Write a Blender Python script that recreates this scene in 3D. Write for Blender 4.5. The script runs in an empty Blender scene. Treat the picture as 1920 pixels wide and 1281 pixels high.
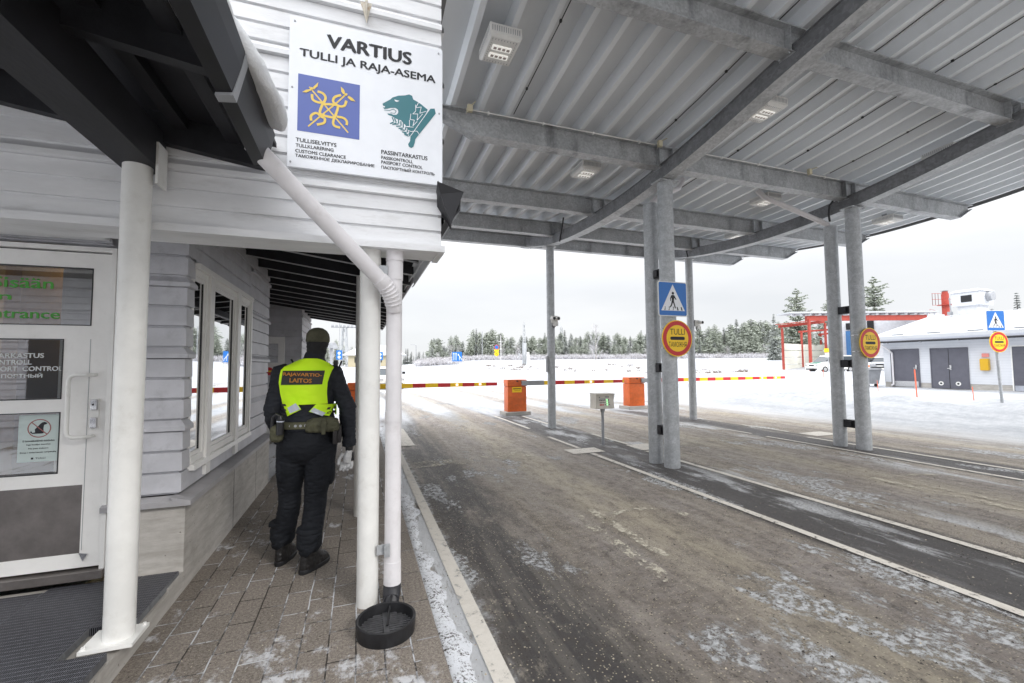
import bpy, bmesh, math, random
from mathutils import Vector, Matrix, noise
from math import sin, cos, pi, radians, sqrt, exp
SC = bpy.context.scene
COL = SC.collection
random.seed(7)

# ---------------------------------------------------------------- camera
H = 1.55
YAW, PITCH, ROLL = 0.336, 0.0551, -0.0077
cd = bpy.data.cameras.new('camera'); cam = bpy.data.objects.new('camera', cd); COL.objects.link(cam)
fw = Vector((sin(YAW)*cos(PITCH), cos(YAW)*cos(PITCH), sin(PITCH)))
rt = Vector((cos(YAW), -sin(YAW), 0)); up = rt.cross(fw)
r2 = rt*cos(ROLL)+up*sin(ROLL); u2 = -rt*sin(ROLL)+up*cos(ROLL)
M = Matrix((r2, u2, -fw)).transposed().to_4x4(); M.translation = (0, 0, H)
cam.matrix_world = M
cd.sensor_width = 36; cd.lens = 820.08/1920*36; cd.clip_start = 0.05; cd.clip_end = 3000
SC.camera = cam

# ---------------------------------------------------------------- sky + sun (overcast)
W = bpy.data.worlds.new("World"); SC.world = W; W.use_nodes = True
nt = W.node_tree; nt.nodes.clear()
out = nt.nodes.new('ShaderNodeOutputWorld'); bg = nt.nodes.new('ShaderNodeBackground')
sky = nt.nodes.new('ShaderNodeTexSky'); sky.sky_type = 'NISHITA'; sky.sun_disc = False
SUN_EL, SUN_AZ = radians(32), radians(150)
sky.sun_elevation = SUN_EL; sky.sun_rotation = SUN_AZ
tc = nt.nodes.new('ShaderNodeTexCoord'); mp = nt.nodes.new('ShaderNodeMapping'); mp.inputs['Scale'].default_value = (1.2, 1.2, 5.0)
nz = nt.nodes.new('ShaderNodeTexNoise'); nz.inputs['Scale'].default_value = 1.6; nz.inputs['Detail'].default_value = 5
rp = nt.nodes.new('ShaderNodeValToRGB')
rp.color_ramp.elements[0].position = .32; rp.color_ramp.elements[0].color = (.70, .715, .74, 1)
rp.color_ramp.elements[1].position = .68; rp.color_ramp.elements[1].color = (.81, .815, .825, 1)
sc = nt.nodes.new('ShaderNodeMix'); sc.data_type = 'RGBA'; sc.blend_type = 'MULTIPLY'; sc.inputs[0].default_value = 1
sc.inputs[7].default_value = (.1, .1, .1, 1)
mx = nt.nodes.new('ShaderNodeMix'); mx.data_type = 'RGBA'; mx.inputs[0].default_value = .94
L = nt.links.new
L(tc.outputs['Generated'], mp.inputs[0]); L(mp.outputs[0], nz.inputs['Vector']); L(nz.outputs[0], rp.inputs[0])
sp_ = nt.nodes.new('ShaderNodeSeparateXYZ'); L(tc.outputs['Generated'], sp_.inputs[0])     # an overcast sky is brighter overhead
ma = nt.nodes.new('ShaderNodeMath'); ma.operation = 'MULTIPLY_ADD'; ma.use_clamp = False; ma.inputs[1].default_value = 2.55; ma.inputs[2].default_value = .76
mr = nt.nodes.new('ShaderNodeMapRange'); mr.interpolation_type = 'SMOOTHSTEP'; mr.inputs[1].default_value = .12; mr.inputs[2].default_value = .85; L(sp_.outputs[2], mr.inputs[0]); L(mr.outputs[0], ma.inputs[0])
vm = nt.nodes.new('ShaderNodeVectorMath'); vm.operation = 'SCALE'; L(rp.outputs[0], vm.inputs[0]); L(ma.outputs[0], vm.inputs['Scale'])
L(sky.outputs[0], sc.inputs[6]); L(sc.outputs[2], mx.inputs[6]); L(vm.outputs[0], mx.inputs[7])
L(mx.outputs[2], bg.inputs[0]); bg.inputs[1].default_value = 1.0; L(bg.outputs[0], out.inputs[0])
sd = bpy.data.lights.new('sun', 'SUN'); sd.energy = .9; sd.angle = radians(12); sd.color = (1, .97, .93)
so = bpy.data.objects.new('sun', sd); COL.objects.link(so)
sv = Vector((sin(SUN_AZ)*cos(SUN_EL), cos(SUN_AZ)*cos(SUN_EL), sin(SUN_EL)))
so.rotation_euler = sv.to_track_quat('Z', 'Y').to_euler()
SC.view_settings.view_transform = 'Standard'; SC.view_settings.look = 'None'; SC.view_settings.gamma = 1
SC.view_settings.exposure = 0.72
SC.render.engine = 'CYCLES'
SC.cycles.max_bounces = 8; SC.cycles.diffuse_bounces = 6; SC.cycles.glossy_bounces = 4
SC.cycles.transparent_max_bounces = 12; SC.cycles.transmission_bounces = 4
SC.cycles.caustics_reflective = False; SC.cycles.caustics_refractive = False

# ---------------------------------------------------------------- helpers
def V(*a): return Vector(a if len(a) > 1 else a[0])
class MB:
    def __init__(s): s.v = []; s.f = []; s.m = []; s.cm = 0
    def add(s, vs, fs, mi=None):
        b = len(s.v); s.v += [Vector(x) for x in vs]; s.f += [tuple(b+i for i in f) for f in fs]
        s.m += [s.cm if mi is None else mi]*len(fs); return s
    def box(s, x0, x1, y0, y1, z0, z1, mi=None):
        return s.add([(x0,y0,z0),(x1,y0,z0),(x1,y1,z0),(x0,y1,z0),(x0,y0,z1),(x1,y0,z1),(x1,y1,z1),(x0,y1,z1)],
              [(0,3,2,1),(4,5,6,7),(0,1,5,4),(1,2,6,5),(2,3,7,6),(3,0,4,7)], mi)
    def bbox(s, x0, x1, y0, y1, z0, z1, b=.01, mi=None):      # bevelled box
        bm = bmesh.new(); bmesh.ops.create_cube(bm, size=1)
        for v in bm.verts: v.co = Vector(((x0+x1)/2+v.co.x*(x1-x0), (y0+y1)/2+v.co.y*(y1-y0), (z0+z1)/2+v.co.z*(z1-z0)))
        bmesh.ops.bevel(bm, geom=bm.edges[:], offset=b, segments=2, affect='EDGES', profile=.7)
        return s.bm(bm, mi)
    def bm(s, bm, mi=None):
        bm.verts.ensure_lookup_table(); bm.verts.index_update()
        s.add([v.co.copy() for v in bm.verts], [tuple(v.index for v in f.verts) for f in bm.faces], mi); bm.free(); return s
    def hexa(s, p, mi=None):    # 8 points: bottom 4, top 4
        return s.add(p, [(0,3,2,1),(4,5,6,7),(0,1,5,4),(1,2,6,5),(2,3,7,6),(3,0,4,7)], mi)
    def prism(s, pts, off, mi=None):
        n = len(pts); off = Vector(off); a = [Vector(p) for p in pts]
        return s.add(a+[p+off for p in a], [tuple(range(n))[::-1], tuple(range(n, 2*n))]+[(i, (i+1) % n, n+(i+1) % n, n+i) for i in range(n)], mi)
    def tube(s, pts, rad, n=12, caps=True, mi=None, sx=1, sy=1, upv=None):
        pts = [Vector(p) for p in pts]; k = len(pts)
        rs = rad if isinstance(rad, (list, tuple)) else [rad]*k
        t0 = (pts[1]-pts[0]).normalized(); ref = Vector(upv) if upv else (Vector((0,0,1)) if abs(t0.z) < .9 else Vector((1,0,0)))
        a = t0.cross(ref).normalized(); vs = []; fs = []
        for i, p in enumerate(pts):
            t = ((pts[min(i+1,k-1)]-p).normalized()+(p-pts[max(i-1,0)]).normalized())
            t = t.normalized() if t.length > 1e-6 else t0
            a = (a-t*a.dot(t)).normalized(); b = t.cross(a)
            for j in range(n):
                w = 2*pi*j/n; vs.append(p+(a*cos(w)*sx+b*sin(w)*sy)*rs[i])
        for i in range(k-1):
            for j in range(n): fs.append((i*n+j, i*n+(j+1) % n, (i+1)*n+(j+1) % n, (i+1)*n+j))
        if caps: fs += [tuple(range(n))[::-1], tuple(range((k-1)*n, k*n))]
        return s.add(vs, fs, mi)
    def cyl(s, x, y, z0, z1, r, n=24, r1=None, mi=None): return s.tube([(x,y,z0),(x,y,z1)], [r, r if r1 is None else r1], n, mi=mi)
    def disc(s, c, u, v, ru, rv=None, n=32, off=None, mi=None):
        rv = rv or ru; c = Vector(c); u = Vector(u); v = Vector(v)
        pts = [c+u*cos(2*pi*i/n)*ru+v*sin(2*pi*i/n)*rv for i in range(n)]
        return s.prism(pts, off, mi) if off is not None else s.add(pts, [tuple(range(n))], mi)
    def rings(s, rs, caps=True, mi=None):     # list of equal-length rings of points
        n = len(rs[0]); vs = [p for r in rs for p in r]; fs = []
        for i in range(len(rs)-1):
            for j in range(n): fs.append((i*n+j, i*n+(j+1) % n, (i+1)*n+(j+1) % n, (i+1)*n+j))
        if caps: fs += [tuple(range(n))[::-1], tuple(range((len(rs)-1)*n, len(rs)*n))]
        return s.add(vs, fs, mi)
    def build(s, name, mat, parent=None, smooth=False, local=False, ang=35):
        vs = s.v
        if parent is not None and not local:
            o = rootloc(parent); vs = [v-o for v in vs]
        me = bpy.data.meshes.new(name); me.from_pydata([tuple(v) for v in vs], [], s.f)
        mats = mat if isinstance(mat, (list, tuple)) else [mat]
        for m in mats: me.materials.append(m)
        for i, p in enumerate(me.polygons): p.material_index = s.m[i]
        bm = bmesh.new(); bm.from_mesh(me); bmesh.ops.recalc_face_normals(bm, faces=bm.faces[:]); bm.to_mesh(me); bm.free()
        if smooth:
            for p in me.polygons: p.use_smooth = True
            if ang < 180: me.set_sharp_from_angle(angle=radians(ang))
        me.update()
        ob = bpy.data.objects.new(name, me); COL.objects.link(ob)
        if parent is not None: ob.parent = parent
        return ob
def rootloc(o):
    l = Vector(o.location)
    while o.parent is not None:
        o = o.parent; l += Vector(o.location)
    return l
def tag(o, label=None, cat=None, group=None, kind=None):
    if label: o['label'] = label
    if cat: o['category'] = cat
    if group: o['group'] = group
    if kind: o['kind'] = kind
    return o
def thing(name, label, cat, loc=(0,0,0), rz=0, group=None):
    o = bpy.data.objects.new(name, None); COL.objects.link(o); o.location = loc; o.rotation_euler = (0,0,rz)
    o.empty_display_size = .2
    return tag(o, label, cat, group)
def kids(o): return [c for c in bpy.data.objects if c.parent == o]
def dup(root, loc, rz=0, label=None, scale=None):
    ks = KC.get(root.name)
    if ks is None: ks = KC[root.name] = [(c, kids(c)) for c in kids(root)]
    r = root.copy(); COL.objects.link(r); r.location = loc; r.rotation_euler = (0,0,rz)
    if scale: r.scale = scale
    if label: r['label'] = label
    for ch, gs in ks:
        c = ch.copy(); COL.objects.link(c); c.parent = r
        for g in gs:
            d = g.copy(); COL.objects.link(d); d.parent = c
    return r
KC = {}
FONT_TMP = []
def text2d(body, w=None, h=None, bold=0.0, res=3, condense=1):
    """flat text as 2-D vertices and faces fitted in a w x h box with its lower left corner at 0,0"""
    c = bpy.data.curves.new('lettering', 'FONT'); c.body = body; c.offset = bold; c.resolution_u = res; c.size = 1
    o = bpy.data.objects.new('lettering', c); COL.objects.link(o); bpy.context.view_layer.update()
    me = bpy.data.meshes.new_from_object(o.evaluated_get(bpy.context.evaluated_depsgraph_get()))
    vs = [v.co.copy() for v in me.vertices]; fs = [tuple(p.vertices) for p in me.polygons]
    bpy.data.objects.remove(o); bpy.data.curves.remove(c); bpy.data.meshes.remove(me)
    x0 = min(v.x for v in vs); x1 = max(v.x for v in vs); y0 = min(v.y for v in vs); y1 = max(v.y for v in vs)
    if h is None: h = (y1-y0)*w/(x1-x0)
    if w is None: w = (x1-x0)*h/(y1-y0)*condense
    return [((v.x-x0)*w/(x1-x0), (v.y-y0)*h/(y1-y0)) for v in vs], fs, w, h
def put_text(mb, body, o, u, v, w=None, h=None, bold=.012, center=False, lift=0, mi=None, condense=1):
    """text on the plane through o with unit axes u (right) and v (up)"""
    vs, fs, w, h = text2d(body, w, h, 0, condense=condense); o = Vector(o); u = Vector(u); v = Vector(v); n = u.cross(v)
    if center: o = o-u*(w/2)-v*(h/2)
    k = bold*h*.9; reps = ((0, 0),) if k == 0 else ((-k, 0), (k, k*.6), (0, -k*.6))
    for i_, (a, b) in enumerate(reps): mb.add([o+u*(x+a)+v*(y+b)+n*(lift+.00012*i_) for x, y in vs], fs, mi)
    return w
def stroke(pts, wd):    # 2-D polyline -> list of quads
    out_ = []
    for (a, b), (c, d) in zip(pts[:-1], pts[1:]):
        dx, dy = c-a, d-b; l = sqrt(dx*dx+dy*dy) or 1; ex, ey = dx/l*wd*.3, dy/l*wd*.3; nx, ny = -dy/l*wd/2, dx/l*wd/2
        out_.append([(a-ex+nx, b-ey+ny), (a-ex-nx, b-ey-ny), (c+ex-nx, d+ey-ny), (c+ex+nx, d+ey+ny)])
    return out_
def ribbon(p, w):     # continuous mitred strip along a 2-D polyline
    L_, R_ = [], []
    for i, (x, y) in enumerate(p):
        a = p[max(i-1, 0)]; b = p[min(i+1, len(p)-1)]; dx, dy = b[0]-a[0], b[1]-a[1]; l = sqrt(dx*dx+dy*dy) or 1
        L_.append((x-dy/l*w/2, y+dx/l*w/2)); R_.append((x+dy/l*w/2, y-dx/l*w/2))
    return [[L_[i], R_[i], R_[i+1], L_[i+1]] for i in range(len(p)-1)]
def sstep(a, b, x):
    t = min(1, max(0, (x-a)/(b-a))); return t*t*(3-2*t)
def nse(x, y, z=0, s=1): return noise.noise(Vector((x*s, y*s, z*s)))

# ---------------------------------------------------------------- materials
class NT:
    def __init__(s, name):
        s.mat = bpy.data.materials.new(name); s.mat.use_nodes = True; s.t = s.mat.node_tree
        s.b = s.t.nodes['Principled BSDF']; s.out = s.t.nodes['Material Output']
    def n(s, ty, **kw):
        nd = s.t.nodes.new(ty)
        for k, v in kw.items(): setattr(nd, k, v)
        return nd
    def l(s, a, b): s.t.links.new(a, b)
    def sock(s, x, inp):
        if isinstance(x, (int, float)): inp.default_value = x
        elif isinstance(x, tuple): inp.default_value = x if len(inp.default_value) == len(x) else tuple(x)+(1,)
        else: s.l(x, inp)
    def math(s, op, a, b=0, c=0, clamp=False):
        nd = s.n('ShaderNodeMath', operation=op); nd.use_clamp = clamp
        s.sock(a, nd.inputs[0]); s.sock(b, nd.inputs[1]); s.sock(c, nd.inputs[2]); return nd.outputs[0]
    def mix(s, f, a, b, bt='MIX'):
        nd = s.n('ShaderNodeMix', data_type='RGBA', blend_type=bt); s.sock(f, nd.inputs[0]); s.sock(a, nd.inputs[6]); s.sock(b, nd.inputs[7]); return nd.outputs[2]
    def ss(s, a, b, x):
        nd = s.n('ShaderNodeMapRange', interpolation_type='SMOOTHSTEP'); s.sock(x, nd.inputs[0]); nd.inputs[1].default_value = a; nd.inputs[2].default_value = b; return nd.outputs[0]
    def pos(s): return s.n('ShaderNodeNewGeometry').outputs['Position']
    def obj(s): return s.n('ShaderNodeTexCoord').outputs['Object']
    def sep(s, v):
        nd = s.n('ShaderNodeSeparateXYZ'); s.l(v, nd.inputs[0]); return nd.outputs
    def comb(s, x, y, z=0):
        nd = s.n('ShaderNodeCombineXYZ'); s.sock(x, nd.inputs[0]); s.sock(y, nd.inputs[1]); s.sock(z, nd.inputs[2]); return nd.outputs[0]
    def map(s, v, sc=(1,1,1), lo=(0,0,0), rot=(0,0,0)):
        nd = s.n('ShaderNodeMapping'); s.l(v, nd.inputs[0]); nd.inputs['Scale'].default_value = sc; nd.inputs['Location'].default_value = lo; nd.inputs['Rotation'].default_value = rot; return nd.outputs[0]
    def noise(s, v, sc, det=4, rough=.55, dist=0):
        nd = s.n('ShaderNodeTexNoise'); s.l(v, nd.inputs['Vector']); nd.inputs['Scale'].default_value = sc; nd.inputs['Detail'].default_value = det
        nd.inputs['Roughness'].default_value = rough; nd.inputs['Distortion'].default_value = dist; return nd.outputs[0]
    def voro(s, v, sc, feat='F1', out_='Distance'):
        nd = s.n('ShaderNodeTexVoronoi', feature=feat); s.l(v, nd.inputs['Vector']); nd.inputs['Scale'].default_value = sc; return nd.outputs[out_]
    def bump(s, h, dist=.01, st=.5, nrm=None):
        nd = s.n('ShaderNodeBump'); s.l(h, nd.inputs['Height']); nd.inputs['Distance'].default_value = dist; nd.inputs['Strength'].default_value = st
        if nrm is not None: s.l(nrm, nd.inputs['Normal'])
        s.l(nd.outputs[0], s.b.inputs['Normal']); return nd.outputs[0]
    def set(s, col=None, rough=None, metal=None, spec=None):
        if col is not None: s.sock(col, s.b.inputs['Base Color'])
        if rough is not None: s.sock(rough, s.b.inputs['Roughness'])
        if metal is not None: s.sock(metal, s.b.inputs['Metallic'])
        if spec is not None: s.sock(spec, s.b.inputs['Specular IOR Level'])
        return s
def paint(name, c, rough=.5, var=.08, sc=3.0, metal=0, bump=.0, bsc=60, dirt=None, spec=.4, stretch=(1,1,1)):
    """surface with slight colour wear; dirt = (colour, amount)"""
    t = NT(name); o = t.map(t.obj(), stretch); n1 = t.noise(o, sc, 6, .65)
    dk = tuple(x*(1-var*2) for x in c); lt = tuple(min(1, x*(1+var)) for x in c)
    col = t.mix(t.ss(.3, .7, n1), dk+(1,), lt+(1,))
    if dirt:
        n2 = t.noise(o, sc*2.3, 8, .7); col = t.mix(t.math('MULTIPLY', t.ss(.52, .72, n2), dirt[1]), col, tuple(dirt[0])+(1,))
    t.set(col, t.math('ADD', t.math('MULTIPLY', n1, .15), rough-.07), metal, spec)
    if bump: t.bump(t.noise(o, bsc, 3, .6), bump, .6)
    return t.mat
def plain(name, c, rough=.5, metal=0, emit=None, es=1):
    t = NT(name); n1 = t.noise(t.obj(), 9, 3)
    t.set(t.mix(n1, tuple(x*.93 for x in c)+(1,), tuple(min(1, x*1.05) for x in c)+(1,)), rough, metal)
    if emit: t.b.inputs['Emission Color'].default_value = tuple(emit)+(1,); t.b.inputs['Emission Strength'].default_value = es
    return t.mat
def galv(name, base=(.43,.445,.46), dark=(.24,.25,.265), sc=9, spangle=55, dirt=.35):
    t = NT(name); o = t.obj(); n1 = t.noise(o, sc, 6, .7); v = t.voro(o, spangle, out_='Color'); vs = t.sep(v)[0]
    n2 = t.noise(t.map(o, (1,1,.25)), 3, 5, .6)
    col = t.mix(t.ss(.35, .65, n1), base+(1,), tuple(x*1.3 for x in base)+(1,))
    col = t.mix(t.math('MULTIPLY', vs, .35), col, dark+(1,))
    col = t.mix(t.math('MULTIPLY', t.ss(.52, .75, n2), dirt), col, tuple(x*.8 for x in dark)+(1,))
    t.set(col, t.math('ADD', t.math('MULTIPLY', n1, .25), .42), .45, .4); t.bump(n1, .003, .4)
    return t.mat
M_ = {}
M_['galv'] = galv('galvanised steel')
M_['galv_dark'] = galv('darker galvanised steel', (.22,.225,.235), (.09,.09,.098), 5, 30, .5)
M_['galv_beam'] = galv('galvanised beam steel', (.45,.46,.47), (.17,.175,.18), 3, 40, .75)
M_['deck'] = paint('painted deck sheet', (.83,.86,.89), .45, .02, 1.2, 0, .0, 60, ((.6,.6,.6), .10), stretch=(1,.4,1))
M_['deck_pan_shade'] = paint('deck pans with painted shade', (.70,.725,.75), .45, .02, 1.2, 0, .0, 60, ((.5,.5,.5), .10), stretch=(1,.4,1))  # pans toned darker than ribs, painting in the light caught by the webs
M_['fascia'] = paint('roof edge sheet', (.17,.17,.172), .5)
M_['gable'] = paint('white painted boards', (.78,.785,.80), .5, .05, 3, 0, .0015, 45, ((.45,.44,.42), .3), stretch=(.5,1,2))
M_['clad'] = paint('grey painted boards', (.52,.52,.55), .5, .07, 3, 0, .0015, 40, ((.25,.25,.26), .35))
M_['white'] = paint('white enamel', (.78,.775,.75), .35, .04, 4, 0, 0, 60, ((.5,.47,.42), .25))
M_['whitepipe'] = paint('white drainpipe', (.74,.72,.735), .4, .04, 4, 0, 0, 60, ((.45,.42,.4), .25))
M_['frame'] = paint('white window frame', (.80,.79,.77), .35, .02, 6, 0, 0, 60, ((.55,.52,.48), .15))
M_['darkwood'] = paint('dark brown wood', (.020,.020,.024), .55, .2, 8, 0, .002, 50, stretch=(1,.3,1))
M_['raft_edge'] = paint('pale rafter edge', (.42,.42,.43), .5)
M_['darkmetal'] = paint('dark sheet metal', (.017,.017,.021), .45, .15, 4)
M_['sign'] = plain('white sign enamel', (.80,.82,.86), .3)
M_['ink'] = plain('black lettering', (.010,.010,.014), .6)
M_['blue'] = plain('sign blue', (.09,.13,.40), .35)
M_['gold'] = plain('sign gold', (.78,.55,.10), .35)
M_['teal'] = plain('sign teal', (.035,.17,.20), .35)
M_['rblue'] = plain('road sign blue', (.02,.16,.52), .3)
M_['red'] = paint('signal red', (.60,.03,.035), .35, .06)
M_['yellow'] = plain('signal yellow', (.95,.60,.01), .4)
M_['orange'] = paint('orange cabinet paint', (.72,.145,.03), .38, .1, 3, 0, 0, 60, ((.3,.12,.06), .4))
M_['black'] = plain('black plastic', (.012,.012,.014), .4)
M_['rubber'] = paint('black iron', (.016,.016,.018), .5, .2, 12, 0, .003, 40)
M_['grey'] = paint('grey painted steel', (.34,.35,.37), .45)
M_['beige'] = paint('beige control box', (.66,.62,.55), .45)
M_['lens'] = plain('lamp lens', (.85,.85,.82), .3, emit=(1,.97,.9), es=.25)
M_['redlamp'] = plain('lit warning lamp', (.9,.6,.5), .3, emit=(1,.6,.45), es=1.3)
M_['green_led'] = plain('green led', (.3,.8,.3), .3, emit=(.3,1,.35), es=1.2)
M_['greengl'] = plain('green lettering', (.05,.30,.03), .4)
M_['steel'] = plain('brushed steel', (.55,.55,.56), .25, .9)
M_['brownsteel'] = paint('scuffed kick plate', (.22,.20,.19), .35, .12, 5, .6)
M_['doorgrey'] = paint('grey door paint', (.115,.115,.14), .45, .05)
M_['housewall'] = None
M_['snow'] = None
M_['roofred'] = paint('red painted steel', (.42,.065,.045), .5)
M_['tarp'] = plain('pale fence panel', (.86,.85,.74), .5)
M_['yard'] = paint('white yard wall', (.66,.67,.70), .5, .05)

def snow_mat(name, bump=.04):
    t = NT(name); p = t.pos(); n = t.noise(p, .7, 8, .6); n2 = t.noise(p, 25, 4, .7)
    t.set(t.mix(n, (.44,.455,.48,1), (.55,.56,.575,1)), .75, 0, .2)
    t.b.inputs['Subsurface Weight'].default_value = 0
    t.bump(t.math('ADD', n, t.math('MULTIPLY', n2, .15)), bump, .8); return t.mat
M_['snow'] = snow_mat('fresh snow')
t = NT('clean snow'); n_a = t.noise(t.obj(), 8, 8, .7); t.set(t.mix(n_a, (.78,.80,.83,1), (.90,.91,.92,1)), .8, 0, .2); t.bump(n_a, .03, .9); M_['clean_snow'] = t.mat
def glass_mat(name, refl=.5, tint=(.9,.93,.92), base=.04, fk=1.3):
    t = NT(name); t.t.nodes.remove(t.b)
    gl = t.n('ShaderNodeBsdfGlossy'); gl.inputs['Roughness'].default_value = .015; gl.inputs['Color'].default_value = (.95,.96,.97,1)
    tr = t.n('ShaderNodeBsdfTransparent'); tr.inputs['Color'].default_value = tint+(1,)
    ms = t.n('ShaderNodeMixShader'); fr = t.n('ShaderNodeFresnel'); fr.inputs[0].default_value = 1.6
    f = t.math('ADD', t.math('MULTIPLY', fr.outputs[0], fk), refl, clamp=True)
    t.l(f, ms.inputs[0]); t.l(tr.outputs[0], ms.inputs[1]); t.l(gl.outputs[0], ms.inputs[2]); t.l(ms.outputs[0], t.out.inputs[0])
    return t.mat
M_['mirror_glass'] = glass_mat('coated window glass', .5, (.35,.37,.38))
M_['door_glass'] = glass_mat('door glass', .16, (.72,.71,.66))
M_['car_glass'] = plain('dark car glass', (.03,.04,.05), .08)
# ================================================================ GROUND
def ground_z(x, y):
    d = x*sin(YAW)+y*cos(YAW)
    far = 3.2*sstep(45, 125, d)*(.55+.45*sstep(-5, 25, x-.15*y+10)) + .1*sstep(28, 45, d)
    hgt = far
    # bank along the outer lane on the right
    w = sstep(12.3, 15.2, x)*(1-sstep(30, 45, y))
    hgt += w*.15
    ex = exp(-((x-15.9-.4*sin(y*.35))/1.35)**2)*(1-sstep(22, 34, y))
    hgt += ex*(.30+.26*nse(x, y, 1, .5)+.16*nse(x, y, 3, 1.5)+.08*abs(nse(x, y, 5, 3.1)))
    hgt += .10*sstep(12.6, 13.6, x)*(1-sstep(24, 30, x))*(1-sstep(20, 34, y))*(abs(nse(x, y, 7, .9))+.5*abs(nse(x, y, 8, 2.3)))
    # bank between lanes and field beyond the barriers
    k = sstep(34, 40, d+6*nse(x, y, 5, .05))*(1-sstep(46, 60, d)); hgt += k*(.35+.3*nse(x, y, 2, .22))*sstep(3, 9, x-.12*y+4)
    if x > 12 or y > 40 or x < -3: hgt += .05*nse(x, y, 9, .8)*min(1, max(0, max(x-12, y-40, -3-x))/2)
    return hgt
def axis(a, b, fine0, fine1, df, growth):
    xs = []; x = fine0
    while x < fine1: xs.append(x); x += df
    s = df
    while x < b: xs.append(x); s *= growth; x += s
    xs.append(b); x = fine0; s = df
    while x > a: s *= growth; x -= s; xs.append(max(x, a))
    return sorted(set(xs))
xs = axis(-900, 1100, -4, 24, .22, 1.07); ys = axis(-60, 1600, 0, 26, .25, 1.05)
g = MB(); nx = len(xs)
g.v = [Vector((x, y, ground_z(x, y)-.02)) for y in ys for x in xs]
g.f = [(j*nx+i, j*nx+i+1, (j+1)*nx+i+1, (j+1)*nx+i) for j in range(len(ys)-1) for i in range(nx-1)]
g.m = [0]*len(g.f)

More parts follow.
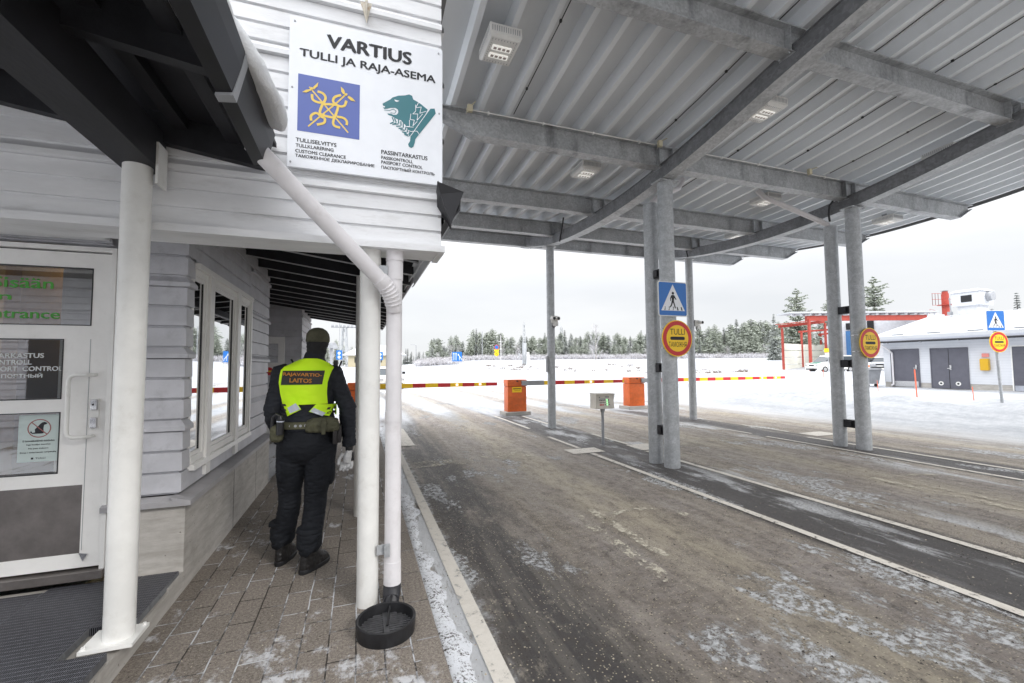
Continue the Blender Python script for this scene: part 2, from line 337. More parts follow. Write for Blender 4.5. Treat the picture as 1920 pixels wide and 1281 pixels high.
def ground_mat():
    t = NT('snow and winter road'); P = t.pos(); x, y, z = t.sep(P)
    flat = t.comb(x, y, 0)
    st = t.map(flat, (1, .22, 1))                       # streaks along the road
    nbig = t.noise(flat, .55, 5, .6); nst = t.noise(st, 1.6, 8, .68); nst2 = t.noise(t.map(flat, (1, .35, 1), (7, 3, 0)), 3.2, 8, .7)
    nf = t.noise(flat, 38, 5, .75); nff = t.noise(flat, 85, 4, .8); nm = t.noise(flat, 6, 7, .7)
    # base layers
    asph = t.mix(nf, (.040,.037,.038,1), (.115,.107,.104,1))
    asph = t.mix(t.math('MULTIPLY', t.ss(.62, .70, nff), .5), asph, (.22,.21,.20,1))
    dirt = t.mix(t.ss(.3, .7, nst), (.225,.195,.165,1), (.375,.33,.285,1))
    dirt = t.mix(t.math('MULTIPLY', t.ss(.45, .6, nf), .6), dirt, (.38,.325,.255,1))
    dirt = t.mix(t.math('MULTIPLY', t.ss(.55, .62, nff), .8), dirt, (.66,.58,.44,1))
    dirt = t.mix(t.math('MULTIPLY', t.ss(.42, .34, nff), .8), dirt, (.045,.038,.033,1))
    wet = t.mix(t.ss(.35, .65, nst2), (.215,.18,.16,1), (.37,.33,.31,1))      # churned grey slush
    sand = t.mix(nf, (.27,.23,.165,1), (.60,.53,.42,1))
    snow = t.mix(t.ss(.35, .65, t.math('ADD', t.math('MULTIPLY', nst, .6), t.math('MULTIPLY', nm, .4))), (.33,.345,.37,1), (.50,.51,.525,1)); light_tuned = t.mix(nf, (.66,.675,.70,1), (.82,.825,.835,1))  # near snow painted brighter to offset canopy shade, far snow darker against glare
    snow = t.mix(t.math('MULTIPLY', t.ss(.58, .68, nf), .35), snow, (.25,.22,.19,1))
    clod = t.noise(flat, 21, 7, .85); col_ = None
    rut = t.noise(t.map(flat, (1, 2.4, 1)), 7, 8, .72, .6); long_ = t.noise(t.map(flat, (1, .05, 1)), 5, 6, .6)
    # masks from position across the lanes
    def band(c, w, soft=.25, jitter=.35):
        xx = t.math('ADD', x, t.math('MULTIPLY', t.math('SUBTRACT', nbig, .5), jitter))
        return t.math('SUBTRACT', 1, t.ss(w-soft, w+soft, t.math('ABSOLUTE', t.math('SUBTRACT', xx, c))))
    isl = t.math('MAXIMUM', band(4.42, .62, .1, .25), t.math('MAXIMUM', band(8.75, .55, .1, .25), band(1.1, .42, .25, .5)))
    tracks = t.math('MAXIMUM', t.math('MAXIMUM', band(1.95, .38), band(3.35, .36)), t.math('MAXIMUM', t.math('MAXIMUM', band(6.0, .4), band(7.5, .4)), t.math('MAXIMUM', band(10.2, .4), band(11.7, .4))))
    col = t.mix(t.math('MULTIPLY', isl, t.ss(.74, .52, nst)), dirt, asph)
    core = t.math('MULTIPLY', t.math('MAXIMUM', band(4.44, .43, .05, .10), band(8.67, .34, .05, .10)), t.ss(.80, .60, nst)); core = t.math('MULTIPLY', core, t.math('SUBTRACT', 1, t.ss(12.6, 13.6, y)))
    lane_c = t.math('MAXIMUM', t.math('MAXIMUM', band(2.65, .4, .3), band(6.7, .4, .3)), band(10.9, .4, .3))
    col = t.mix(t.math('MULTIPLY', t.math('MULTIPLY', lane_c, t.ss(.36, .56, nst2)), .9), col, sand)
    col = t.mix(t.math('MULTIPLY', t.math('MULTIPLY', tracks, t.ss(.38, .62, nst)), .8), col, wet)
    na = t.noise(t.map(flat, (1, .55, 1)), 8, 13, .82)
    col = t.mix(t.math('MULTIPLY', t.ss(.52, .36, na), .75), col, (.085,.070,.058,1))
    col = t.mix(t.math('MULTIPLY', t.ss(.52, .68, na), .65), col, (.50,.44,.355,1))
    col = t.mix(t.math('MULTIPLY', t.math('MULTIPLY', tracks, t.ss(.46, .62, rut)), .22), col, (.46,.42,.39,1))
    col = t.mix(t.math('MULTIPLY', t.math('MULTIPLY', tracks, t.ss(.52, .38, rut)), .25), col, (.11,.095,.082,1))
    col = t.mix(t.math('MULTIPLY', t.ss(.55, .40, long_), .2), col, (.10,.088,.078,1)); col = t.mix(t.math('MULTIPLY', t.ss(.50, .62, long_), .18), col, (.50,.45,.38,1))
    def specks(sc, rad, lo, hi):     # scattered stones: a share of the cells of a fine voronoi
        vo = t.n('ShaderNodeTexVoronoi', feature='F1'); t.l(flat, vo.inputs['Vector']); vo.inputs['Scale'].default_value = sc
        r_ = t.sep(vo.outputs['Color'])[0]; sel = t.math('MULTIPLY', t.math('GREATER_THAN', r_, lo), t.math('LESS_THAN', r_, hi))
        return t.math('MULTIPLY', sel, t.ss(rad, rad*.6, vo.outputs['Distance']))
    col = t.mix(t.math('MULTIPLY', specks(62, .38, .0, .22), .8), col, (.06,.05,.042,1))
    col = t.mix(t.math('MULTIPLY', specks(62, .34, .70, .95), .75), col, (.66,.585,.43,1))
    col = t.mix(t.math('MULTIPLY', specks(27, .20, .0, .07), .9), col, (.62,.55,.42,1))
    asph = t.mix(t.math('MULTIPLY', specks(70, .33, .66, .78), .7), asph, (.30,.28,.25,1))
    col = t.mix(t.math('MULTIPLY', core, .88), col, asph)
    # snow: edge strip, patches, then everything far away
    edge = t.math('MULTIPLY', t.math('SUBTRACT', 1, t.ss(.68, .80, t.math('ADD', x, t.math('MULTIPLY', t.math('SUBTRACT', nm, .5), .35)))), t.ss(.36, .47, t.noise(st, 5, 7, .65)))
    patch_n = t.noise(t.map(flat, (1, .45, 1), (2, 5, 0)), .95, 9, .66)
    near_patch = t.math('MULTIPLY', t.ss(.57, .605, patch_n), t.ss(.44, .54, t.noise(flat, 19, 7, .8)))
    sidesnow = t.math('MULTIPLY', t.math('MAXIMUM', band(5.35, .35, .3), t.math('MAXIMUM', band(8.0, .4, .3), band(4.5, .3, .3))), t.math('MULTIPLY', t.ss(.50, .60, t.noise(t.map(flat, (1, .3, 1), (11, 1, 0)), 1.5, 8, .65)), t.ss(.3, .5, nf)))
    far_y = t.math('ADD', y, t.math('MULTIPLY', t.math('SUBTRACT', nst, .5), 9))
    far_y = t.math('SUBTRACT', far_y, t.math('MULTIPLY', tracks, 3.0))
    far_y = t.math('ADD', far_y, t.math('MULTIPLY', t.math('MAXIMUM', isl, 0), .6))
    far_y = t.math('ADD', far_y, t.math('MULTIPLY', t.math('SUBTRACT', clod, .5), 8)); far_y = t.math('SUBTRACT', far_y, t.math('MULTIPLY', core, 2.2)); farm = t.ss(10.5, 14.5, far_y)
    yd = t.math('ADD', y, t.math('MULTIPLY', x, .55))
    rightm = t.math('MULTIPLY', t.ss(10.6, 13.3, t.math('ADD', x, t.math('MULTIPLY', t.math('SUBTRACT', nst, .5), 2.4))), 1)
    # faint brown wheel lines running on through the far snow
    curve = t.math('SUBTRACT', x, t.math('MULTIPLY', t.ss(10, 60, y), -3))
    tr2 = t.math('SUBTRACT', 1, t.ss(.15, .55, t.math('ABSOLUTE', t.math('SUBTRACT', t.math('ABSOLUTE', t.math('SUBTRACT', curve, 2.7)), .8))))
    tr2 = t.math('MAXIMUM', tr2, t.math('SUBTRACT', 1, t.ss(.2, .6, t.math('ABSOLUTE', t.math('SUBTRACT', t.math('ABSOLUTE', t.math('SUBTRACT', x, 6.9)), .85)))))
    tr2 = t.math('MULTIPLY', t.math('MULTIPLY', tr2, t.math('SUBTRACT', 1, t.ss(14, 75, y))), t.ss(.25, .5, nst))
    snowf = t.math('MAXIMUM', t.math('MAXIMUM', t.math('MULTIPLY', edge, 1), t.math('MULTIPLY', near_patch, .95)), t.math('MULTIPLY', sidesnow, .9))
    snowf = t.math('MAXIMUM', snowf, t.math('MULTIPLY', farm, t.math('SUBTRACT', 1, t.math('MULTIPLY', tr2, .85))))
    snowf = t.math('MAXIMUM', snowf, rightm, clamp=True)
    col = t.mix(snowf, col, t.mix(t.math('MAXIMUM', t.ss(9, 14, y), rightm), light_tuned, snow))
    rough = t.math('SUBTRACT', .85, t.math('MULTIPLY', t.math('SUBTRACT', 1, snowf), t.math('MULTIPLY', nst, .45)))
    t.set(col, rough, 0, .35)
    hgt = t.math('ADD', t.math('ADD', t.math('MULTIPLY', na, 1.0), t.math('MULTIPLY', t.math('MULTIPLY', rut, tracks), .7)), t.math('ADD', t.math('MULTIPLY', nf, .28), t.math('MULTIPLY', nm, .35)))
    hgt = t.math('ADD', hgt, t.math('MULTIPLY', snowf, .35))
    t.bump(hgt, .06, 1.0)
    return t.mat
M_['ground'] = ground_mat()
gr = g.build('ground', M_['ground'], smooth=True, ang=180); tag(gr, kind='structure')

# paved walkway beside the station
def paver_mat(name, bw, rh, snowy=.55, rot=True, off=(0,0)):
    t = NT(name); x, y, z = t.sep(t.pos())
    wob = t.math('MULTIPLY', t.math('SUBTRACT', t.noise(t.comb(x, y, 0), 4, 2), .5), .012)
    v = t.comb(t.math('ADD', y, off[1]), t.math('ADD', t.math('ADD', x, off[0]), wob), 0)
    br = t.n('ShaderNodeTexBrick'); t.l(v, br.inputs['Vector']); br.inputs['Scale'].default_value = 1
    br.inputs['Brick Width'].default_value = bw; br.inputs['Row Height'].default_value = rh; br.inputs['Mortar Size'].default_value = .0045
    br.inputs['Mortar Smooth'].default_value = .3; br.offset = .5; br.squash = 1
    br.inputs['Color1'].default_value = (.17,.147,.127,1); br.inputs['Color2'].default_value = (.255,.222,.195,1); br.inputs['Mortar'].default_value = (0,0,0,1)
    flat = t.comb(x, y, 0); nf = t.noise(flat, 60, 4, .75); nm = t.noise(flat, 2.1, 6, .65); nn = t.noise(flat, 9, 8, .7); nff = t.noise(flat, 150, 2, .7)
    col = t.mix(t.ss(.38, .62, nf), t.mix(.5, br.outputs['Color'], (.075,.062,.052,1)), t.mix(.4, br.outputs['Color'], (.34,.30,.255,1)))
    col = t.mix(t.math('MULTIPLY', t.ss(.60, .72, t.noise(flat, .9, 5)), .35), col, (.085,.07,.06,1))
    col = t.mix(t.math('MULTIPLY', t.ss(.61, .67, nff), .85), col, (.50,.44,.34,1))
    col = t.mix(t.math('MULTIPLY', t.ss(.40, .32, nff), .8), col, (.045,.038,.032,1))
    m = br.outputs['Fac']
    jsnow = t.math('MULTIPLY', t.math('MULTIPLY', m, t.ss(.44, .56, nm)), t.ss(.38, .5, nn)); jdirt = m
    col = t.mix(t.math('MULTIPLY', jdirt, .85), col, (.035,.03,.026,1))
    patch = t.math('MULTIPLY', t.ss(.555, .62, t.noise(t.map(flat, (1,.6,1), (3.1, 1.7, 0)), 1.7, 10, .72)), t.ss(.42, .55, nn))
    near_j = t.math('MULTIPLY', t.ss(.2, .9, t.math('SUBTRACT', 1, m)), 1)
    sn = t.math('MULTIPLY', t.math('MAXIMUM', jsnow, t.math('MULTIPLY', patch, .9)), snowy*1.6, clamp=True)
    col = t.mix(sn, col, (.70,.71,.74,1))
    t.set(col, t.math('ADD', .62, t.math('MULTIPLY', nf, .25)), 0, .3)
    h = t.math('ADD', t.math('MULTIPLY', nf, .25), t.math('MULTIPLY', t.math('SUBTRACT', 1, m), 1.0)); h = t.math('ADD', h, t.math('MULTIPLY', sn, .6))
    t.bump(h, .006, .9); return t.mat
M_['paver'] = paver_mat('concrete pavers', .285, .146, .5)
M_['kerbstone'] = paver_mat('edge pavers', .42, 1.0, .3, off=(.2, .13))
pv = MB().box(-1.14, .325, -4, 14, -.06, .002).build('pavement', M_['paver']); tag(pv, kind='structure')
kb = MB(); kb.add([(.325,-4,-.06),(.452,-4,-.06),(.452,-4,-.004),(.444,-4,.0035),(.325,-4,.0035)]+[(.325,14,-.06),(.452,14,-.06),(.452,14,-.004),(.444,14,.0035),(.325,14,.0035)],
   [(0,1,2,3,4),(9,8,7,6,5),(0,5,6,1),(1,6,7,2),(2,7,8,3),(3,8,9,4),(4,9,5,0)])
kb = kb.build('kerb', M_['kerbstone']); tag(kb, kind='structure')
t = NT('gritty snow'); P = t.pos(); nf = t.noise(P, 60, 5, .8); nm = t.noise(P, 9, 6, .7)
t.set(t.mix(t.ss(.52, .57, t.math('ADD', t.math('MULTIPLY', nf, .65), t.math('MULTIPLY', nm, .35))), t.mix(nm, (.62,.64,.68,1), (.76,.77,.79,1)), (.09,.08,.075,1)), .8, 0, .2); t.bump(t.math('ADD', nm, t.math('MULTIPLY', nf, .3)), .02, .9); M_['gritsnow'] = t.mat
# snow bank of loose snow lying against the kerb
sb = MB(); n = 420
for i in range(n+1):
    y = -1+i*13/n; w = .13+.10*nse(0, y, 0, 1.1)+.07*nse(3, y, 0, 5)+.03*nse(3, y, 0, 19); hh = -.004+.012*nse(5, y, 0, 3)
    sb.v += [Vector((.45, y, -.018)), Vector((.455, y, hh*.6-.004)), Vector((.47+w*.3, y, hh)), Vector((.45+w*.75, y, hh*.35-.010)), Vector((.45+w, y, -.022))]
for i in range(n):
    for j in range(4): sb.f.append((i*5+j, i*5+j+1, i*5+5+j+1, i*5+5+j)); sb.m.append(0)
sb = sb.build('snow_strip', M_['gritsnow'], smooth=True, ang=180); tag(sb, 'thin ridge of snow lying along the kerb', 'snow', kind='stuff')

# painted markings
t = NT('road paint'); P = t.pos(); nf = t.noise(P, 45, 5, .75); nm = t.noise(P, 3, 7, .7)
col = t.mix(nf, (.50,.47,.42,1), (.66,.625,.57,1)); col = t.mix(t.ss(.66, .74, nf), col, (.13,.11,.09,1)); t.set(t.mix(t.math('MULTIPLY', t.ss(.5, .8, nm), .5), col, (.30,.26,.22,1)), .75, 0, .2); ed = t.noise(P, 16, 8, .8); t.l(t.ss(.38, .44, ed), t.b.inputs['Alpha'])
M_['line'] = t.mat
t = NT('worn road paint'); P = t.pos(); nf = t.noise(P, 30, 6, .8); nm = t.noise(P, 4, 8, .75)
t.set(t.mix(nf, (.36,.325,.25,1), (.62,.58,.49,1)), .8, 0, .2)
al = t.math('MULTIPLY', t.ss(.47, .57, t.math('ADD', t.math('MULTIPLY', nf, .5), t.math('MULTIPLY', nm, .5))), .85); t.l(al, t.b.inputs['Alpha'])
M_['worn'] = t.mat
Z = -.013
rl = MB()
def strip(mb, x0, x1, y0, y1, z=Z, n=1):
    mb.add([(x0, y0, z), (x1, y0, z), (x1, y1, z), (x0, y1, z)], [(0, 1, 2, 3)])
strip(rl, .645, .745, -3, 8.7); strip(rl, 3.87, 3.96, -3, 6.95); strip(rl, 4.90, 4.99, -3, 6.8)
strip(rl, 8.27, 8.36, -3, 7.2); strip(rl, 8.97, 9.06, -3, 6.8); strip(rl, 3.90, 3.98, 7.5, 8.9); strip(rl, 4.98, 5.06, 7.45, 8.9)
strip(rl, 8.30, 8.38, 7.6, 8.8); strip(rl, 9.3, 9.38, 7.5, 8.8)
for (a, b, c, d_) in ((.72, 1.06, 8.9, 11.4), (3.58, 4.22, 7.0, 7.42), (4.9, 5.4, 6.85, 7.4), (9.3, 10.0, 6.8, 7.25)): strip(rl, a, b, c, d_, Z+.003)
strip(rl, 3.96, 4.04, 10.2, 13.2); strip(rl, 4.75, 4.83, 10.6, 12.8)
rl = rl.build('road_markings', M_['line']); tag(rl, kind='structure')
wm = MB()
for (a, b, c, d_) in ((.78, 1.8, 6.95, 7.38), (2.0, 2.85, 7.1, 7.6), (5.8, 6.5, 6.9, 7.3), (6.9, 7.5, 6.9, 7.3)): strip(wm, a, b, c, d_, Z+.001)
# worn arrow in each lane: shaft and hooked head
for cx_, y0_ in ((2.15, 2.7), (6.6, 2.6)):
    strip(wm, cx_-.06, cx_+.06, y0_, y0_+1.5, Z+.001); strip(wm, cx_+.18, cx_+.28, y0_+.35, y0_+1.6, Z+.001)
    for k in range(10):
        a0, a1 = k*pi/10*.9, (k+1)*pi/10*.9; R0, R1 = .42, .52; cc = (cx_+.62, y0_+1.05)
        wm.add([(cc[0]+R0*cos(a0), cc[1]+R0*sin(a0)*.8, Z+.001), (cc[0]+R1*cos(a0), cc[1]+R1*sin(a0)*.8, Z+.001), (cc[0]+R1*cos(a1), cc[1]+R1*sin(a1)*.8, Z+.001), (cc[0]+R0*cos(a1), cc[1]+R0*sin(a1)*.8, Z+.001)], [(0,1,2,3)])
wm = wm.build('worn_markings', M_['worn']); tag(wm, kind='structure')
# real loose grit
gt = MB(); random.seed(11)
for i in range(5200):
    r_ = random.random()
    if r_ < .75: y = .9+5.6*random.random()**1.5; x = .47+random.random()*(3.5+y*.9); s = .0035+.006*random.random()**3; zz = -.018
    else: y = 1.6+4*random.random()**1.3; x = -1.1+random.random()*1.5; s = .0022+.0035*random.random()**2; zz = .003
    a = random.random()*6.28; p = [Vector((x+s*cos(a+k*2.09)*(.7+.6*random.random()), y+s*sin(a+k*2.09)*(.7+.6*random.random()), zz)) for k in range(3)]
    gt.add(p+[Vector((x, y, zz+s*.9))], [(0,1,3),(1,2,3),(2,0,3)], 0 if random.random() < .45 else (1 if random.random() < .6 else 2))
gt = gt.build('grit', [plain('pale grit', (.42,.37,.29), .8), plain('dark grit', (.06,.05,.045), .8), plain('grey grit', (.22,.20,.18), .8)]); tag(gt, 'loose sanding grit scattered on road and pavers', 'grit', kind='stuff')
# ================================================================ STATION BUILDING
def board_profile(z0, z1, pitch, band=0, dep=.022):
    """outline (offset, z) of horizontal weatherboards; a proud trim after every `band` boards"""
    pr = []; z = z0; k = 0
    while z < z1-1e-4:
        if band and k % (band+1) == band:
            h = min(.075, z1-z); pr += [(.004, z), (.034, z+.004), (.034, z+h*.45), (.006, z+h*.9), (.0, z+h)]; z += h
        else:
            h = min(pitch, z1-z); pr += [(-.006, z), (-.006, z+.012), (dep*.75, z+.015), (dep*.55, z+h-.004), (-.002, z+h)]; z += h
        k += 1
    return pr
def siding(mb, a, b, nrm, pr, ma=0, mb_=0):
    """extrude the board profile from a to b (x, y pairs), boards facing nrm"""
    n = len(pr); nx_, ny_ = nrm
    L_ = sqrt((b[0]-a[0])**2+(b[1]-a[1])**2); dx, dy = (b[0]-a[0])/L_, (b[1]-a[1])/L_
    for (px, py), m_ in ((a, -ma), (b, mb_)): mb.v += [Vector((px+nx_*o+dx*o*m_, py+ny_*o+dy*o*m_, z)) for o, z in pr]     # m_ mitres the corner
    base = len(mb.v)-2*n
    for i in range(n-1): mb.f.append((base+i, base+i+1, base+n+i+1, base+n+i)); mb.m.append(mb.cm)
st = thing('border_station', 'white and grey boarded border station with concrete plinth, porch columns and a tall sign gable', 'building', (-1.4, 4.5, 0))
P_ = st
# concrete plinth
t = NT('board-marked concrete'); o = t.obj(); n1 = t.noise(t.map(o, (1,1,6)), 3, 7, .7); n2 = t.noise(o, 1.6, 8, .7); n3 = t.noise(o, 45, 3); v = t.voro(o, 14)
col = t.mix(t.ss(.3, .7, n1), (.36,.34,.31,1), (.50,.475,.445,1)); col = t.mix(t.math('MULTIPLY', t.ss(.5, .72, n2), .4), col, (.24,.225,.20,1))
col = t.mix(t.math('MULTIPLY', t.ss(.10, .05, v), .6), col, (.10,.09,.08,1)); t.set(col, .8, 0, .3)
t.bump(t.math('ADD', n1, t.math('MULTIPLY', t.ss(.12, .04, v), -.6)), .006, .6); M_['concrete'] = t.mat
pl = MB()
pl.box(-1.575, -1.14, 3.705, 6.75, -.1, .60)
pl.box(-1.9, -1.14, 10.42, 12.3, -.1, .60)
pl.box(-3.2, -1.95, 6.9, 10.41, -.1, .30)
pl.build('plinth', M_['concrete'], P_)
j = MB(); j.box(-1.1392, -1.1385, 4.98, 4.986, 0, .6); j.box(-1.1392, -1.1385, 5.95, 5.956, 0, .6)
j.build('plinth_joint', M_['black'], P_)
# sills
sl = MB()
sl.hexa([(-1.19,3.66,.628),(-1.095,3.655,.600),(-1.095,6.79,.600),(-1.19,6.79,.628),(-1.22,3.66,.662),(-1.095,3.655,.636),(-1.095,6.79,.636),(-1.22,6.79,.662)])
sl.hexa([(-1.60,3.66,.600),(-1.095,3.66,.600),(-1.19,3.735,.628),(-1.60,3.735,.628),(-1.60,3.657,.635),(-1.098,3.657,.635),(-1.19,3.737,.660),(-1.60,3.737,.660)])
sl.box(-1.2, -1.10, 10.36, 12.3, .60, .64)
sl.build('window_sill', paint('grey sill flashing', (.40,.39,.40), .4, .08, 4, 0, 0, 60, ((.25,.22,.2), .4)), P_)
# clad walls (boards face +X and -Y)
WZ = 2.95
pr = board_profile(.668, WZ, .146, 3)
w = MB()
siding(w, (-1.19, 3.74), (-1.19, 3.875), (1, 0), pr, 1, 0)
siding(w, (-1.19, 5.66), (-1.19, 6.75), (1, 0), pr)
siding(w, (-1.19, 6.75), (-2.1, 6.75), (0, 1), pr)
siding(w, (-1.578, 3.74), (-1.19, 3.74), (0, -1), pr, 0, 1)
prt = board_profile(2.335, 2.98, .125, 0, .014)
siding(w, (-1.185, 3.875), (-1.185, 5.66), (1, 0), prt)
prb = board_profile(.668, .82, .16, 0)
siding(w, (-1.19, 3.875), (-1.19, 5.66), (1, 0), prb)
siding(w, (-1.19, 12.3), (-1.19, 10.40), (1, 0), board_profile(.65, 2.9, .146, 3), 0, 1)
siding(w, (-1.19, 10.40), (-3.2, 10.40), (0, -1), board_profile(0.3, 3.2, .146, 0, .012), 1, 0)
siding(w, (-2.0, 6.75), (-2.0, 10.4), (1, 0), board_profile(.3, 3.2, .146, 3))
siding(w, (-4.2, 3.74), (-2.75, 3.74), (0, -1), pr)
siding(w, (-4.2, 3.74), (-1.62, 3.74), (0, -1), board_profile(2.40, 2.9, .13, 0))
w.build('grey_board_wall', M_['clad'], P_)
bk = MB(); bk.box(-1.9, -1.215, 3.77, 3.87, .66, WZ); bk.box(-1.9, -1.215, 5.66, 6.73, .66, WZ); bk.box(-1.9, -1.215, 3.87, 5.66, 2.31, 3.0)
bk.box(-4.3, -1.63, 3.79, 3.87, 2.40, 3.0); bk.box(-4.3, -2.76, 3.79, 3.87, 0, 2.4); bk.box(-3.3, -1.215, 10.43, 12.3, .3, 2.95); bk.box(-2.2, -2.02, 6.73, 10.4, .3, 3.2)
bk.build('wall_core', M_['clad'], P_)
# room behind
rm = MB()
rm.cm = 0; rm.box(-4.6, -1.3, 6.60, 6.66, 0, 2.9); rm.box(-4.6, -4.5, 3.9, 6.6, 0, 2.9)
rm.cm = 1; rm.box(-4.6, -1.25, 3.9, 6.6, 2.85, 2.9); rm.cm = 2; rm.box(-4.6, -1.92, 3.88, 6.6, .1, .22)
rm.cm = 3; rm.box(-2.62, -2.52, 4.5, 6.5, .22, 2.7); rm.box(-3.6, -3.5, 4.4, 4.5, .22, 2.7); rm.cm = 4; rm.box(-2.5, -2.0, 5.3, 5.34, .7, 1.9)
rm.build('lobby', [plain('warm lobby wall', (.30,.23,.13), .6), plain('lobby ceiling', (.6,.6,.58), .6), plain('lobby floor', (.16,.14,.12), .4), plain('lobby timber post', (.22,.13,.06), .5), plain('lobby notice', (.6,.65,.62), .5)], P_)
lm = MB(); lm.box(-3.2, -2.2, 5.2, 5.5, 2.78, 2.84); lm.build('lobby_lamp', plain('lit lobby lamp', (1,.9,.7), .5, emit=(1,.80,.45), es=16), P_)
# windows in the long wall
def wall_window(y0, y1, z0=.84, z1=2.30):
    f = MB(); X = -1.19
    f.box(X-.06, X+.006, y0, y0+.028, z0, z1); f.bbox(X-.06, X+.022, y1-.04, y1, z0, z1, .004)
    f.bbox(X-.06, X+.018, y0+.02, y1-.036, z1-.05, z1, .004); f.bbox(X-.06, X+.022, y0+.02, y1-.036, z0, z0+.05, .004)
    a, b, c, d_ = y0+.030, y1-.042, z0+.052, z1-.052
    f.box(X-.05, X+.004, a, a+.014, c, d_); f.box(X-.05, X+.010, b-.03, b, c, d_); f.box(X-.05, X+.008, a+.014, b-.03, d_-.03, d_); f.box(X-.05, X+.010, a+.014, b-.03, c, c+.03)
    fr = f.build('window', M_['frame'], P_)
    g_ = MB(); g_.add([(X, a+.014, c+.03), (X, b-.03, c+.03), (X, b-.03, d_-.03), (X, a+.014, d_-.03)], [(0,1,2,3)]); g_.build('pane', M_['mirror_glass'], fr)
    g_ = MB(); g_.box(X+.0, X+.006, b-.038, b-.0305, c+.03, d_-.03); g_.build('gasket', M_['black'], fr)
    return fr
wall_window(3.86, 4.165); wall_window(4.275, 5.035); wall_window(5.145, 5.625)
ps = MB()
for a, b in ((4.165, 4.275), (5.035, 5.145)): ps.bbox(-1.24, -1.150, a, b, .70, 2.315, .005)
ps.bbox(-1.24, -1.155, 5.625, 5.68, .82, 2.315, .004); ps.bbox(-1.25, -1.145, 3.87, 5.68, 2.30, 2.345, .004); ps.hexa([(-1.25,3.87,.80),(-1.14,3.87,.795),(-1.14,5.68,.795),(-1.25,5.68,.80),(-1.25,3.87,.845),(-1.145,3.87,.835),(-1.145,5.68,.835),(-1.25,5.68,.845)])
ps.build('window_casing', M_['frame'], P_)
dk = MB(); dk.box(-1.9, -1.86, 3.9, 5.7, .6, 2.9); dk.build('blind', plain('dark blind', (.05,.05,.055), .7), P_)
# entrance door
DY = 3.71
fr = MB()
fr.bbox(-1.606, -1.578, DY-.02, DY+.10, .20, 2.375, .004); fr.bbox(-2.75, -2.69, DY-.01, DY+.10, .20, 2.375, .004); fr.bbox(-2.69, -1.606, DY-.018, DY+.10, 2.345, 2.375, .004)
fr.build('door_frame', M_['frame'], P_)
gp = MB(); gp.box(-1.6135, -1.6062, DY+.03, DY+.06, .22, 2.345); gp.box(-2.685, -1.6135, DY+.03, DY+.06, 2.336, 2.345); gp.build('door_gap', M_['black'], P_)
x0, x1 = -2.685, -1.614; ix0 = x0+.12
dr = MB()
def pan(a, b, c, d_, y0=DY+.008, y1=DY+.06): dr.box(a, b, y0, y1, c, d_)
pan(-1.712, x1, .25, 2.335); pan(x0, ix0, .25, 2.335); pan(ix0, -1.712, 2.232, 2.335); pan(ix0, -1.712, 1.75, 1.840); pan(-1.852, -1.712, .785, 1.75); pan(ix0, -1.852, 1.268, 1.352); pan(ix0, -1.852, .785, .868); pan(ix0, -1.712, .25, .342)
pan(-1.722, -1.712, .342, .785)
door = dr.build('door', M_['frame'], P_)
sm_ = MB(); sm_.box(-1.7135, -1.7105, DY+.0065, DY+.009, .36, 1.75); sm_.build('stile_seam', M_['grey'], door)
for (a, b, c, d_) in ((ix0, -1.712, 1.84, 2.232), (ix0, -1.852, 1.352, 1.75), (ix0, -1.852, .868, 1.268)):
    g_ = MB(); g_.add([(a, DY+.034, c), (b, DY+.034, c), (b, DY+.034, d_), (a, DY+.034, d_)], [(0,1,2,3)]); g_.build('pane', M_['door_glass'], door)
    gk = MB(); e = .006
    gk.box(a, b, DY+.0055, DY+.034, c, c+e); gk.box(a, b, DY+.0055, DY+.034, d_-e, d_); gk.box(b-e, b, DY+.0055, DY+.034, c+e, d_-e)
    gk.build('gasket', M_['black'], door)
MB().box(ix0, -1.722, DY+.012, DY+.03, .342, .785).build('kick_plate', M_['brownsteel'], door)
hd = MB(); hd.tube([(-1.677, DY+.01, 1.51), (-1.677, DY-.035, 1.51), (-1.70, DY-.06, 1.51), (-1.755, DY-.065, 1.51), (-1.778, DY-.065, 1.495), (-1.784, DY-.065, 1.465), (-1.784, DY-.065, 1.15), (-1.778, DY-.065, 1.12), (-1.755, DY-.065, 1.105), (-1.70, DY-.06, 1.103), (-1.677, DY-.035, 1.103), (-1.677, DY+.01, 1.103)], .0125, 12)
hd.build('handle', M_['white'], door, smooth=True)
lk = MB(); lk.bbox(-1.692, -1.648, DY-.002, DY+.01, 1.15, 1.35, .003); lk.build('lock_plate', M_['frame'], door)
lk = MB(); lk.bbox(-1.688, -1.652, DY-.022, DY-.0, 1.275, 1.345, .008); lk.bbox(-1.688, -1.652, DY-.022, DY-.0, 1.155, 1.225, .008); lk.build('lock', M_['steel'], door, smooth=True)
lk = MB(); lk.disc((-1.672, DY-.0235, 1.312), (1,0,0), (0,0,1), .006); lk.build('keyhole', M_['black'], door)
tr = MB(); tr.prism([(-1.722, DY+.005, .345), (-1.676, DY+.005, .335), (-1.70, DY+.005, .29)], (0, -.006, 0)); tr.build('door_bracket', M_['steel'], door)
th = MB(); th.box(-2.75, -1.578, DY-.05, DY+.1, .185, .235); th.build('threshold', M_['brownsteel'], P_)
u, v_ = (1,0,0), (0,0,1); ty = DY+.031
lt = MB()
put_text(lt, 'Sisään', (-2.245, ty, 2.085), u, v_, w=.31, h=.07, bold=.03)
put_text(lt, 'In', (-2.245, ty, 2.005), u, v_, w=.10, h=.045, bold=.05)
put_text(lt, 'Entrance', (-2.285, ty, 1.885), u, v_, w=.39, h=.06, bold=.03)
lt.build('lettering', M_['greengl'], door)
lt = MB()
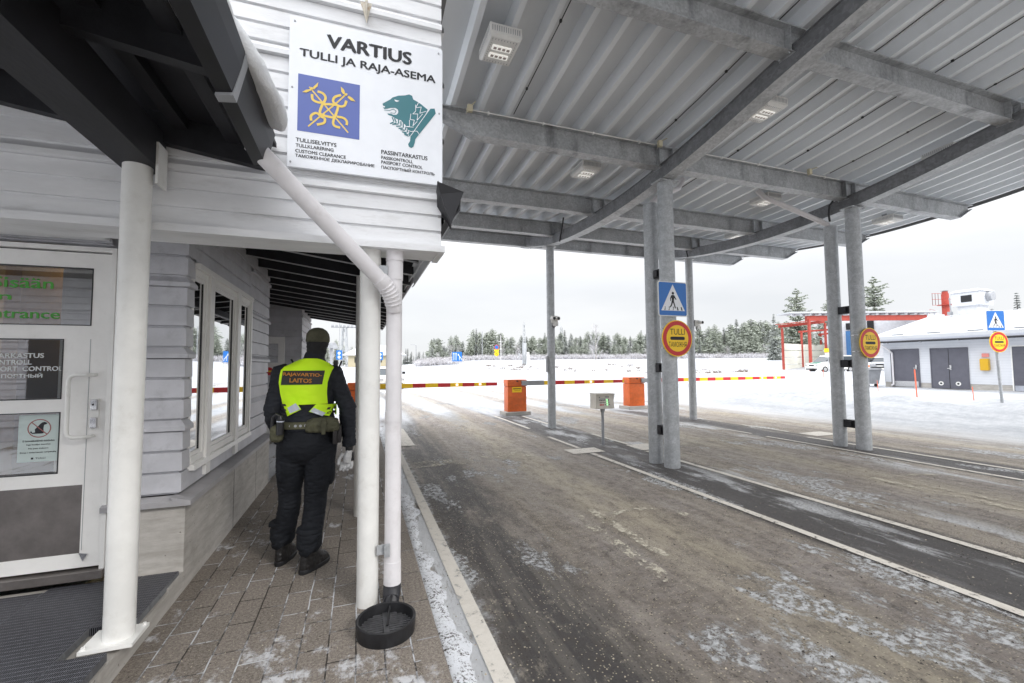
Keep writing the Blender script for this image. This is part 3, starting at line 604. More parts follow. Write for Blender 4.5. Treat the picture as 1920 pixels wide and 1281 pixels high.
for i, (s_, wd) in enumerate((('PASSINTARKASTUS', .40), ('PASSKONTROLL', .31), ('PASSPORT  CONTROL', .42), ('ПАСПОРТНЫЙ', .29))):
    xr = (-1.965, -2.025, -1.866, -1.968)[i]; put_text(lt, s_, (xr-wd, ty, 1.625-i*.043), u, v_, w=wd, h=.030, bold=.05)
lt.build('lettering', plain('pale lettering', (.62,.63,.62), .5), door)
nt_ = MB(); nt_.box(-2.072, -1.858, DY+.031, DY+.033, .95, 1.252); nt_.build('notice', plain('notice sheet', (.52,.60,.58), .4), door)
nd = MB(); cx_, cz_ = -1.968, 1.165; yy = DY+.0302
for k in range(32):
    a0, a1 = k*pi/16, (k+1)*pi/16
    nd.add([(cx_+.054*cos(a0), yy, cz_+.054*sin(a0)), (cx_+.060*cos(a0), yy, cz_+.060*sin(a0)), (cx_+.060*cos(a1), yy, cz_+.060*sin(a1)), (cx_+.054*cos(a1), yy, cz_+.054*sin(a1))], [(0,1,2,3)])
nd.add([(cx_-.042, yy-.0003, cz_+.038), (cx_-.038, yy-.0003, cz_+.042), (cx_+.042, yy-.0003, cz_-.038), (cx_+.038, yy-.0003, cz_-.042)], [(0,1,2,3)])
nd.build('ban_symbol', plain('ban ring', (.30,.10,.09), .5), door)
nd = MB(); nd.add([(cx_+a*1.15, yy+.0003, cz_+b*1.15) for a, b in [(.036,.028),(.03,.022),(.02,.018),(.018,.0),(.02,-.028),(.012,-.03),(-.03,-.03),(-.04,-.022),(-.036,-.012),(-.030,-.024),(-.018,-.022),(-.02,-.005),(-.008,.01),(.004,.026),(.012,.033),(.022,.036)]], [tuple(range(16))])
for i, s_ in enumerate(('Ei lemmikkieläimiä sisätiloihin', 'Inga husdjur inomhus', 'No pets indoors', 'Вход с животными запрещён')): put_text(nd, s_, (cx_, yy, 1.085-i*.025), u, v_, w=(.16,.12,.10,.18)[i], h=.012, bold=.03, center=True)
put_text(nd, 'TULLI', (cx_+.012, yy, .972), u, v_, w=.05, h=.011, center=True); nd.add([(cx_-.035, yy, .966), (cx_-.023, yy, .966), (cx_-.023, yy, .978), (cx_-.035, yy, .978)], [(0,1,2,3)])
nd.build('notice_print', M_['ink'], door)
# far door
fd = MB(); fd.bbox(-1.95, -1.50, 10.34, 10.39, .1, 2.2, .01); fdo = fd.build('side_door', M_['frame'], P_)
MB().add([(-1.88,10.33,1.65),(-1.62,10.33,1.65),(-1.62,10.33,2.05),(-1.88,10.33,2.05)],[(0,1,2,3)]).build('pane', M_['mirror_glass'], fdo); MB().add([(-1.88,10.33,.95),(-1.62,10.33,.95),(-1.62,10.33,1.52),(-1.88,10.33,1.52)],[(0,1,2,3)]).build('pane', M_['mirror_glass'], fdo)
dd = MB(); dd.disc((-1.78, 10.322, 1.47), (1,0,0), (0,0,1), .085, off=(0,-.004,0)); dd.build('stop_sticker', M_['red'], fdo)
dd = MB(); dd.box(-1.835, -1.725, 10.312, 10.317, 1.455, 1.485); dd.build('stop_sticker_bar', M_['yellow'], fdo)

# ---- gable carrying the big sign
GY, GXR, GZ = 3.0, .53, 2.335
gb = MB(); pg = board_profile(GZ+.03, 5.4, .112, 3, .016)
siding(gb, (-4.2, GY+.012), (GXR, GY+.012), (0, -1), pg)
siding(gb, (GXR-.014, GY), (GXR-.014, 4.6), (1, 0), pg)
gb.box(-4.2, GXR-.03, GY+.03, GY+.25, GZ+.04, 5.4)
gb.box(GXR-.2, GXR-.03, GY+.2, 4.6, 2.75, 5.4)
gb.build('gable_board_wall', M_['gable'], P_)
gs = MB(); gs.box(-4.2, GXR+.02, GY-.035, GY+.02, GZ, GZ+.045); gs.box(-4.2, GXR+.012, GY+.02, GY+.27, GZ+.005, GZ+.04); gs.box(GXR-.02, GXR+.022, GY+.02, GY+.30, GZ-.0, GZ+.047)
gs.build('gable_soffit', M_['gable'], P_)
tb = MB(); tb.bbox(-4.1, -1.62, 3.60, 3.70, 2.42, 2.56, .01); tb.build('door_head_trim', M_['gable'], P_)
# rafters and boarding of the walkway roof
def rz(x): return 2.62-.139*x
SX = .58
for k in range(16):
    y = 3.62+.6*k
    if y > 12.6: break
    r_ = MB(); r_.hexa([(-1.9,y-.025,rz(-1.9)),(SX,y-.025,rz(SX)),(SX,y+.025,rz(SX)),(-1.9,y+.025,rz(-1.9)),(-1.9,y-.025,rz(-1.9)+.15),(SX,y-.025,rz(SX)+.10),(SX,y+.025,rz(SX)+.10),(-1.9,y+.025,rz(-1.9)+.15)])
    ro = r_.build('rafter', M_['darkwood'], P_)
    e_ = MB(); e_.hexa([(-1.88,y-.022,rz(-1.88)-.006),(SX-.01,y-.022,rz(SX-.01)-.006),(SX-.01,y+.022,rz(SX-.01)-.006),(-1.88,y+.022,rz(-1.88)-.006),(-1.88,y-.022,rz(-1.88)),(SX-.01,y-.022,rz(SX-.01)),(SX-.01,y+.022,rz(SX-.01)),(-1.88,y+.022,rz(-1.88))])
    e_.build('rafter_edge', M_['raft_edge'], ro)
rb = MB(); rb.hexa([(-2.6,3.28,rz(-2.6)+.16),(SX+.02,3.28,rz(SX)+.105),(SX+.02,12.7,rz(SX)+.105),(-2.6,12.7,rz(-2.6)+.16),(-2.6,3.28,rz(-2.6)+.20),(SX+.02,3.28,rz(SX)+.145),(SX+.02,12.7,rz(SX)+.145),(-2.6,12.7,rz(-2.6)+.20)])
rb.build('walkway_roof', M_['darkwood'], P_)
cb = MB(); cb.box(.02, .11, 3.3, 12.6, 2.50, 2.60); cb.build('eaves_beam', M_['darkwood'], P_)
# gutter on the eave, with its dark end piece beside the gable
gu = MB(); pr2 = [(.565,2.575),(.60,2.56),(.635,2.60),(.64,2.70),(.628,2.70),(.622,2.605),(.598,2.575),(.575,2.585)]
gu.rings([[Vector((a, 2.86, b)) for a, b in pr2], [Vector((a, 12.75, b)) for a, b in pr2]]); gu.build('eaves_gutter', M_['darkmetal'], P_)
wt = MB(); wt.box(.555, .566, 3.3, 12.75, 2.575, 2.66); wt.build('fascia_board', M_['gable'], P_)
ge = MB(); ge.hexa([(.50,2.86,2.70),(.575,2.86,2.505),(.60,2.99,2.50),(.50,2.99,2.66),(.475,2.84,2.775),(.655,2.84,2.725),(.655,3.3,2.70),(.535,3.3,2.775)])
ge.build('gutter_end', M_['darkmetal'], P_)
# columns
def column(x, y, z0, z1, r, plate=.10):
    c = MB(); c.cyl(x, y, z0, z1, r, 40)
    o_ = c.build('column', M_['white'], P_, smooth=True); return o_
column(.066, 3.105, 0, 2.36, .068); column(.03, 4.93, 0, 2.52, .068); column(.03, 8.6, 0, 2.52, .068)
pc = column(-1.158, 2.885, .165, 2.66, .066)
bp = MB(); bp.box(-1.285, -1.065, 2.79, 2.985, .150, .168); bp.cyl(-1.08, 2.965, .168, .180, .009, 6); bp.cyl(-1.27, 2.81, .168, .180, .009, 6); bp.build('base_plate', M_['white'], pc)
cp = MB(); cp.box(-1.062, -1.05, 2.84, 2.96, 2.56, 2.79); cp.build('head_plate', M_['white'], pc)
# porch roof over the entrance
def pz(x): return 2.675-.147*x
pb = MB(); pb.box(-1.25, -1.065, .2, 2.975, 2.655, 2.885); pb.build('porch_beam', M_['darkwood'], P_)
for y in (2.955, 2.05, 1.15, .3):
    q = MB(); d0 = .175
    q.hexa([(-3.6,y-.03,pz(-3.6)),(-.56,y-.03,pz(-.56)),(-.56,y+.03,pz(-.56)),(-3.6,y+.03,pz(-3.6)),(-3.6,y-.03,pz(-3.6)+d0),(-.56,y-.03,pz(-.56)+.165),(-.56,y+.03,pz(-.56)+.165),(-3.6,y+.03,pz(-3.6)+d0)])
    q.build('porch_rafter', M_['darkwood'], P_)
for x in (-.72, -.98, -1.45, -1.85, -2.3, -2.8, -3.3):
    q = MB(); q.box(x-.035, x+.035, .1, 2.97, pz(x)+.10, pz(x)+.165); q.build('porch_batten', M_['darkwood'], P_)
q = MB(); q.hexa([(-3.8,0,pz(-3.8)+.175),(-.50,0,pz(-.50)+.165),(-.50,2.98,pz(-.50)+.165),(-3.8,2.98,pz(-3.8)+.175),(-3.8,0,pz(-3.8)+.22),(-.50,0,pz(-.50)+.19),(-.50,2.98,pz(-.50)+.19),(-3.8,2.98,pz(-3.8)+.22)])
q.build('porch_roof', M_['darkwood'], P_)
q = MB(); g2 = [(-.565,2.672),(-.505,2.680),(-.475,2.79),(-.462,2.86),(-.47,2.862),(-.49,2.80),(-.52,2.70),(-.56,2.69),(-.60,2.80),(-.615,2.86),(-.625,2.86),(-.60,2.77)]
q.rings([[Vector((a, -.2, b+.012)) for a, b in g2], [Vector((a, 2.70, b)) for a, b in g2]]); q.rings([[Vector((a, 2.70, b)) for a, b in g2[:1]+[(-.505,2.68),(-.462,2.86),(-.625,2.86)]], [Vector((a, 2.706, b)) for a, b in g2[:1]+[(-.505,2.68),(-.462,2.86),(-.625,2.86)]]])
g3 = [(a+(a+.545)*.08, b+(b-2.77)*.08) for a, b in g2[:4]]+[(a+(a+.545)*.02, b) for a, b in g2[4:7][:0]]
gut = q.build('porch_gutter', M_['darkmetal'], P_)
q = MB(); q.rings([[Vector((a, 2.02, b-.008)) for a, b in [(-.568,2.669),(-.502,2.678),(-.459,2.866),(-.47,2.866),(-.505,2.69),(-.565,2.68)]], [Vector((a, 2.075, b-.008)) for a, b in [(-.568,2.669),(-.502,2.678),(-.459,2.866),(-.47,2.866),(-.505,2.69),(-.565,2.68)]]]); q.build('gutter_joint', M_['grey'], gut)
# drainpipe: slanted run, ribbed elbow, upright, outlet
dp = MB(); dp.cyl(.222, 3.07, .10, 2.40, .0525, 28); dp.cyl(.222, 3.07, 2.14, 2.26, .0565, 28); dp.cyl(.222, 3.07, 2.27, 2.36, .058, 28); dp.cyl(.222, 3.07, .10, .27, .0570, 28, .0550); dp.cyl(.222, 3.07, 1.18, 1.25, .0552, 28)
dpo = dp.build('drainpipe', M_['whitepipe'], P_, smooth=True)
A = Vector((-.53, 2.66, 2.735)); B = Vector((.140, 2.965, 2.10)); D = (B-A).normalized()
sl_ = MB(); sl_.tube([A-D*.05, A+D*.03, B], .050, 28); sl_.tube([A-D*.02, A+D*.012], .053, 28)
sl_.build('slanted_pipe', M_['whitepipe'], P_, smooth=True)
el = MB(); pts = []; rr = []
for k in range(41):
    s_ = k/40; p = B*(1-s_)**2+Vector((.205, 3.00, 2.04))*2*s_*(1-s_)+Vector((.222, 3.05, 1.93))*s_*s_
    pts.append(p); rr.append(.0525+(.0045 if k % 5 in (1, 2) and 3 < k < 34 else 0))
el.tube(pts, rr, 28); el.tube([B-D*.03, B+D*.01], .055, 28); el.build('ribbed_elbow', M_['whitepipe'], P_, smooth=True)
br = MB(); br.box(.12, .185, 3.03, 3.042, .33, .39); br.box(.165, .20, 3.006, 3.020, .32, .40); br.box(.12, .175, 3.03, 3.042, 2.17, 2.23); br.build('pipe_bracket', M_['galv'], P_)
ou = MB(); n_ = 24
ringA = [Vector((.222+.0570*cos(2*pi*i/n_), 3.07+.0570*sin(2*pi*i/n_), .125)) for i in range(n_)]
ringB = [Vector((.218+.0575*cos(2*pi*i/n_), 3.05+.056*sin(2*pi*i/n_), .085-.025*sin(2*pi*i/n_))) for i in range(n_)]
ringC = [Vector((.205+.050*cos(2*pi*i/n_), 2.965+.020*sin(2*pi*i/n_), .055+.040*sin(2*pi*i/n_))) for i in range(n_)]
ringD = [Vector((.205+.044*cos(2*pi*i/n_), 2.967+.017*sin(2*pi*i/n_), .056+.035*sin(2*pi*i/n_))) for i in range(n_)]
ringE = [Vector((.218+.050*cos(2*pi*i/n_), 3.045+.048*sin(2*pi*i/n_), .09-.025*sin(2*pi*i/n_))) for i in range(n_)]
ou.rings([ringA, ringB, ringC, ringD, ringE], caps=False); ou.build('outlet', M_['darkmetal'], P_, smooth=True)
# rust-stained bracket high on the gable
q = MB(); q.prism([(-.02,2.985,4.0),(.055,2.985,4.0),(.022,2.985,3.86)], (0,-.01,0)); q.prism([(.01,2.975,4.0),(.028,2.975,4.0),(.022,2.975,3.88)], (0,-.05,0)); q.build('gable_bracket', paint('rusty white steel', (.62,.58,.5), .6, .1, 12, 0, 0, 60, ((.35,.16,.04), .8)), P_)
# snow hanging off the porch roof
sn = MB(); rg = []
for i in range(41):
    y = -.3+i*3.0/40; a = sstep(1.55, 2.40, y)*(1-sstep(2.52, 2.72, y)*.8); bulge = .03+.058*a+(.035*nse(0, y, 0, 4)+.014*nse(0, y, 3, 14))*a
    cx_, cz_ = -.57+.115*a, 2.955-.015*a+.012*a*nse(4, y, 0, 6); ring = []
    for k in range(14):
        w_ = 2*pi*k/14; rx = (bulge if cos(w_) > 0 else .20); ring.append(Vector((cx_+rx*cos(w_), y, cz_+(.03+.055*a)*sin(w_)+(.0 if cos(w_) < 0 else -.05*cos(w_)*a))))
    rg.append(ring)
rg = [[p+Vector((.022*noise.noise(p*8), 0, .024*noise.noise(p*6+V(3,1,2))-(.03*max(0, (p.x+.52))/.1))) if abs(p.x+.57) > .001 else p for p in r] for r in rg]
sn.rings(rg); tag(sn.build('roof_snow', M_['clean_snow'], smooth=True, ang=180), 'rounded lip of snow hanging over the porch gutter', 'snow', kind='stuff')
# door glass mirrors a wing added behind the camera, built further down
# ---- entrance platform with metal grating
pf = thing('entrance_platform', 'low concrete platform with dark metal grating in front of the glazed door', 'platform', (-1.6, 2.8, 0))
q = MB(); q.box(-4.2, -1.14, .2, 3.70, -.05, .115); q.box(-4.2, -1.14-.001, 3.45, 3.704, .10, .14); q.build('concrete_base', M_['concrete'], pf)
t = NT('metal grating'); x, y, z = t.sep(t.pos())
wx = t.math('ABSOLUTE', t.math('SUBTRACT', t.math('FRACT', t.math('MULTIPLY', x, 1/.009)), .5)); wy = t.math('ABSOLUTE', t.math('SUBTRACT', t.math('FRACT', t.math('MULTIPLY', y, 1/.034)), .5))
mk = t.math('MAXIMUM', t.ss(.28, .38, wx), t.ss(.40, .46, wy))
t.set(t.mix(mk, (.012,.012,.014,1), t.mix(t.noise(t.pos(), 30, 4), (.10,.10,.12,1), (.28,.29,.33,1))), .45, .5); t.bump(mk, .006, .8); GRT = t.mat
def grate(x0, x1, y0, y1):
    q = MB(); q.box(x0, x1, y0, y1, .125, .165); n_ = int((y1-y0)/.0105)
    q.cm = 1
    for k in range(n_): yk = y0+(k+.3)*(y1-y0)/n_; q.box(x1, x1+.003, yk, yk+.004, .125, .163)
    return q.build('grating', [GRT, M_['galv_dark']], pf)
for (a, b, c, d_) in ((-1.345, -1.15, 3.03, 3.655), (-1.345, -1.15, .3, 2.75), (-1.83, -1.35, .3, 3.655), (-2.6, -1.835, .3, 3.6), (-3.6, -2.605, .3, 3.6)): grate(a, b, c, d_)
q = MB(); q.bbox(-1.26, -1.145, 3.02, 3.05, .12, .172, .004); q.build('grating_clamp', M_['galv'], pf)

# ---- drain ring under the pipe
dn = thing('drain_ring', 'black iron gully ring with slotted grate under the white drainpipe', 'drain', (.165, 2.745, 0))
q = MB(); n_ = 48
def rg_(r, z, sx=1.0): return [Vector((.165+r*cos(2*pi*i/n_), 2.745+r*sx*sin(2*pi*i/n_), z)) for i in range(n_)]
q.rings([rg_(.160, -.02), rg_(.168, .055), rg_(.170, .085), rg_(.164, .090), rg_(.154, .086), rg_(.150, .02)], caps=False); q.build('ring', M_['rubber'], dn, smooth=True, ang=50)
q = MB(); 
for k in range(-6, 7):
    w_ = sqrt(max(0, .15**2-(k*.022)**2)); q.box(.165-w_, .165+w_, 2.745+k*.022-.006, 2.745+k*.022+.006, .022, .034)
q.box(.15, .18, 2.605, 2.885, .030, .040); q.build('grate', paint('worn iron grate', (.07,.07,.075), .5, .2, 20), dn)
q = MB(); q.disc((.165, 2.745, .012), (1,0,0), (0,1,0), .155); q.build('pit', M_['black'], dn)
q = MB(); q.tube([(.220, 3.05, .16), (.216, 3.0, .085), (.205, 2.94, .08), (.170, 2.73, .045)], .0065, 8); tag(q.build('heating_cable', M_['black'], smooth=True), 'thin black trace-heating cable running from the drainpipe mouth into the ring', 'cable')

# unseen wing added behind the viewer to darken the door glass reflection
nw = thing('added_wing', 'grey boarded wing added behind the viewer to darken the door pane reflections', 'building', (-9, -7, 0))
q = MB(); siding(q, (-1.8, -5), (-16, -5), (0, 1), board_profile(.3, 3.6, .146, 3)); q.box(-16, -1.8, -9, -5.02, 0, 3.6); q.build('wall', M_['clad'], nw)
q = MB(); q.box(-16.5, -1.3, -9.5, -4.3, 3.6, 3.8); q.build('roof', M_['darkwood'], nw)
for k in range(5): q = MB(); q.box(-4.2-2.6*k, -2.9-2.6*k, -4.99, -4.95, .9, 2.4); q.build('window', M_['car_glass'], nw)
# ================================================================ CANOPY
def curve(pts):
    def f(y):
        if y <= pts[0][0]: a, b = pts[0], pts[1]; return a[1]+(b[1]-a[1])*(y-a[0])/(b[0]-a[0])
        if y >= pts[-1][0]: a, b = pts[-2], pts[-1]; return b[1]+(b[1]-a[1])*(y-b[0])/(b[0]-a[0])
        for i in range(len(pts)-1):
            if pts[i][0] <= y <= pts[i+1][0]:
                p0 = pts[max(i-1, 0)]; p1 = pts[i]; p2 = pts[i+1]; p3 = pts[min(i+2, len(pts)-1)]
                h = p2[0]-p1[0]; t_ = (y-p1[0])/h
                m1 = (p2[1]-p0[1])/(p2[0]-p0[0]); m2 = (p3[1]-p1[1])/(p3[0]-p1[0])
                return (2*t_**3-3*t_**2+1)*p1[1]+(t_**3-2*t_**2+t_)*h*m1+(-2*t_**3+3*t_**2)*p2[1]+(t_**3-t_**2)*h*m2
    return f
zb = curve([(-4, 6.02), (2.5, 4.915), (3.5, 4.755), (4.8, 4.53), (6.0, 4.405), (7.0, 4.36), (7.9, 4.37), (9.0, 4.445), (10.1, 4.60), (11.4, 4.93)])
zd = curve([(-4, 6.4), (1.3, 5.57), (3.4, 5.24), (5.5, 4.985), (7.6, 4.905), (9.6, 5.04), (11.5, 5.28), (12.1, 5.40)])
CX0, CX1 = .80, 12.72
cn = thing('lane_canopy', 'curved galvanised steel canopy over the lanes with ribbed deck and paired round posts', 'canopy', (6.7, 5.6, 0))
def deck_z(x, y): return zd(y)
q = MB(); prof = []
x = CX0
while x < CX1-.3:
    prof += [(x+.0, .15), (x+.272, .15), (x+.298, .0), (x+.362, .0)]
    x += .38
prof.append((min(x, CX1), .15))
yy_ = [-3.5+.45*k for k in range(35)]; yy_ = [y for y in yy_ if y < 12.0]+[12.0]
for y in yy_: q.v += [Vector((a, y, zd(y)+b)) for a, b in prof]
n_ = len(prof)
for i in range(len(yy_)-1):
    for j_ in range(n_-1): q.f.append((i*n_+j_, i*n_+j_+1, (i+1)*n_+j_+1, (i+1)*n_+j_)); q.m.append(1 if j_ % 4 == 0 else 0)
q.build('deck', [M_['deck'], M_['deck_pan_shade']], cn)
q = MB()
rg = [[Vector((CX0-.05, y, zd(y)+.155)), Vector((CX1+.03, y, zd(y)+.155)), Vector((CX1+.03, y, zd(y)+.20)), Vector((CX0-.05, y, zd(y)+.20))] for y in yy_]
q.rings(rg); q.build('roof_cover', M_['fascia'], cn)
q = MB(); rg = [[Vector((CX1, y, zd(y)-.02)), Vector((CX1+.035, y, zd(y)-.02)), Vector((CX1+.035, y, zd(y)+.13)), Vector((CX1, y, zd(y)+.13))] for y in yy_]
q.rings(rg); q.build('edge_flashing', M_['fascia'], cn)
q = MB(); rg = [[Vector((a, y, zd(y)+.27)) for a, y in ()] for _ in ()]
# snow on the roof
ys2 = yy_; rg = [[Vector((CX0, y, zd(y)+.202)), Vector((CX1, y, zd(y)+.202)), Vector((CX1-.1, y, zd(y)+.36)), Vector((CX0+.1, y, zd(y)+.36))] for y in ys2]
q.rings(rg); tag(q.build('canopy_snow', M_['snow']), 'layer of snow lying on top of the canopy', 'snow', kind='stuff')
# main beams, bent along the lane
for bx, y1 in ((4.52, 11.42), (8.73, 11.42)):
    q = MB(); rg = []
    ys3 = [-3.5+.3*k for k in range(60) if -3.5+.3*k < y1]+[y1]
    w_, hh, tf, tw = .105, .235, .012, .10
    for y in ys3:
        z = zb(y); rg.append([Vector((bx-w_, y, z)), Vector((bx+w_, y, z)), Vector((bx+w_, y, z+tf)), Vector((bx+tw-.008, y, z+tf+.004)), Vector((bx+tw-.008, y, z+hh-tf)), Vector((bx+w_, y, z+hh-tf)), Vector((bx+w_, y, z+hh)), Vector((bx-w_-.006, y, z+hh)), Vector((bx-w_-.006, y, z+hh-tf)), Vector((bx-tw+.004, y, z+hh-tf)), Vector((bx-tw+.004, y, z+tf)), Vector((bx-w_, y, z+tf))])
    n0 = 12; vs = [p for r in rg for p in r]; fs = []; ms = []
    for i in range(len(rg)-1):
        for j_ in range(n0): fs.append((i*n0+j_, i*n0+(j_+1) % n0, (i+1)*n0+(j_+1) % n0, (i+1)*n0+j_)); ms.append(0 if j_ == 0 else 1)  # bottom face in the lighter steel, all other faces in the darker
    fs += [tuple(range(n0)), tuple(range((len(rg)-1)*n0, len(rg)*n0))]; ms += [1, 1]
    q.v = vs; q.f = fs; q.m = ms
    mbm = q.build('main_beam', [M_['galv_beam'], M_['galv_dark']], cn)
# cross beams: I profile with tapered ends
for (y, z) in ((-2.8, 5.92), (-.7, 5.58), (1.3, 5.25), (3.38, 4.93), (5.60, 4.635), (7.64, 4.565), (9.62, 4.70), (11.60, 4.95)):
    q = MB(); h_ = zd(y)-z-.004; x0, x1 = (1.42, 12.12); yw = y+.0; fl = .085
    def rail(za, zb_, xa, xb, ya, yb): q.box(xa, xb, ya, yb, za, zb_)
    rail(z, z+.014, x0, x1, yw-fl, yw+fl); rail(z+h_-.014, z+h_, CX0+.05, CX1-.12, yw-fl, yw+fl)
    q.prism([(x0, yw-.006, z+.014), (x1, yw-.006, z+.014), (CX1-.15, yw-.006, z+h_-.10), (CX1-.15, yw-.006, z+h_-.014), (CX0+.08, yw-.006, z+h_-.014), (CX0+.08, yw-.006, z+h_-.10)], (0, .012, 0))
    for (xa, za, xb, zb_) in ((x1, z, CX1-.15, z+h_-.10), (CX0+.08, z+h_-.10, x0, z)):
        q.hexa([(xa, yw-fl, za), (xb, yw-fl, zb_), (xb, yw+fl, zb_), (xa, yw+fl, za), (xa, yw-fl, za+.014), (xb, yw-fl, zb_+.014), (xb, yw+fl, zb_+.014), (xa, yw+fl, za+.014)])
    cbm = q.build('cross_beam', M_['galv_beam'], cn)
    s_ = MB()
    for bx in (4.52, 8.73):
        for dx in (-.13, .13): s_.box(bx+dx-.005, bx+dx+.005, yw-fl+.005, yw-.008, z+.016, z+h_-.016)
    s_.build('stiffener', M_['galv_beam'], cbm)
    for bx in (4.52, 8.73):
        b_ = MB(); b_.box(bx-.10, bx+.10, yw-fl-.012, yw+fl+.012, z-.012, z-.001)
        for dx in (-.075, .075):
            for dy in (-.06, .06): b_.cyl(bx+dx*1.9, yw+dy, z+.014, z+.030, .013, 6); b_.cyl(bx+dx*1.9, yw+dy, z-.02, z-.002, .013, 6)
        b_.build('bolted_plate', M_['galv'], cbm)
# posts
def post(x, y, r, ztop, name='post', cap=True):
    q = MB(); q.cyl(x, y, -.02, ztop, r, 36); o_ = q.build(name, M_['galv'], cn, smooth=True)
    if cap:
        c = MB(); c.box(x-.17, x+.17, y-.12, y+.12, ztop-.001, ztop+.018); c.build('cap_plate', M_['galv_beam'], o_)
        for dx in (-.14, .14): c = MB(); c.cyl(x+dx, y-.10, ztop-.02, ztop, .012, 6); c.build('cap_bolt', M_['galv'], o_)
    return o_
post(4.545, 5.61, .118, 4.42); post(4.53, 5.97, .112, 4.20, cap=False)
post(8.70, 5.50, .118, 4.43); post(8.69, 5.91, .112, 4.22, cap=False)
post(4.60, 10.16, .10, 4.585); post(9.02, 10.18, .10, 4.585)
for (x, y0, y1, zs) in ((4.54, 5.70, 5.88, (3.0, 1.50, .52)), (8.70, 5.60, 5.82, (2.55, 1.54, .42))):
    for z in zs:
        q = MB(); q.box(x-.055, x+.055, y0, y1, z-.07, z+.07); q.box(x-.085, x-.055, y0+.05, y1-.05, z-.05, z+.05); q.build('post_bracket', M_['darkmetal'], cn)
# asphalt collars under the posts are dark
for (x, y) in ((4.545, 5.61), (4.53, 5.97), (8.70, 5.50), (8.69, 5.91), (4.60, 10.16), (9.02, 10.18)):
    pass
# rain pipes from the deck valley down into the rear posts
q = MB(); q.tube([(5.55, 6.35, 4.93), (5.40, 6.3, 4.72), (5.25, 6.22, 4.64), (4.72, 6.0, 4.36), (4.58, 5.98, 4.24), (4.54, 5.97, 4.12)], .048, 16, upv=(0, 1, 0)); q.build('rain_pipe', M_['whitepipe'], cn, smooth=True)
q = MB(); q.tube([(7.35, 6.35, 4.95), (7.45, 6.3, 4.82), (7.6, 6.22, 4.72), (8.48, 5.96, 4.33), (8.62, 5.92, 4.26), (8.68, 5.91, 4.14)], .048, 16, upv=(0, 1, 0)); q.tube([(8.46, 5.965, 4.34), (8.50, 5.955, 4.32)], .056, 16); q.build('rain_pipe', M_['whitepipe'], cn, smooth=True)
# thin conduit on top of the second beam and cables along ribs
q = MB(); q.tube([(1.3, 5.50, 4.955), (4.3, 5.50, 4.955)], .009, 6); q.tube([(5.0, 5.50, 4.955), (8.4, 5.50, 4.955)], .009, 6)
for k in range(9): q.box(1.6+k*.8, 1.62+k*.8, 5.485, 5.515, 4.93, 4.97)
q.build('conduit', M_['white'], cn)
for (cx_, y0_, y1_) in ((1.955, 2.0, 5.45), (4.23, 2.2, 5.4), (5.75, 2.5, 7.4), (6.9, 2.5, 5.4), (8.0, 2.6, 5.4), (9.9, 1.5, 5.4)):
    q = MB(); pts = [(cx_, y0_+(y1_-y0_)*k/14, zd(y0_+(y1_-y0_)*k/14)-.012+.004*(k % 2)) for k in range(15)]; q.tube(pts, .006, 5)
    for k in (3, 8, 12): p = pts[k]; q.box(p[0]-.012, p[0]+.012, p[1]-.012, p[1]+.012, p[2]-.006, p[2]+.02)
    q.build('cable_run', M_['black'], cn)
for pts in ([(4.38, 8.9, 4.93), (4.37, 8.95, 4.72), (4.39, 9.1, 4.55), (4.42, 9.2, 4.46)], [(8.70, 10.0, 5.05), (8.56, 9.9, 5.0), (8.55, 9.75, 4.8), (8.57, 9.7, 4.52)], [(8.62, 5.75, 4.72), (8.57, 5.82, 4.60), (8.58, 5.85, 4.44), (8.62, 5.86, 4.30)]):
    q = MB(); q.tube(pts, .018, 8); q.build('cable_loop', M_['black'], cn, smooth=True)
# junction boxes
for i, (x, y, lb) in enumerate(((1.34, 5.44, 'cream junction box on the second cross beam closest to the big white sign'), (4.33, 5.42, 'cream junction box on the beam just left of the first bent main beam'), (7.5, 5.40, 'cream junction box on the beam between the two bent main beams'))):
    q = MB(); q.bbox(x-.035, x+.035, y-.02, y+.03, zd(y)-.10, zd(y)-.005, .008); q.tube([(x-.03, y, zd(y)-.1), (x-.05, y, zd(y)-.14), (x-.04, y+.01, zd(y)-.05)], .005, 6); q.tube([(x+.02, y, zd(y)-.01), (x+.05, y-.1, zd(y)-.01)], .007, 6)
    tag(q.build('junction_box', plain('cream plastic', (.62,.56,.40), .5)), lb, 'junction box', 'junction boxes under the canopy')
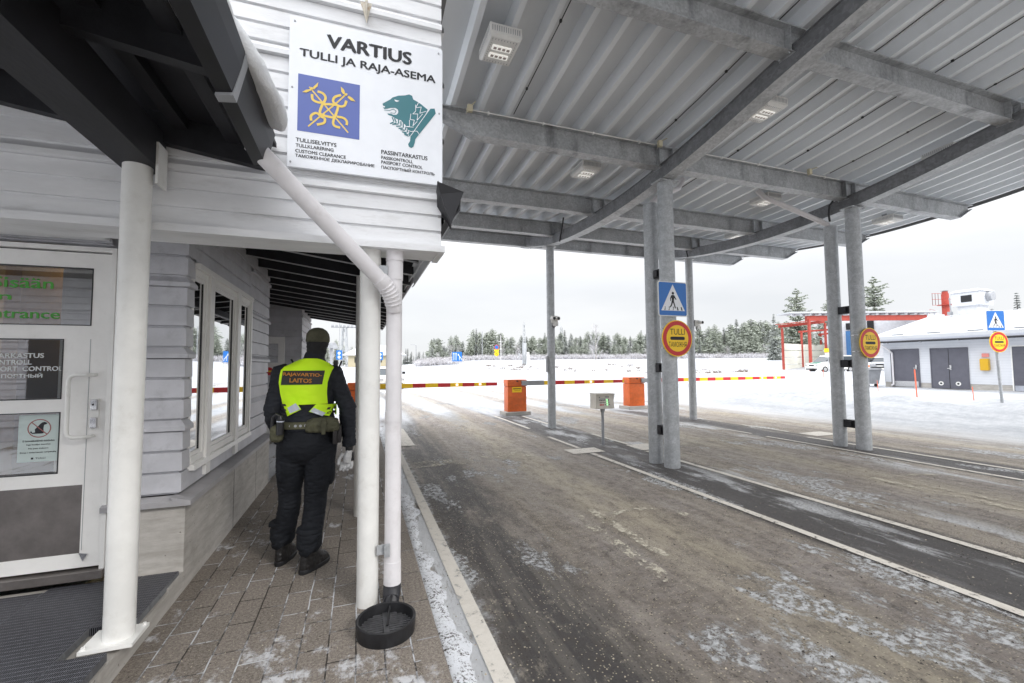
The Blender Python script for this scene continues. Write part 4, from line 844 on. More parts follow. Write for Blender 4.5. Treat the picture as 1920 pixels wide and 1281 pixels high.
# ceiling lamps
def lamp_proto():
    o_ = thing('ceiling_lamp', 'x', 'ceiling lamp', (0,0,0), 0, 'white perforated lamps under the canopy')
    q = MB(); q.bbox(-.175, .175, -.22, .22, 0, .11, .008)
    q.hexa([(-.15,-.19,-.022),(.15,-.19,-.022),(.15,.19,-.022),(-.15,.19,-.022),(-.172,-.215,.002),(.172,-.215,.002),(.172,.215,.002),(-.172,.215,.002)])
    q.build('housing', M_['white'], o_)
    q = MB(); 
    for k in range(13): q.box(-.150+k*.0245, -.143+k*.0245, -.2225, -.219, .028, .085); q.box(-.150+k*.0245, -.143+k*.0245, .219, .2225, .028, .085)
    for k in range(15):
        q.box(-.1765, -.1742, -.20+k*.0275, -.192+k*.0275, .03, .08); q.box(.1742, .1765, -.20+k*.0275, -.192+k*.0275, .03, .08)
    for k in range(9):
        for s_ in (-1, 1): q.box(-.13+k*.0325-.003, -.13+k*.0325+.003, s_*.165-.010, s_*.165+.010, -.0232, -.0215)
        for s_ in (-1, 1): q.box(s_*.130-.004, s_*.130+.004, -.14+k*.035-.004, -.14+k*.035+.004, -.0232, -.0215)
    q.build('vent_slots', M_['grey'], o_)
    for yy in (-.055, .065):
        q = MB(); q.bbox(-.105, .105, yy-.033, yy+.033, -.036, -.020, .006); le = q.build('led_strip', M_['lens'], o_)
        q = MB()
        for k in range(4): q.box(-.088+k*.048, -.056+k*.048, yy-.018, yy+.016, -.0375, -.0365)
        q.build('led_chip', plain('led chip', (.42,.36,.34), .5), le)
    q = MB(); q.box(-.10, .10, -.05, .05, .11, .17); q.box(-.02, .02, .2, .26, .05, .09); q.build('mounting', M_['grey'], o_)
    return o_
L0 = lamp_proto()
for i, (x, y, z, rz_, lb) in enumerate(((1.40, 4.33, 4.96, 0, 'square white perforated lamp under the canopy deck, nearest the big white sign'),
     (3.58, 6.40, 4.79, 0, 'white lamp box behind the second cross beam, left of the first paired posts'),
     (7.66, 6.45, 4.79, 0, 'white lamp box between the slanted rain pipe and the tall middle posts'),
     (9.12, 8.55, 4.82, 0, 'small white lamp box far back beyond the third cross beam'),
     (5.22, 4.36, 5.0, 0, 'white lamp half hidden behind the nearer bent main beam'),
     (9.25, 4.38, 5.02, 0, 'slotted white lamp peeking over the outer bent main beam'),
     (11.45, 6.5, 4.79, 0, 'white lamp box near the outer canopy edge, right of the outer posts'))):
    if i == 0: L0.location = (x, y, z); L0['label'] = lb
    else: dup(L0, (x, y, z), rz_, lb)
# cameras on the single posts
def camera_unit(x, y, z, lb, n=2):
    o_ = thing('security_camera', lb, 'camera', (x, y, z), 0, 'small cameras on the far posts')
    for k in range(n):
        dx = (-.055+.115*k) if n == 2 else .06
        q = MB(); q.tube([(x+dx, y-.16, z+.02), (x+dx, y-.02, z+.03)], [.044, .048], 16); q.tube([(x+dx, y-.165, z+.02), (x+dx, y-.15, z+.02)], .049, 16); b_ = q.build('camera_head', M_['white'], o_, smooth=True)
        q = MB(); q.disc((x+dx, y-.168, z+.02), (1,0,0), (0,0,1), .036, off=(0, .004, 0)); q.build('lens', M_['black'], b_)
    q = MB(); q.bbox(x-.02, x+.10, y-.06, y+.04, z-.16, z-.07, .006); q.bbox(x-.07, x+.11, y-.02, y+.03, z-.08, z+.1, .006); q.build('mount_box', M_['white'], o_)
    q = MB(); q.tube([(x+.03, y-.03, z-.16), (x+.0, y-.02, z-.22), (x-.03, y, z-.15)], .012, 8); q.build('camera_cable', M_['black'], o_)
    return o_
camera_unit(4.63, 10.05, 2.70, 'pair of small round cameras on the left single post')
camera_unit(9.17, 10.1, 2.72, 'single small camera on the right side of the far post behind the crossing sign', 1)
q = MB(); q.bbox(4.46, 4.52, 10.1, 10.2, 1.38, 1.78, .008); tag(q.build('switch_box', M_['grey']), 'narrow grey switch box on the left side of the single post', 'switch box')

# ================================================================ SIGNS
def crossing_sign(o, x, y, z, w=.53, ux=(1,0,0)):
    u = Vector(ux); v = Vector((0,0,1)); n = u.cross(v); c = Vector((x, y, z))      # c = centre, n faces the viewer
    def P(a, b, l=0): return c+u*a*w+v*b*w+n*l
    def rr(hw, r, l):
        pts = []
        for (sx, sy, a0) in ((1,1,0), (-1,1,90), (-1,-1,180), (1,-1,270)):
            for k in range(5): a = radians(a0+k*22.5); pts.append(P(sx*(hw-r)+r*cos(a), sy*(hw-r)+r*sin(a), l))
        return pts
    q = MB(); q.prism(rr(.5, .06, 0), -n*.012); o1 = q.build('sign_plate', M_['white'], o)
    q = MB(); q.prism(rr(.475, .045, .0022), -n*.002); q.build('blue_face', M_['rblue'], o1)
    q = MB(); q.prism([P(-.41, -.34, .0044), (P(.41, -.34, .0044)), (P(0, .42, .0044))], -n*.002); q.build('white_triangle', M_['sign'], o1)
    q = MB(); l = .0056
    man = [[(-.045,.115),(.045,.11),(.075,.06),(.12,-.005),(.098,-.025),(.045,.035),(.03,-.06),(.075,-.20),(.095,-.27),(.055,-.27),(.02,-.16),(-.005,-.10),(-.04,-.19),(-.10,-.255),(-.12,-.225),(-.075,-.165),(-.045,-.04),(-.05,.04),(-.075,.0),(-.075,-.06),(-.10,-.06),(-.105,.01),(-.07,.085)]]
    for p in man: q.add([P(a, b, l) for a, b in p], [tuple(range(len(p)))])
    q.disc(P(.0, .165, l), u, v, .042*w, n=20)
    for (a, b) in ((-.30,-.22),(-.155,-.08),(-.01,.06),(.14,.20),(.28,.34)): q.add([P(a-.01, -.325, l), P(b-.045-.01, -.325, l), P(b-.075, -.225, l), P(a+.03, -.225, l)] if a < 0 else [P(a, -.325, l), P(b-.01, -.325, l), P(b-.05, -.225, l), P(a-.02, -.225, l)], [(0,1,2,3)])
    q.build('walking_figure', M_['ink'], o1)
    return o1
def customs_disc(o, x, y, z, r=.275, ux=(1,0,0)):
    u = Vector(ux); v = Vector((0,0,1)); n = u.cross(v); c = Vector((x, y, z))
    q = MB(); q.disc(c, u, v, r, n=48, off=-n*.012); o1 = q.build('sign_plate', M_['yellow'], o)
    q = MB(); q.disc(c+n*.0022, u, v, r*.95, n=48, off=-n*.002); q.build('red_ring', M_['red'], o1)
    q = MB(); q.disc(c+n*.0044, u, v, r*.725, n=48, off=-n*.002); q.build('yellow_field', M_['yellow'], o1)
    q = MB(); put_text(q, 'TULLI', c+v*r*.36, u, v, w=r*.98, h=r*.32, bold=.0, center=True, lift=.0056); put_text(q, 'ТАМОЖНЯ', c-v*r*.33, u, v, w=r*1.18, h=r*.28, bold=.0, center=True, lift=.0056)
    pts = [c+u*(s_*r*.40+r*.09*cos(radians(a)))+v*r*.09*sin(radians(a))+n*.0056 for s_, rng in ((1, range(-90, 91, 30)), (-1, range(90, 271, 30))) for a in rng]
    q.add(pts, [tuple(range(len(pts)))]); q.build('sign_text', M_['ink'], o1)
    return o1
def bands(o, x, y, r, zs):
    q = MB()
    for z in zs:
        for k in range(24):
            a0, a1 = 2*pi*k/24, 2*pi*(k+1)/24
            q.add([(x+(r+.003)*cos(a), y+(r+.003)*sin(a), z+d) for a in (a0, a1) for d in (-.008, .008)], [(0,2,3,1)])
        q.box(x-.02, x+.02, y-r-.03, y-r, z-.015, z+.015)
    return q.build('clamp_band', M_['steel'], o)
s1 = thing('crossing_sign', 'blue pedestrian crossing sign on the nearest paired posts above the round sign', 'road sign', (4.50, 5.45, 2.28)); crossing_sign(s1, 4.50, 5.44, 2.545); bands(s1, 4.545, 5.61, .118, (2.40, 2.68))
s2 = thing('customs_stop_sign', 'round red and yellow customs sign right below the blue crossing sign on nearest posts', 'road sign', (4.56, 5.45, 1.66), 0, 'round customs stop signs'); customs_disc(s2, 4.565, 5.44, 1.945, .278); bands(s2, 4.545, 5.61, .118, (1.80, 2.10))
s3 = thing('customs_stop_sign', 'round red and yellow customs stop sign alone on the outer pair of posts', 'road sign', (8.72, 5.3, 1.66), 0, 'round customs stop signs'); customs_disc(s3, 8.73, 5.33, 1.91, .275); bands(s3, 8.70, 5.50, .118, (1.76, 2.06))
# sign pole in the snow bank on the right
sp = thing('sign_post', 'slightly leaning grey steel sign post standing in the snow bank at the right edge', 'sign post', (15.9, 6.6, .4))
q = MB(); q.tube([(15.93, 6.66, .25), (15.75, 6.66, 2.95)], .032, 14); q.build('pole', M_['galv'], sp, smooth=True)
ux = Vector((.97, -.24, 0)).normalized()
s4 = thing('crossing_sign', 'pedestrian crossing sign on the leaning post in front of the grey garage doors', 'road sign', (15.75, 6.6, 2.4)); crossing_sign(s4, 15.73, 6.60, 2.63, .54, ux)
s5 = thing('customs_stop_sign', 'faded round customs stop sign on the leaning post in front of the grey garage doors', 'road sign', (15.8, 6.6, 1.8), 0, 'round customs stop signs'); customs_disc(s5, 15.82, 6.60, 2.07, .272, ux)

# the big station sign
bs = thing('station_sign', 'large white board with station name, blue emblem and teal bear on the gable', 'sign board', (-.44, 2.94, 2.797))
SX0, SZ0, SY = -.438, 2.797, 2.955
q = MB(); q.bbox(SX0, SX0+.968, SY, SY+.022, SZ0, SZ0+.975, .003); bp_ = q.build('panel', M_['sign'], bs)
q = MB(); q.box(SX0+.01, SX0+.958, SY+.022, SY+.034, SZ0+.01, SZ0+.965); q.build('backing', M_['grey'], bs)
def sp3(p, l=.002): return Vector((SX0+p[0], SY-l, SZ0+p[1]))
q = MB()
for (s_, a, b, w_, h_, bo) in (('VARTIUS', .2214, .818, .53, .085, .07), ('TULLI JA RAJA-ASEMA', .062, .708, .855, .066, .04)):
    put_text(q, s_, sp3((a, b)), (1,0,0), (0,0,1), w=w_, h=h_, bold=bo)
q.build('name_lettering', M_['ink'], bs)
q = MB()
for (s_, a, b, w_, h_) in (('TULLISELVITYS', .048, .164, .236, .0245), ('TULLKLARERING', .048, .130, .219, .021), ('CUSTOMS CLEARANCE', .047, .0945, .294, .021), ('ТАМОЖЕННОЕ ДЕКЛАРИРОВАНИЕ', .047, .061, .471, .0235),
    ('PASSINTARKASTUS', .5613, .1635, .303, .0275), ('PASSKONTROLL', .5613, .1285, .205, .0215), ('PASSPORT CONTROL', .5613, .0975, .270, .0215), ('ПАСПОРТНЫЙ КОНТРОЛЬ', .562, .064, .351, .0255)):
    put_text(q, s_, sp3((a, b)), (1,0,0), (0,0,1), w=w_, h=h_, bold=.035)
q.build('service_lettering', M_['ink'], bs)
BLUE=[(0.0545,0.6055),(0.4225,0.6055),(0.4225,0.236),(0.0545,0.236)]
q = MB(); q.prism([sp3(p, .0015) for p in BLUE], (0, .0013, 0)); bl = q.build('blue_emblem', M_['blue'], bs)
def smooth2(p):
    o_ = []
    for i in range(len(p)-1):
        a, b, c, d = p[max(i-1,0)], p[i], p[i+1], p[min(i+2,len(p)-1)]
        for k in range(4):
            t_ = k/4; o_.append(tuple(.5*(2*b[j]+(c[j]-a[j])*t_+(2*a[j]-5*b[j]+4*c[j]-d[j])*t_*t_+(3*b[j]-a[j]-3*c[j]+d[j])*t_**3) for j in (0, 1)))
    return o_+[p[-1]]
ST=[[(.121,.5284),(.1912,.4499)],[(.1912,.4499),(.352,.2733)],[(.3418,.5296),(.2829,.4577)],[(.2829,.4577),(.1186,.2733)]]
RB=[[(.1677,.51),(.2008,.5025),(.2159,.473),(.1955,.423),(.1835,.3746),(.2042,.3599),(.2584,.3555),(.2751,.3677)],[(.136,.4855),(.1419,.4499),(.1789,.4384),(.2119,.4491)],[(.1996,.433),(.2746,.4422),(.2898,.431),(.2792,.3824),(.2628,.3284),(.2713,.3019),(.3051,.2955)],[(.3079,.5137),(.2701,.4925),(.2619,.4584),(.2999,.4375),(.3295,.4476),(.3404,.4824)],[(.1347,.3109),(.1328,.3426),(.1629,.3664),(.1919,.3484),(.2126,.3382),(.2087,.3098),(.1675,.2908)],[(.2835,.3646),(.3259,.3626),(.3447,.3425),(.3432,.3188)]]
LF=[[(.1723,.5708),(.1675,.5422),(.1456,.5149),(.1414,.5324)],[(.0792,.4864),(.1009,.5062),(.1252,.5155),(.1374,.5151),(.1212,.501),(.105,.4887)],[(.3058,.5694),(.3246,.5544),(.3333,.528),(.3206,.5208),(.3094,.5374)],[(.3961,.4882),(.3677,.4876),(.3462,.507),(.3547,.518),(.3762,.508)]]
q = MB(); lv = .0022
for s_ in ST:
    for p in stroke(s_, .0085): q.add([sp3(a, lv) for a in p], [(0,1,2,3)])
    lv += .0001
RB = [smooth2(s_) for s_ in RB]
for s_ in RB:
    for p in ribbon(s_, .0150): q.add([sp3(a, lv) for a in p], [(0,1,2,3)])
    lv += .00025
for p in LF: q.add([sp3(a, lv) for a in p], [tuple(range(len(p)))])
for c_ in ((.1345,.5215), (.337,.523)): q.disc(sp3(c_, lv), (1,0,0), (0,0,1), .0085, n=16)
q.build('gold_staffs', M_['gold'], bl)
BEAR=[(0.5663,0.5084),(0.5797,0.5186),(0.6181,0.5489),(0.6289,0.5626),(0.6678,0.5835),(0.7136,0.5952),(0.7394,0.607),(0.7598,0.6011),(0.7674,0.5771),(0.7927,0.5671),(0.8181,0.5551),(0.8446,0.5373),(0.8656,0.5243),(0.8404,0.4625),(0.8079,0.3977),(0.7618,0.3164),(0.7477,0.3337),(0.7337,0.3558),(0.7225,0.3754),(0.715,0.3898),(0.7021,0.3973),(0.6873,0.4161),(0.669,0.4178),(0.6462,0.4235),(0.628,0.4329),(0.6036,0.4382),(0.5981,0.4469),(0.6188,0.4486),(0.6369,0.4441),(0.6551,0.4474),(0.6659,0.459),(0.6686,0.473),(0.6648,0.4879),(0.6502,0.4949),(0.6185,0.4891),(0.5979,0.4796),(0.5782,0.4741),(0.5692,0.482),(0.5808,0.4842),(0.5825,0.4941),(0.5691,0.4955)]
SWORD=[(0.8845,0.5337),(0.9132,0.54),(0.9211,0.5066),(0.7824,0.3001),(0.7788,0.275),(0.7697,0.2442),(0.7549,0.2341),(0.7391,0.2414),(0.7344,0.2582),(0.7472,0.2798),(0.7506,0.3146)]
q = MB(); q.prism([sp3(p, .0015) for p in BEAR], (0, .0013, 0)); be = q.build('bear_emblem', M_['teal'], bs)
q = MB(); q.prism([sp3(p, .0019) for p in SWORD], (0, .0013, 0)); q.build('sword', M_['teal'], be)
q = MB(); lv = .0026
EYE=[(0.6426,0.5516),(0.659,0.5489),(0.6754,0.5481),(0.659,0.5373),(0.6463,0.5397)]
q.add([sp3(a, lv) for a in EYE], [(0,1,2,3,4)])
ZZ=[([(0.8021,0.5591),(0.7837,0.5213),(0.8211,0.533),(0.812,0.4871),(0.8543,0.5094)],.0038),([(0.7835,0.5409),(0.7838,0.4967),(0.7653,0.4738),(0.798,0.4796),(0.7936,0.4346),(0.8308,0.4855)],.0038),([(0.7514,0.4713),(0.7471,0.4314),(0.775,0.4314),(0.7659,0.3906),(0.7937,0.4248)],.0038),([(0.7425,0.4257),(0.7428,0.3818),(0.7151,0.3771)],.0038),([(0.8807,0.5331),(0.7525,0.3198)],.004),([(0.7243,0.3757),(0.7688,0.3813)],.0036),([(0.7319,0.3536),(0.7523,0.3472),(0.7801,0.3557),(0.7942,0.3561),(0.8102,0.3342)],.004)]
for s_, w_ in ZZ:
    for i_, p in enumerate(stroke(s_, w_)): q.add([sp3(a, lv+.0001*(i_ % 2)) for a in p], [(0,1,2,3)])
    lv += .0002
q.build('white_lines', M_['sign'], be)
q = MB(); STEM=[(0.6327,0.3989),(0.6692,0.3887),(0.706,0.3609),(0.7339,0.3266),(0.7433,0.3037)]
for k in range(9):
    f_ = .04+k*.105; j_ = min(3, int(f_*4)); tt = f_*4-j_; cx_ = STEM[j_][0]*(1-tt)+STEM[j_+1][0]*tt; cz_ = STEM[j_][1]*(1-tt)+STEM[j_+1][1]*tt
    dx_, dz_ = STEM[j_+1][0]-STEM[j_][0], STEM[j_+1][1]-STEM[j_][1]; l_ = sqrt(dx_*dx_+dz_*dz_); dx_ /= l_; dz_ /= l_; px_, pz_ = -dz_, dx_
    for s_ in (-1, 1):
        a_ = (cx_+px_*.004*s_, cz_+pz_*.004*s_); b_ = (cx_+px_*.023*s_-dx_*.016, cz_+pz_*.023*s_-dz_*.016)
        for p in stroke([a_, b_], .0075): q.add([sp3(a, .0022+.0001*(k % 2)) for a in p], [(0,1,2,3)])
for s_ in ([(.5782,.4664),(.6097,.4682),(.6367,.4828),(.6549,.4735),(.6459,.4554),(.6188,.4544)],): 
    for i_, p in enumerate(stroke(s_, .0035)): q.add([sp3(a, .0022+.0001*(i_ % 2)) for a in p], [(0,1,2,3)])
q.build('wreath', M_['teal'], be)
q = MB()
for (a, b) in ((.03,.945), (.94,.945), (.022,.51), (.945,.51), (.02,.03), (.94,.025)): q.disc(sp3((a, b), .003), (1,0,0), (0,0,1), .006, n=10, off=(0, .003, 0))
q.build('emblem_bolts', M_['grey'], bs)
# ================================================================ BARRIERS
def barrier(x, y, x_arm0, x_arm1, lamps, lb, phase=0, grey_to=None, note=True):
    o_ = thing('lane_barrier', lb, 'barrier', (x, y, 0), 0, 'orange lane barriers')
    q = MB(); q.bbox(x-.42, x+.42, y-.30, y+.34, -.02, .09, .012); q.build('concrete_base', M_['concrete'], o_)
    q = MB(); q.bbox(x-.315, x+.315, y-.19, y+.22, .09, .88, .025); cb_ = q.build('cabinet', M_['orange'], o_, smooth=True)
    q = MB(); q.bbox(x-.325, x+.325, y-.20, y+.23, .885, 1.085, .02); q.bbox(x-.325, x+.325, y-.205, y+.235, 1.085, 1.10, .005); q.build('head', M_['orange'], o_, smooth=True)
    q = MB(); q.box(x-.03, x+.03, y-.206, y-.19, 1.035, 1.075); q.build('lock', M_['black'], cb_)
    if note:
        q = MB(); q.box(x-.17, x+.15, y-.194, y-.188, .70, .87); nb = q.build('notice', M_['yellow'], cb_)
        q = MB(); q.box(x-.14, x+.12, y-.1965, y-.194, .80, .825); q.box(x-.10, x+.09, y-.1965, y-.194, .755, .762); q.build('notice_print', M_['ink'], nb)
    ya = y-.22; q = MB(); q.bbox(x_arm0-.20, grey_to or x_arm0, ya-.055, ya+.02, .915, 1.065, .006); q.build('arm_holder', M_['grey'], o_)
    q = MB(); xx = grey_to or x_arm0; k = phase
    while xx < x_arm1-.01:
        x2 = min(xx+.37, x_arm1); q.cm = k % 2; f = lambda a: .068-.018*(a-x_arm0)/(x_arm1-x_arm0); q.hexa([(xx,ya-.03,.985-f(xx)),(x2,ya-.03,.985-f(x2)),(x2,ya+.01,.985-f(x2)),(xx,ya+.01,.985-f(xx)),(xx,ya-.03,.985+f(xx)),(x2,ya-.03,.985+f(x2)),(x2,ya+.01,.985+f(x2)),(xx,ya+.01,.985+f(xx))])
        xx = x2; k += 1
    arm = q.build('arm', [M_['yellow'], M_['red']], o_)
    for lx in lamps:
        q = MB(); q.bbox(lx-.035, lx+.035, ya-.05, ya-.028, .955, 1.02, .008); q.build('warning_lamp', M_['redlamp'], arm)
    return o_
barrier(.02, 13.3, .35, 4.06, (2.79, 3.51), 'orange lane barrier behind the white columns, its striped arm ending left of the next cabinet', 0, .37, False)
barrier(4.76, 13.35, 5.1, 8.68, (7.38,), 'orange lane barrier with yellow notice on its cabinet, left of the single grey post', 0, 5.66)
barrier(9.32, 13.45, 9.68, 16.37, (15.13, 15.85), 'orange lane barrier behind the paired posts with the longest striped arm', 1, 10.2, False)

# control panel on a post
cpn = thing('control_panel', 'beige push-button control box with hood on a thin grey post between the lanes', 'control panel', (4.56, 7.62, 0))
q = MB(); q.cyl(4.565, 7.66, -.02, .70, .028, 14); q.cyl(4.565, 7.66, .62, .70, .045, 14); q.build('post', M_['grey'], cpn, smooth=True)
q = MB(); q.hexa([(4.37,7.55,.69),(4.77,7.55,.69),(4.77,7.80,.69),(4.37,7.80,.69),(4.37,7.60,.975),(4.77,7.60,.975),(4.77,7.80,.975),(4.37,7.80,.975)])
q.hexa([(4.355,7.545,.972),(4.785,7.545,.972),(4.78,7.81,.98),(4.36,7.81,.98),(4.355,7.545,.984),(4.785,7.545,.984),(4.78,7.81,.992),(4.36,7.81,.992)])
q.prism([(4.362,7.55,.97),(4.362,7.56,.70),(4.362,7.60,.70),(4.362,7.60,.97)], (.006,0,0)); q.prism([(4.774,7.55,.97),(4.774,7.58,.85),(4.774,7.60,.97)], (.006,0,0))
bx_ = q.build('housing', M_['beige'], cpn)
def cpt(a, b, l=.003): return Vector((4.37+a, 7.55+.05*b/.285-l, .69+b))
def dots(nm, mat, pts, r):
    q = MB()
    for a, b in pts: q.disc(cpt(a, b), (1,0,0), (0,.17,.98), r, n=10, off=(0,-.006,0))
    q.build(nm, mat, bx_)
dots('button', M_['black'], [(.09+.035*k, .165) for k in range(3)]+[(.197, .168), (.285, .17), (.285, .125), (.285, .082), (.20, .08), (.085, .225), (.285, .228)], .011)
dots('button_red', M_['red'], [(.09, .078), (.122, .078), (.155, .078)], .013)
dots('button_brown', plain('brown button', (.16,.08,.07), .5), [(.09+.035*k, .122) for k in range(4)], .010)
dots('signal_led', M_['green_led'], [(.25, .17), (.25, .125), (.25, .082)], .012)
q = MB(); q.prism([cpt(.215, .215), cpt(.27, .215), cpt(.27, .245), cpt(.215, .245)], (0, .004, 0)); q.prism([cpt(.08, .183), cpt(.21, .183), cpt(.21, .20), cpt(.08, .20)], (0, .004, 0)); q.build('display', M_['grey'], bx_)

# ================================================================ GARAGE HOUSE ON THE RIGHT (wall runs along the road)
gh = thing('garage_house', 'long low pale blue boarded garage house with snowy roof and grey doors', 'house', (31, 12, .1))
HX = 29.7; Y1 = 17.45; Y0 = 3.0; ZB = .155
t = NT('pale blue boards'); x, y, z = t.sep(t.pos()); fr_ = t.math('FRACT', t.math('MULTIPLY', z, 1/.135)); g_ = t.ss(.10, .0, fr_)
n1 = t.noise(t.pos(), 2, 5); col = t.mix(n1, (.60,.62,.66,1), (.70,.71,.74,1)); t.set(t.mix(t.math('MULTIPLY', g_, .55), col, (.28,.30,.35,1)), .5, 0, .3); t.bump(fr_, .02, .5); M_['housewall'] = t.mat
q = MB(); q.box(HX, HX+10, Y0, Y1, .42, 2.95); q.prism([(HX, Y1, 2.95), (HX+10, Y1, 2.95), (HX+5, Y1, 4.15)], (0, -.2, 0)); q.build('wall', M_['housewall'], gh)
q = MB(); q.box(HX+.02, HX+9.98, Y0+.02, Y1-.02, -.3, .42); q.build('plinth', M_['concrete'], gh)
q = MB(); 
q.hexa([(HX-.55,Y0,2.80),(HX+5,Y0,4.20),(HX+5,Y1+.35,4.20),(HX-.55,Y1+.35,2.80),(HX-.55,Y0,3.08),(HX+5,Y0,4.46),(HX+5,Y1+.35,4.46),(HX-.55,Y1+.35,3.08)])
q.hexa([(HX+5,Y0,4.20),(HX+10.5,Y0,2.80),(HX+10.5,Y1+.35,2.80),(HX+5,Y1+.35,4.20),(HX+5,Y0,4.46),(HX+10.5,Y0,3.05),(HX+10.5,Y1+.35,3.05),(HX+5,Y1+.35,4.46)])
rf = q.build('roof', M_['snow'], gh)
q = MB(); q.box(HX-.60, HX-.53, Y0, Y1+.35, 2.74, 2.90); q.box(HX-.5, HX, Y0, Y1+.3, 2.78, 2.80); q.build('fascia', plain('grey fascia', (.42,.44,.5), .5), rf)
q = MB(); q.tube([(HX-.66, Y0, 2.71), (HX-.66, Y1+.4, 2.75)], .055, 10); gq = q.build('gutter', M_['darkmetal'], rf)
q = MB()
for k in range(9): q.box(HX-.72, HX-.62, 4+1.6*k, 4.05+1.6*k, 2.64, 2.70)
for k in range(8): q.box(HX-.35, HX-.25, 4.3+1.7*k, 4.9+1.7*k, 3.15, 3.20)
q.build('snow_guard', M_['grey'], rf)
q = MB(); q.tube([(HX-.66, 17.3, 2.7), (HX-.3, 17.0, 2.3), (HX-.08, 16.95, 2.1), (HX-.08, 16.95, .3), (HX-.2, 17.0, .22)], .05, 12); q.build('downpipe', M_['whitepipe'], gh, smooth=True)
def gdoor(ya, yb, z0, z1, split=False, kick=False, slats=False, rings=False):
    q = MB(); q.box(HX-.03, HX+.03, ya, yb, z0, z1); d_ = q.build('door', M_['doorgrey'], gh)
    q = MB(); q.box(HX-.045, HX-.005, ya-.05, ya-.003, z0, z1+.05); q.box(HX-.045, HX-.005, yb+.003, yb+.05, z0, z1+.05); q.box(HX-.045, HX-.005, ya-.003, yb+.003, z1+.003, z1+.05); q.build('frame', M_['doorgrey'] if not slats else M_['white'], d_)
    if split: q = MB(); q.box(HX-.036, HX-.031, (ya+yb)/2-.012, (ya+yb)/2+.012, z0, z1); q.build('seam', M_['black'], d_)
    if kick: q = MB(); q.box(HX-.04, HX-.031, ya+.03, yb-.03, z0, z0+.32); q.build('kick_plate', M_['steel'], d_)
    if slats:
        q = MB()
        for k in range(12): q.box(HX-.05, HX-.031, ya+.03, yb-.03, z0+.30+k*.15, z0+.30+k*.15+.12)
        q.build('slats', M_['doorgrey'], d_); q = MB(); q.box(HX-.05, HX-.031, ya+.03, yb-.03, z0, z0+.26); q.build('bottom_board', paint('grey bottom board', (.38,.40,.45), .5), d_)
    yh = (ya+yb)/2-.05 if split else ya+.12
    if not slats: q = MB(); q.box(HX-.06, HX-.031, yh-.06, yh+.02, z0+1.0, z0+1.25); q.box(HX-.10, HX-.06, yh-.05, yh+.10, z0+1.05, z0+1.09); q.build('handle', M_['steel'], d_)
    if rings:
        for yy in (ya+(yb-ya)*.27, ya+(yb-ya)*.75):
            q = MB(); q.disc((HX-.034, yy, z0+.27), (0,1,0), (0,0,1), .11, off=(-.006,0,0)); rr_ = q.build('exhaust_port', M_['white'], d_); q = MB(); q.disc((HX-.042, yy, z0+.27), (0,1,0), (0,0,1), .05, off=(-.004,0,0)); q.build('port_hole', M_['black'], rr_)
gdoor(15.72, 17.02, .17, 2.28, kick=True); gdoor(13.62, 15.12, .15, 2.27, split=True, rings=True); gdoor(9.6, 11.95, .15, 2.28, slats=True); gdoor(6.2, 8.6, .15, 2.28, slats=True)
q = MB(); q.bbox(HX-.20, HX-.005, 12.75, 13.08, 1.12, 1.72, .05); tag(q.build('mail_box', plain('amber plastic', (.62,.36,.01), .3), smooth=True), 'yellow plastic box mounted on the pale wall between the grey doors', 'box')
q = MB(); q.bbox(HX-.06, HX-.005, 12.78, 13.04, 1.80, 1.98, .01); lt_ = q.build('warning_light', plain('pink warning light', (.7,.25,.22), .4)); tag(lt_, 'small red and white plate on the wall above the yellow box', 'sign plate')
# rooftop ventilation unit
hv = thing('roof_unit', 'white boxy ventilation unit with dark grille on the ridge of the garage roof', 'ventilation unit', (35, 15.6, 4.2))
q = MB(); q.box(34.45, 35.55, 15.2, 16.1, 3.9, 4.95); q.build('base', M_['yard'], hv)
q = MB(); q.bbox(34.3, 35.7, 15.0, 16.3, 4.93, 5.75, .03); un = q.build('unit', M_['housewall'], hv)
q = MB(); q.box(34.28, 34.295, 15.35, 15.85, 5.15, 5.55); q.build('grille', M_['black'], un)
q = MB(); q.rings([[Vector((34.22+.1*k, 14.92+.1*k, 5.75+.08*k)), Vector((35.78-.1*k, 14.92+.1*k, 5.75+.08*k)), Vector((35.78-.1*k, 16.38-.1*k, 5.75+.08*k)), Vector((34.22+.1*k, 16.38-.1*k, 5.75+.08*k))] for k in range(3)]); q.build('snow_cap', M_['snow'], un)
q = MB(); q.tube([(35.1, 15.0, 5.42), (35.1, 14.75, 5.42)], .27, 20); q.build('duct', M_['grey'], hv, smooth=True)
q = MB(); q.tube([(34.3, 16.35, 4.6), (34.3, 16.4, 5.5)], .03, 6); q.bbox(34.2, 34.4, 16.3, 16.5, 4.45, 4.65, .02); q.build('pipework', M_['grey'], hv)
# marker sticks
mk0 = None
for (x, y, zt, lb) in ((36.0, 25.6, .98, 'orange snow marker stick in front of the white van'), (24.6, 14.8, .66, 'thin pinkish marker stick beside the outer pair of posts'), (20.6, 11.05, 1.28, 'thick orange marker stick in front of the first garage door'), (20.9, 9.5, .66, 'short orange marker stick right of the double garage door')):
    q = MB(); zz = ground_z(x, y); q.tube([(x+.06, y, zz-.1), (x, y, zt)], .022 if 'thick' in lb or 'van' in lb else .013, 8)
    tag(q.build('marker_stick', plain('orange marker plastic', (.80,.16,.08), .5), smooth=True), lb, 'marker stick', 'orange snow marker sticks')

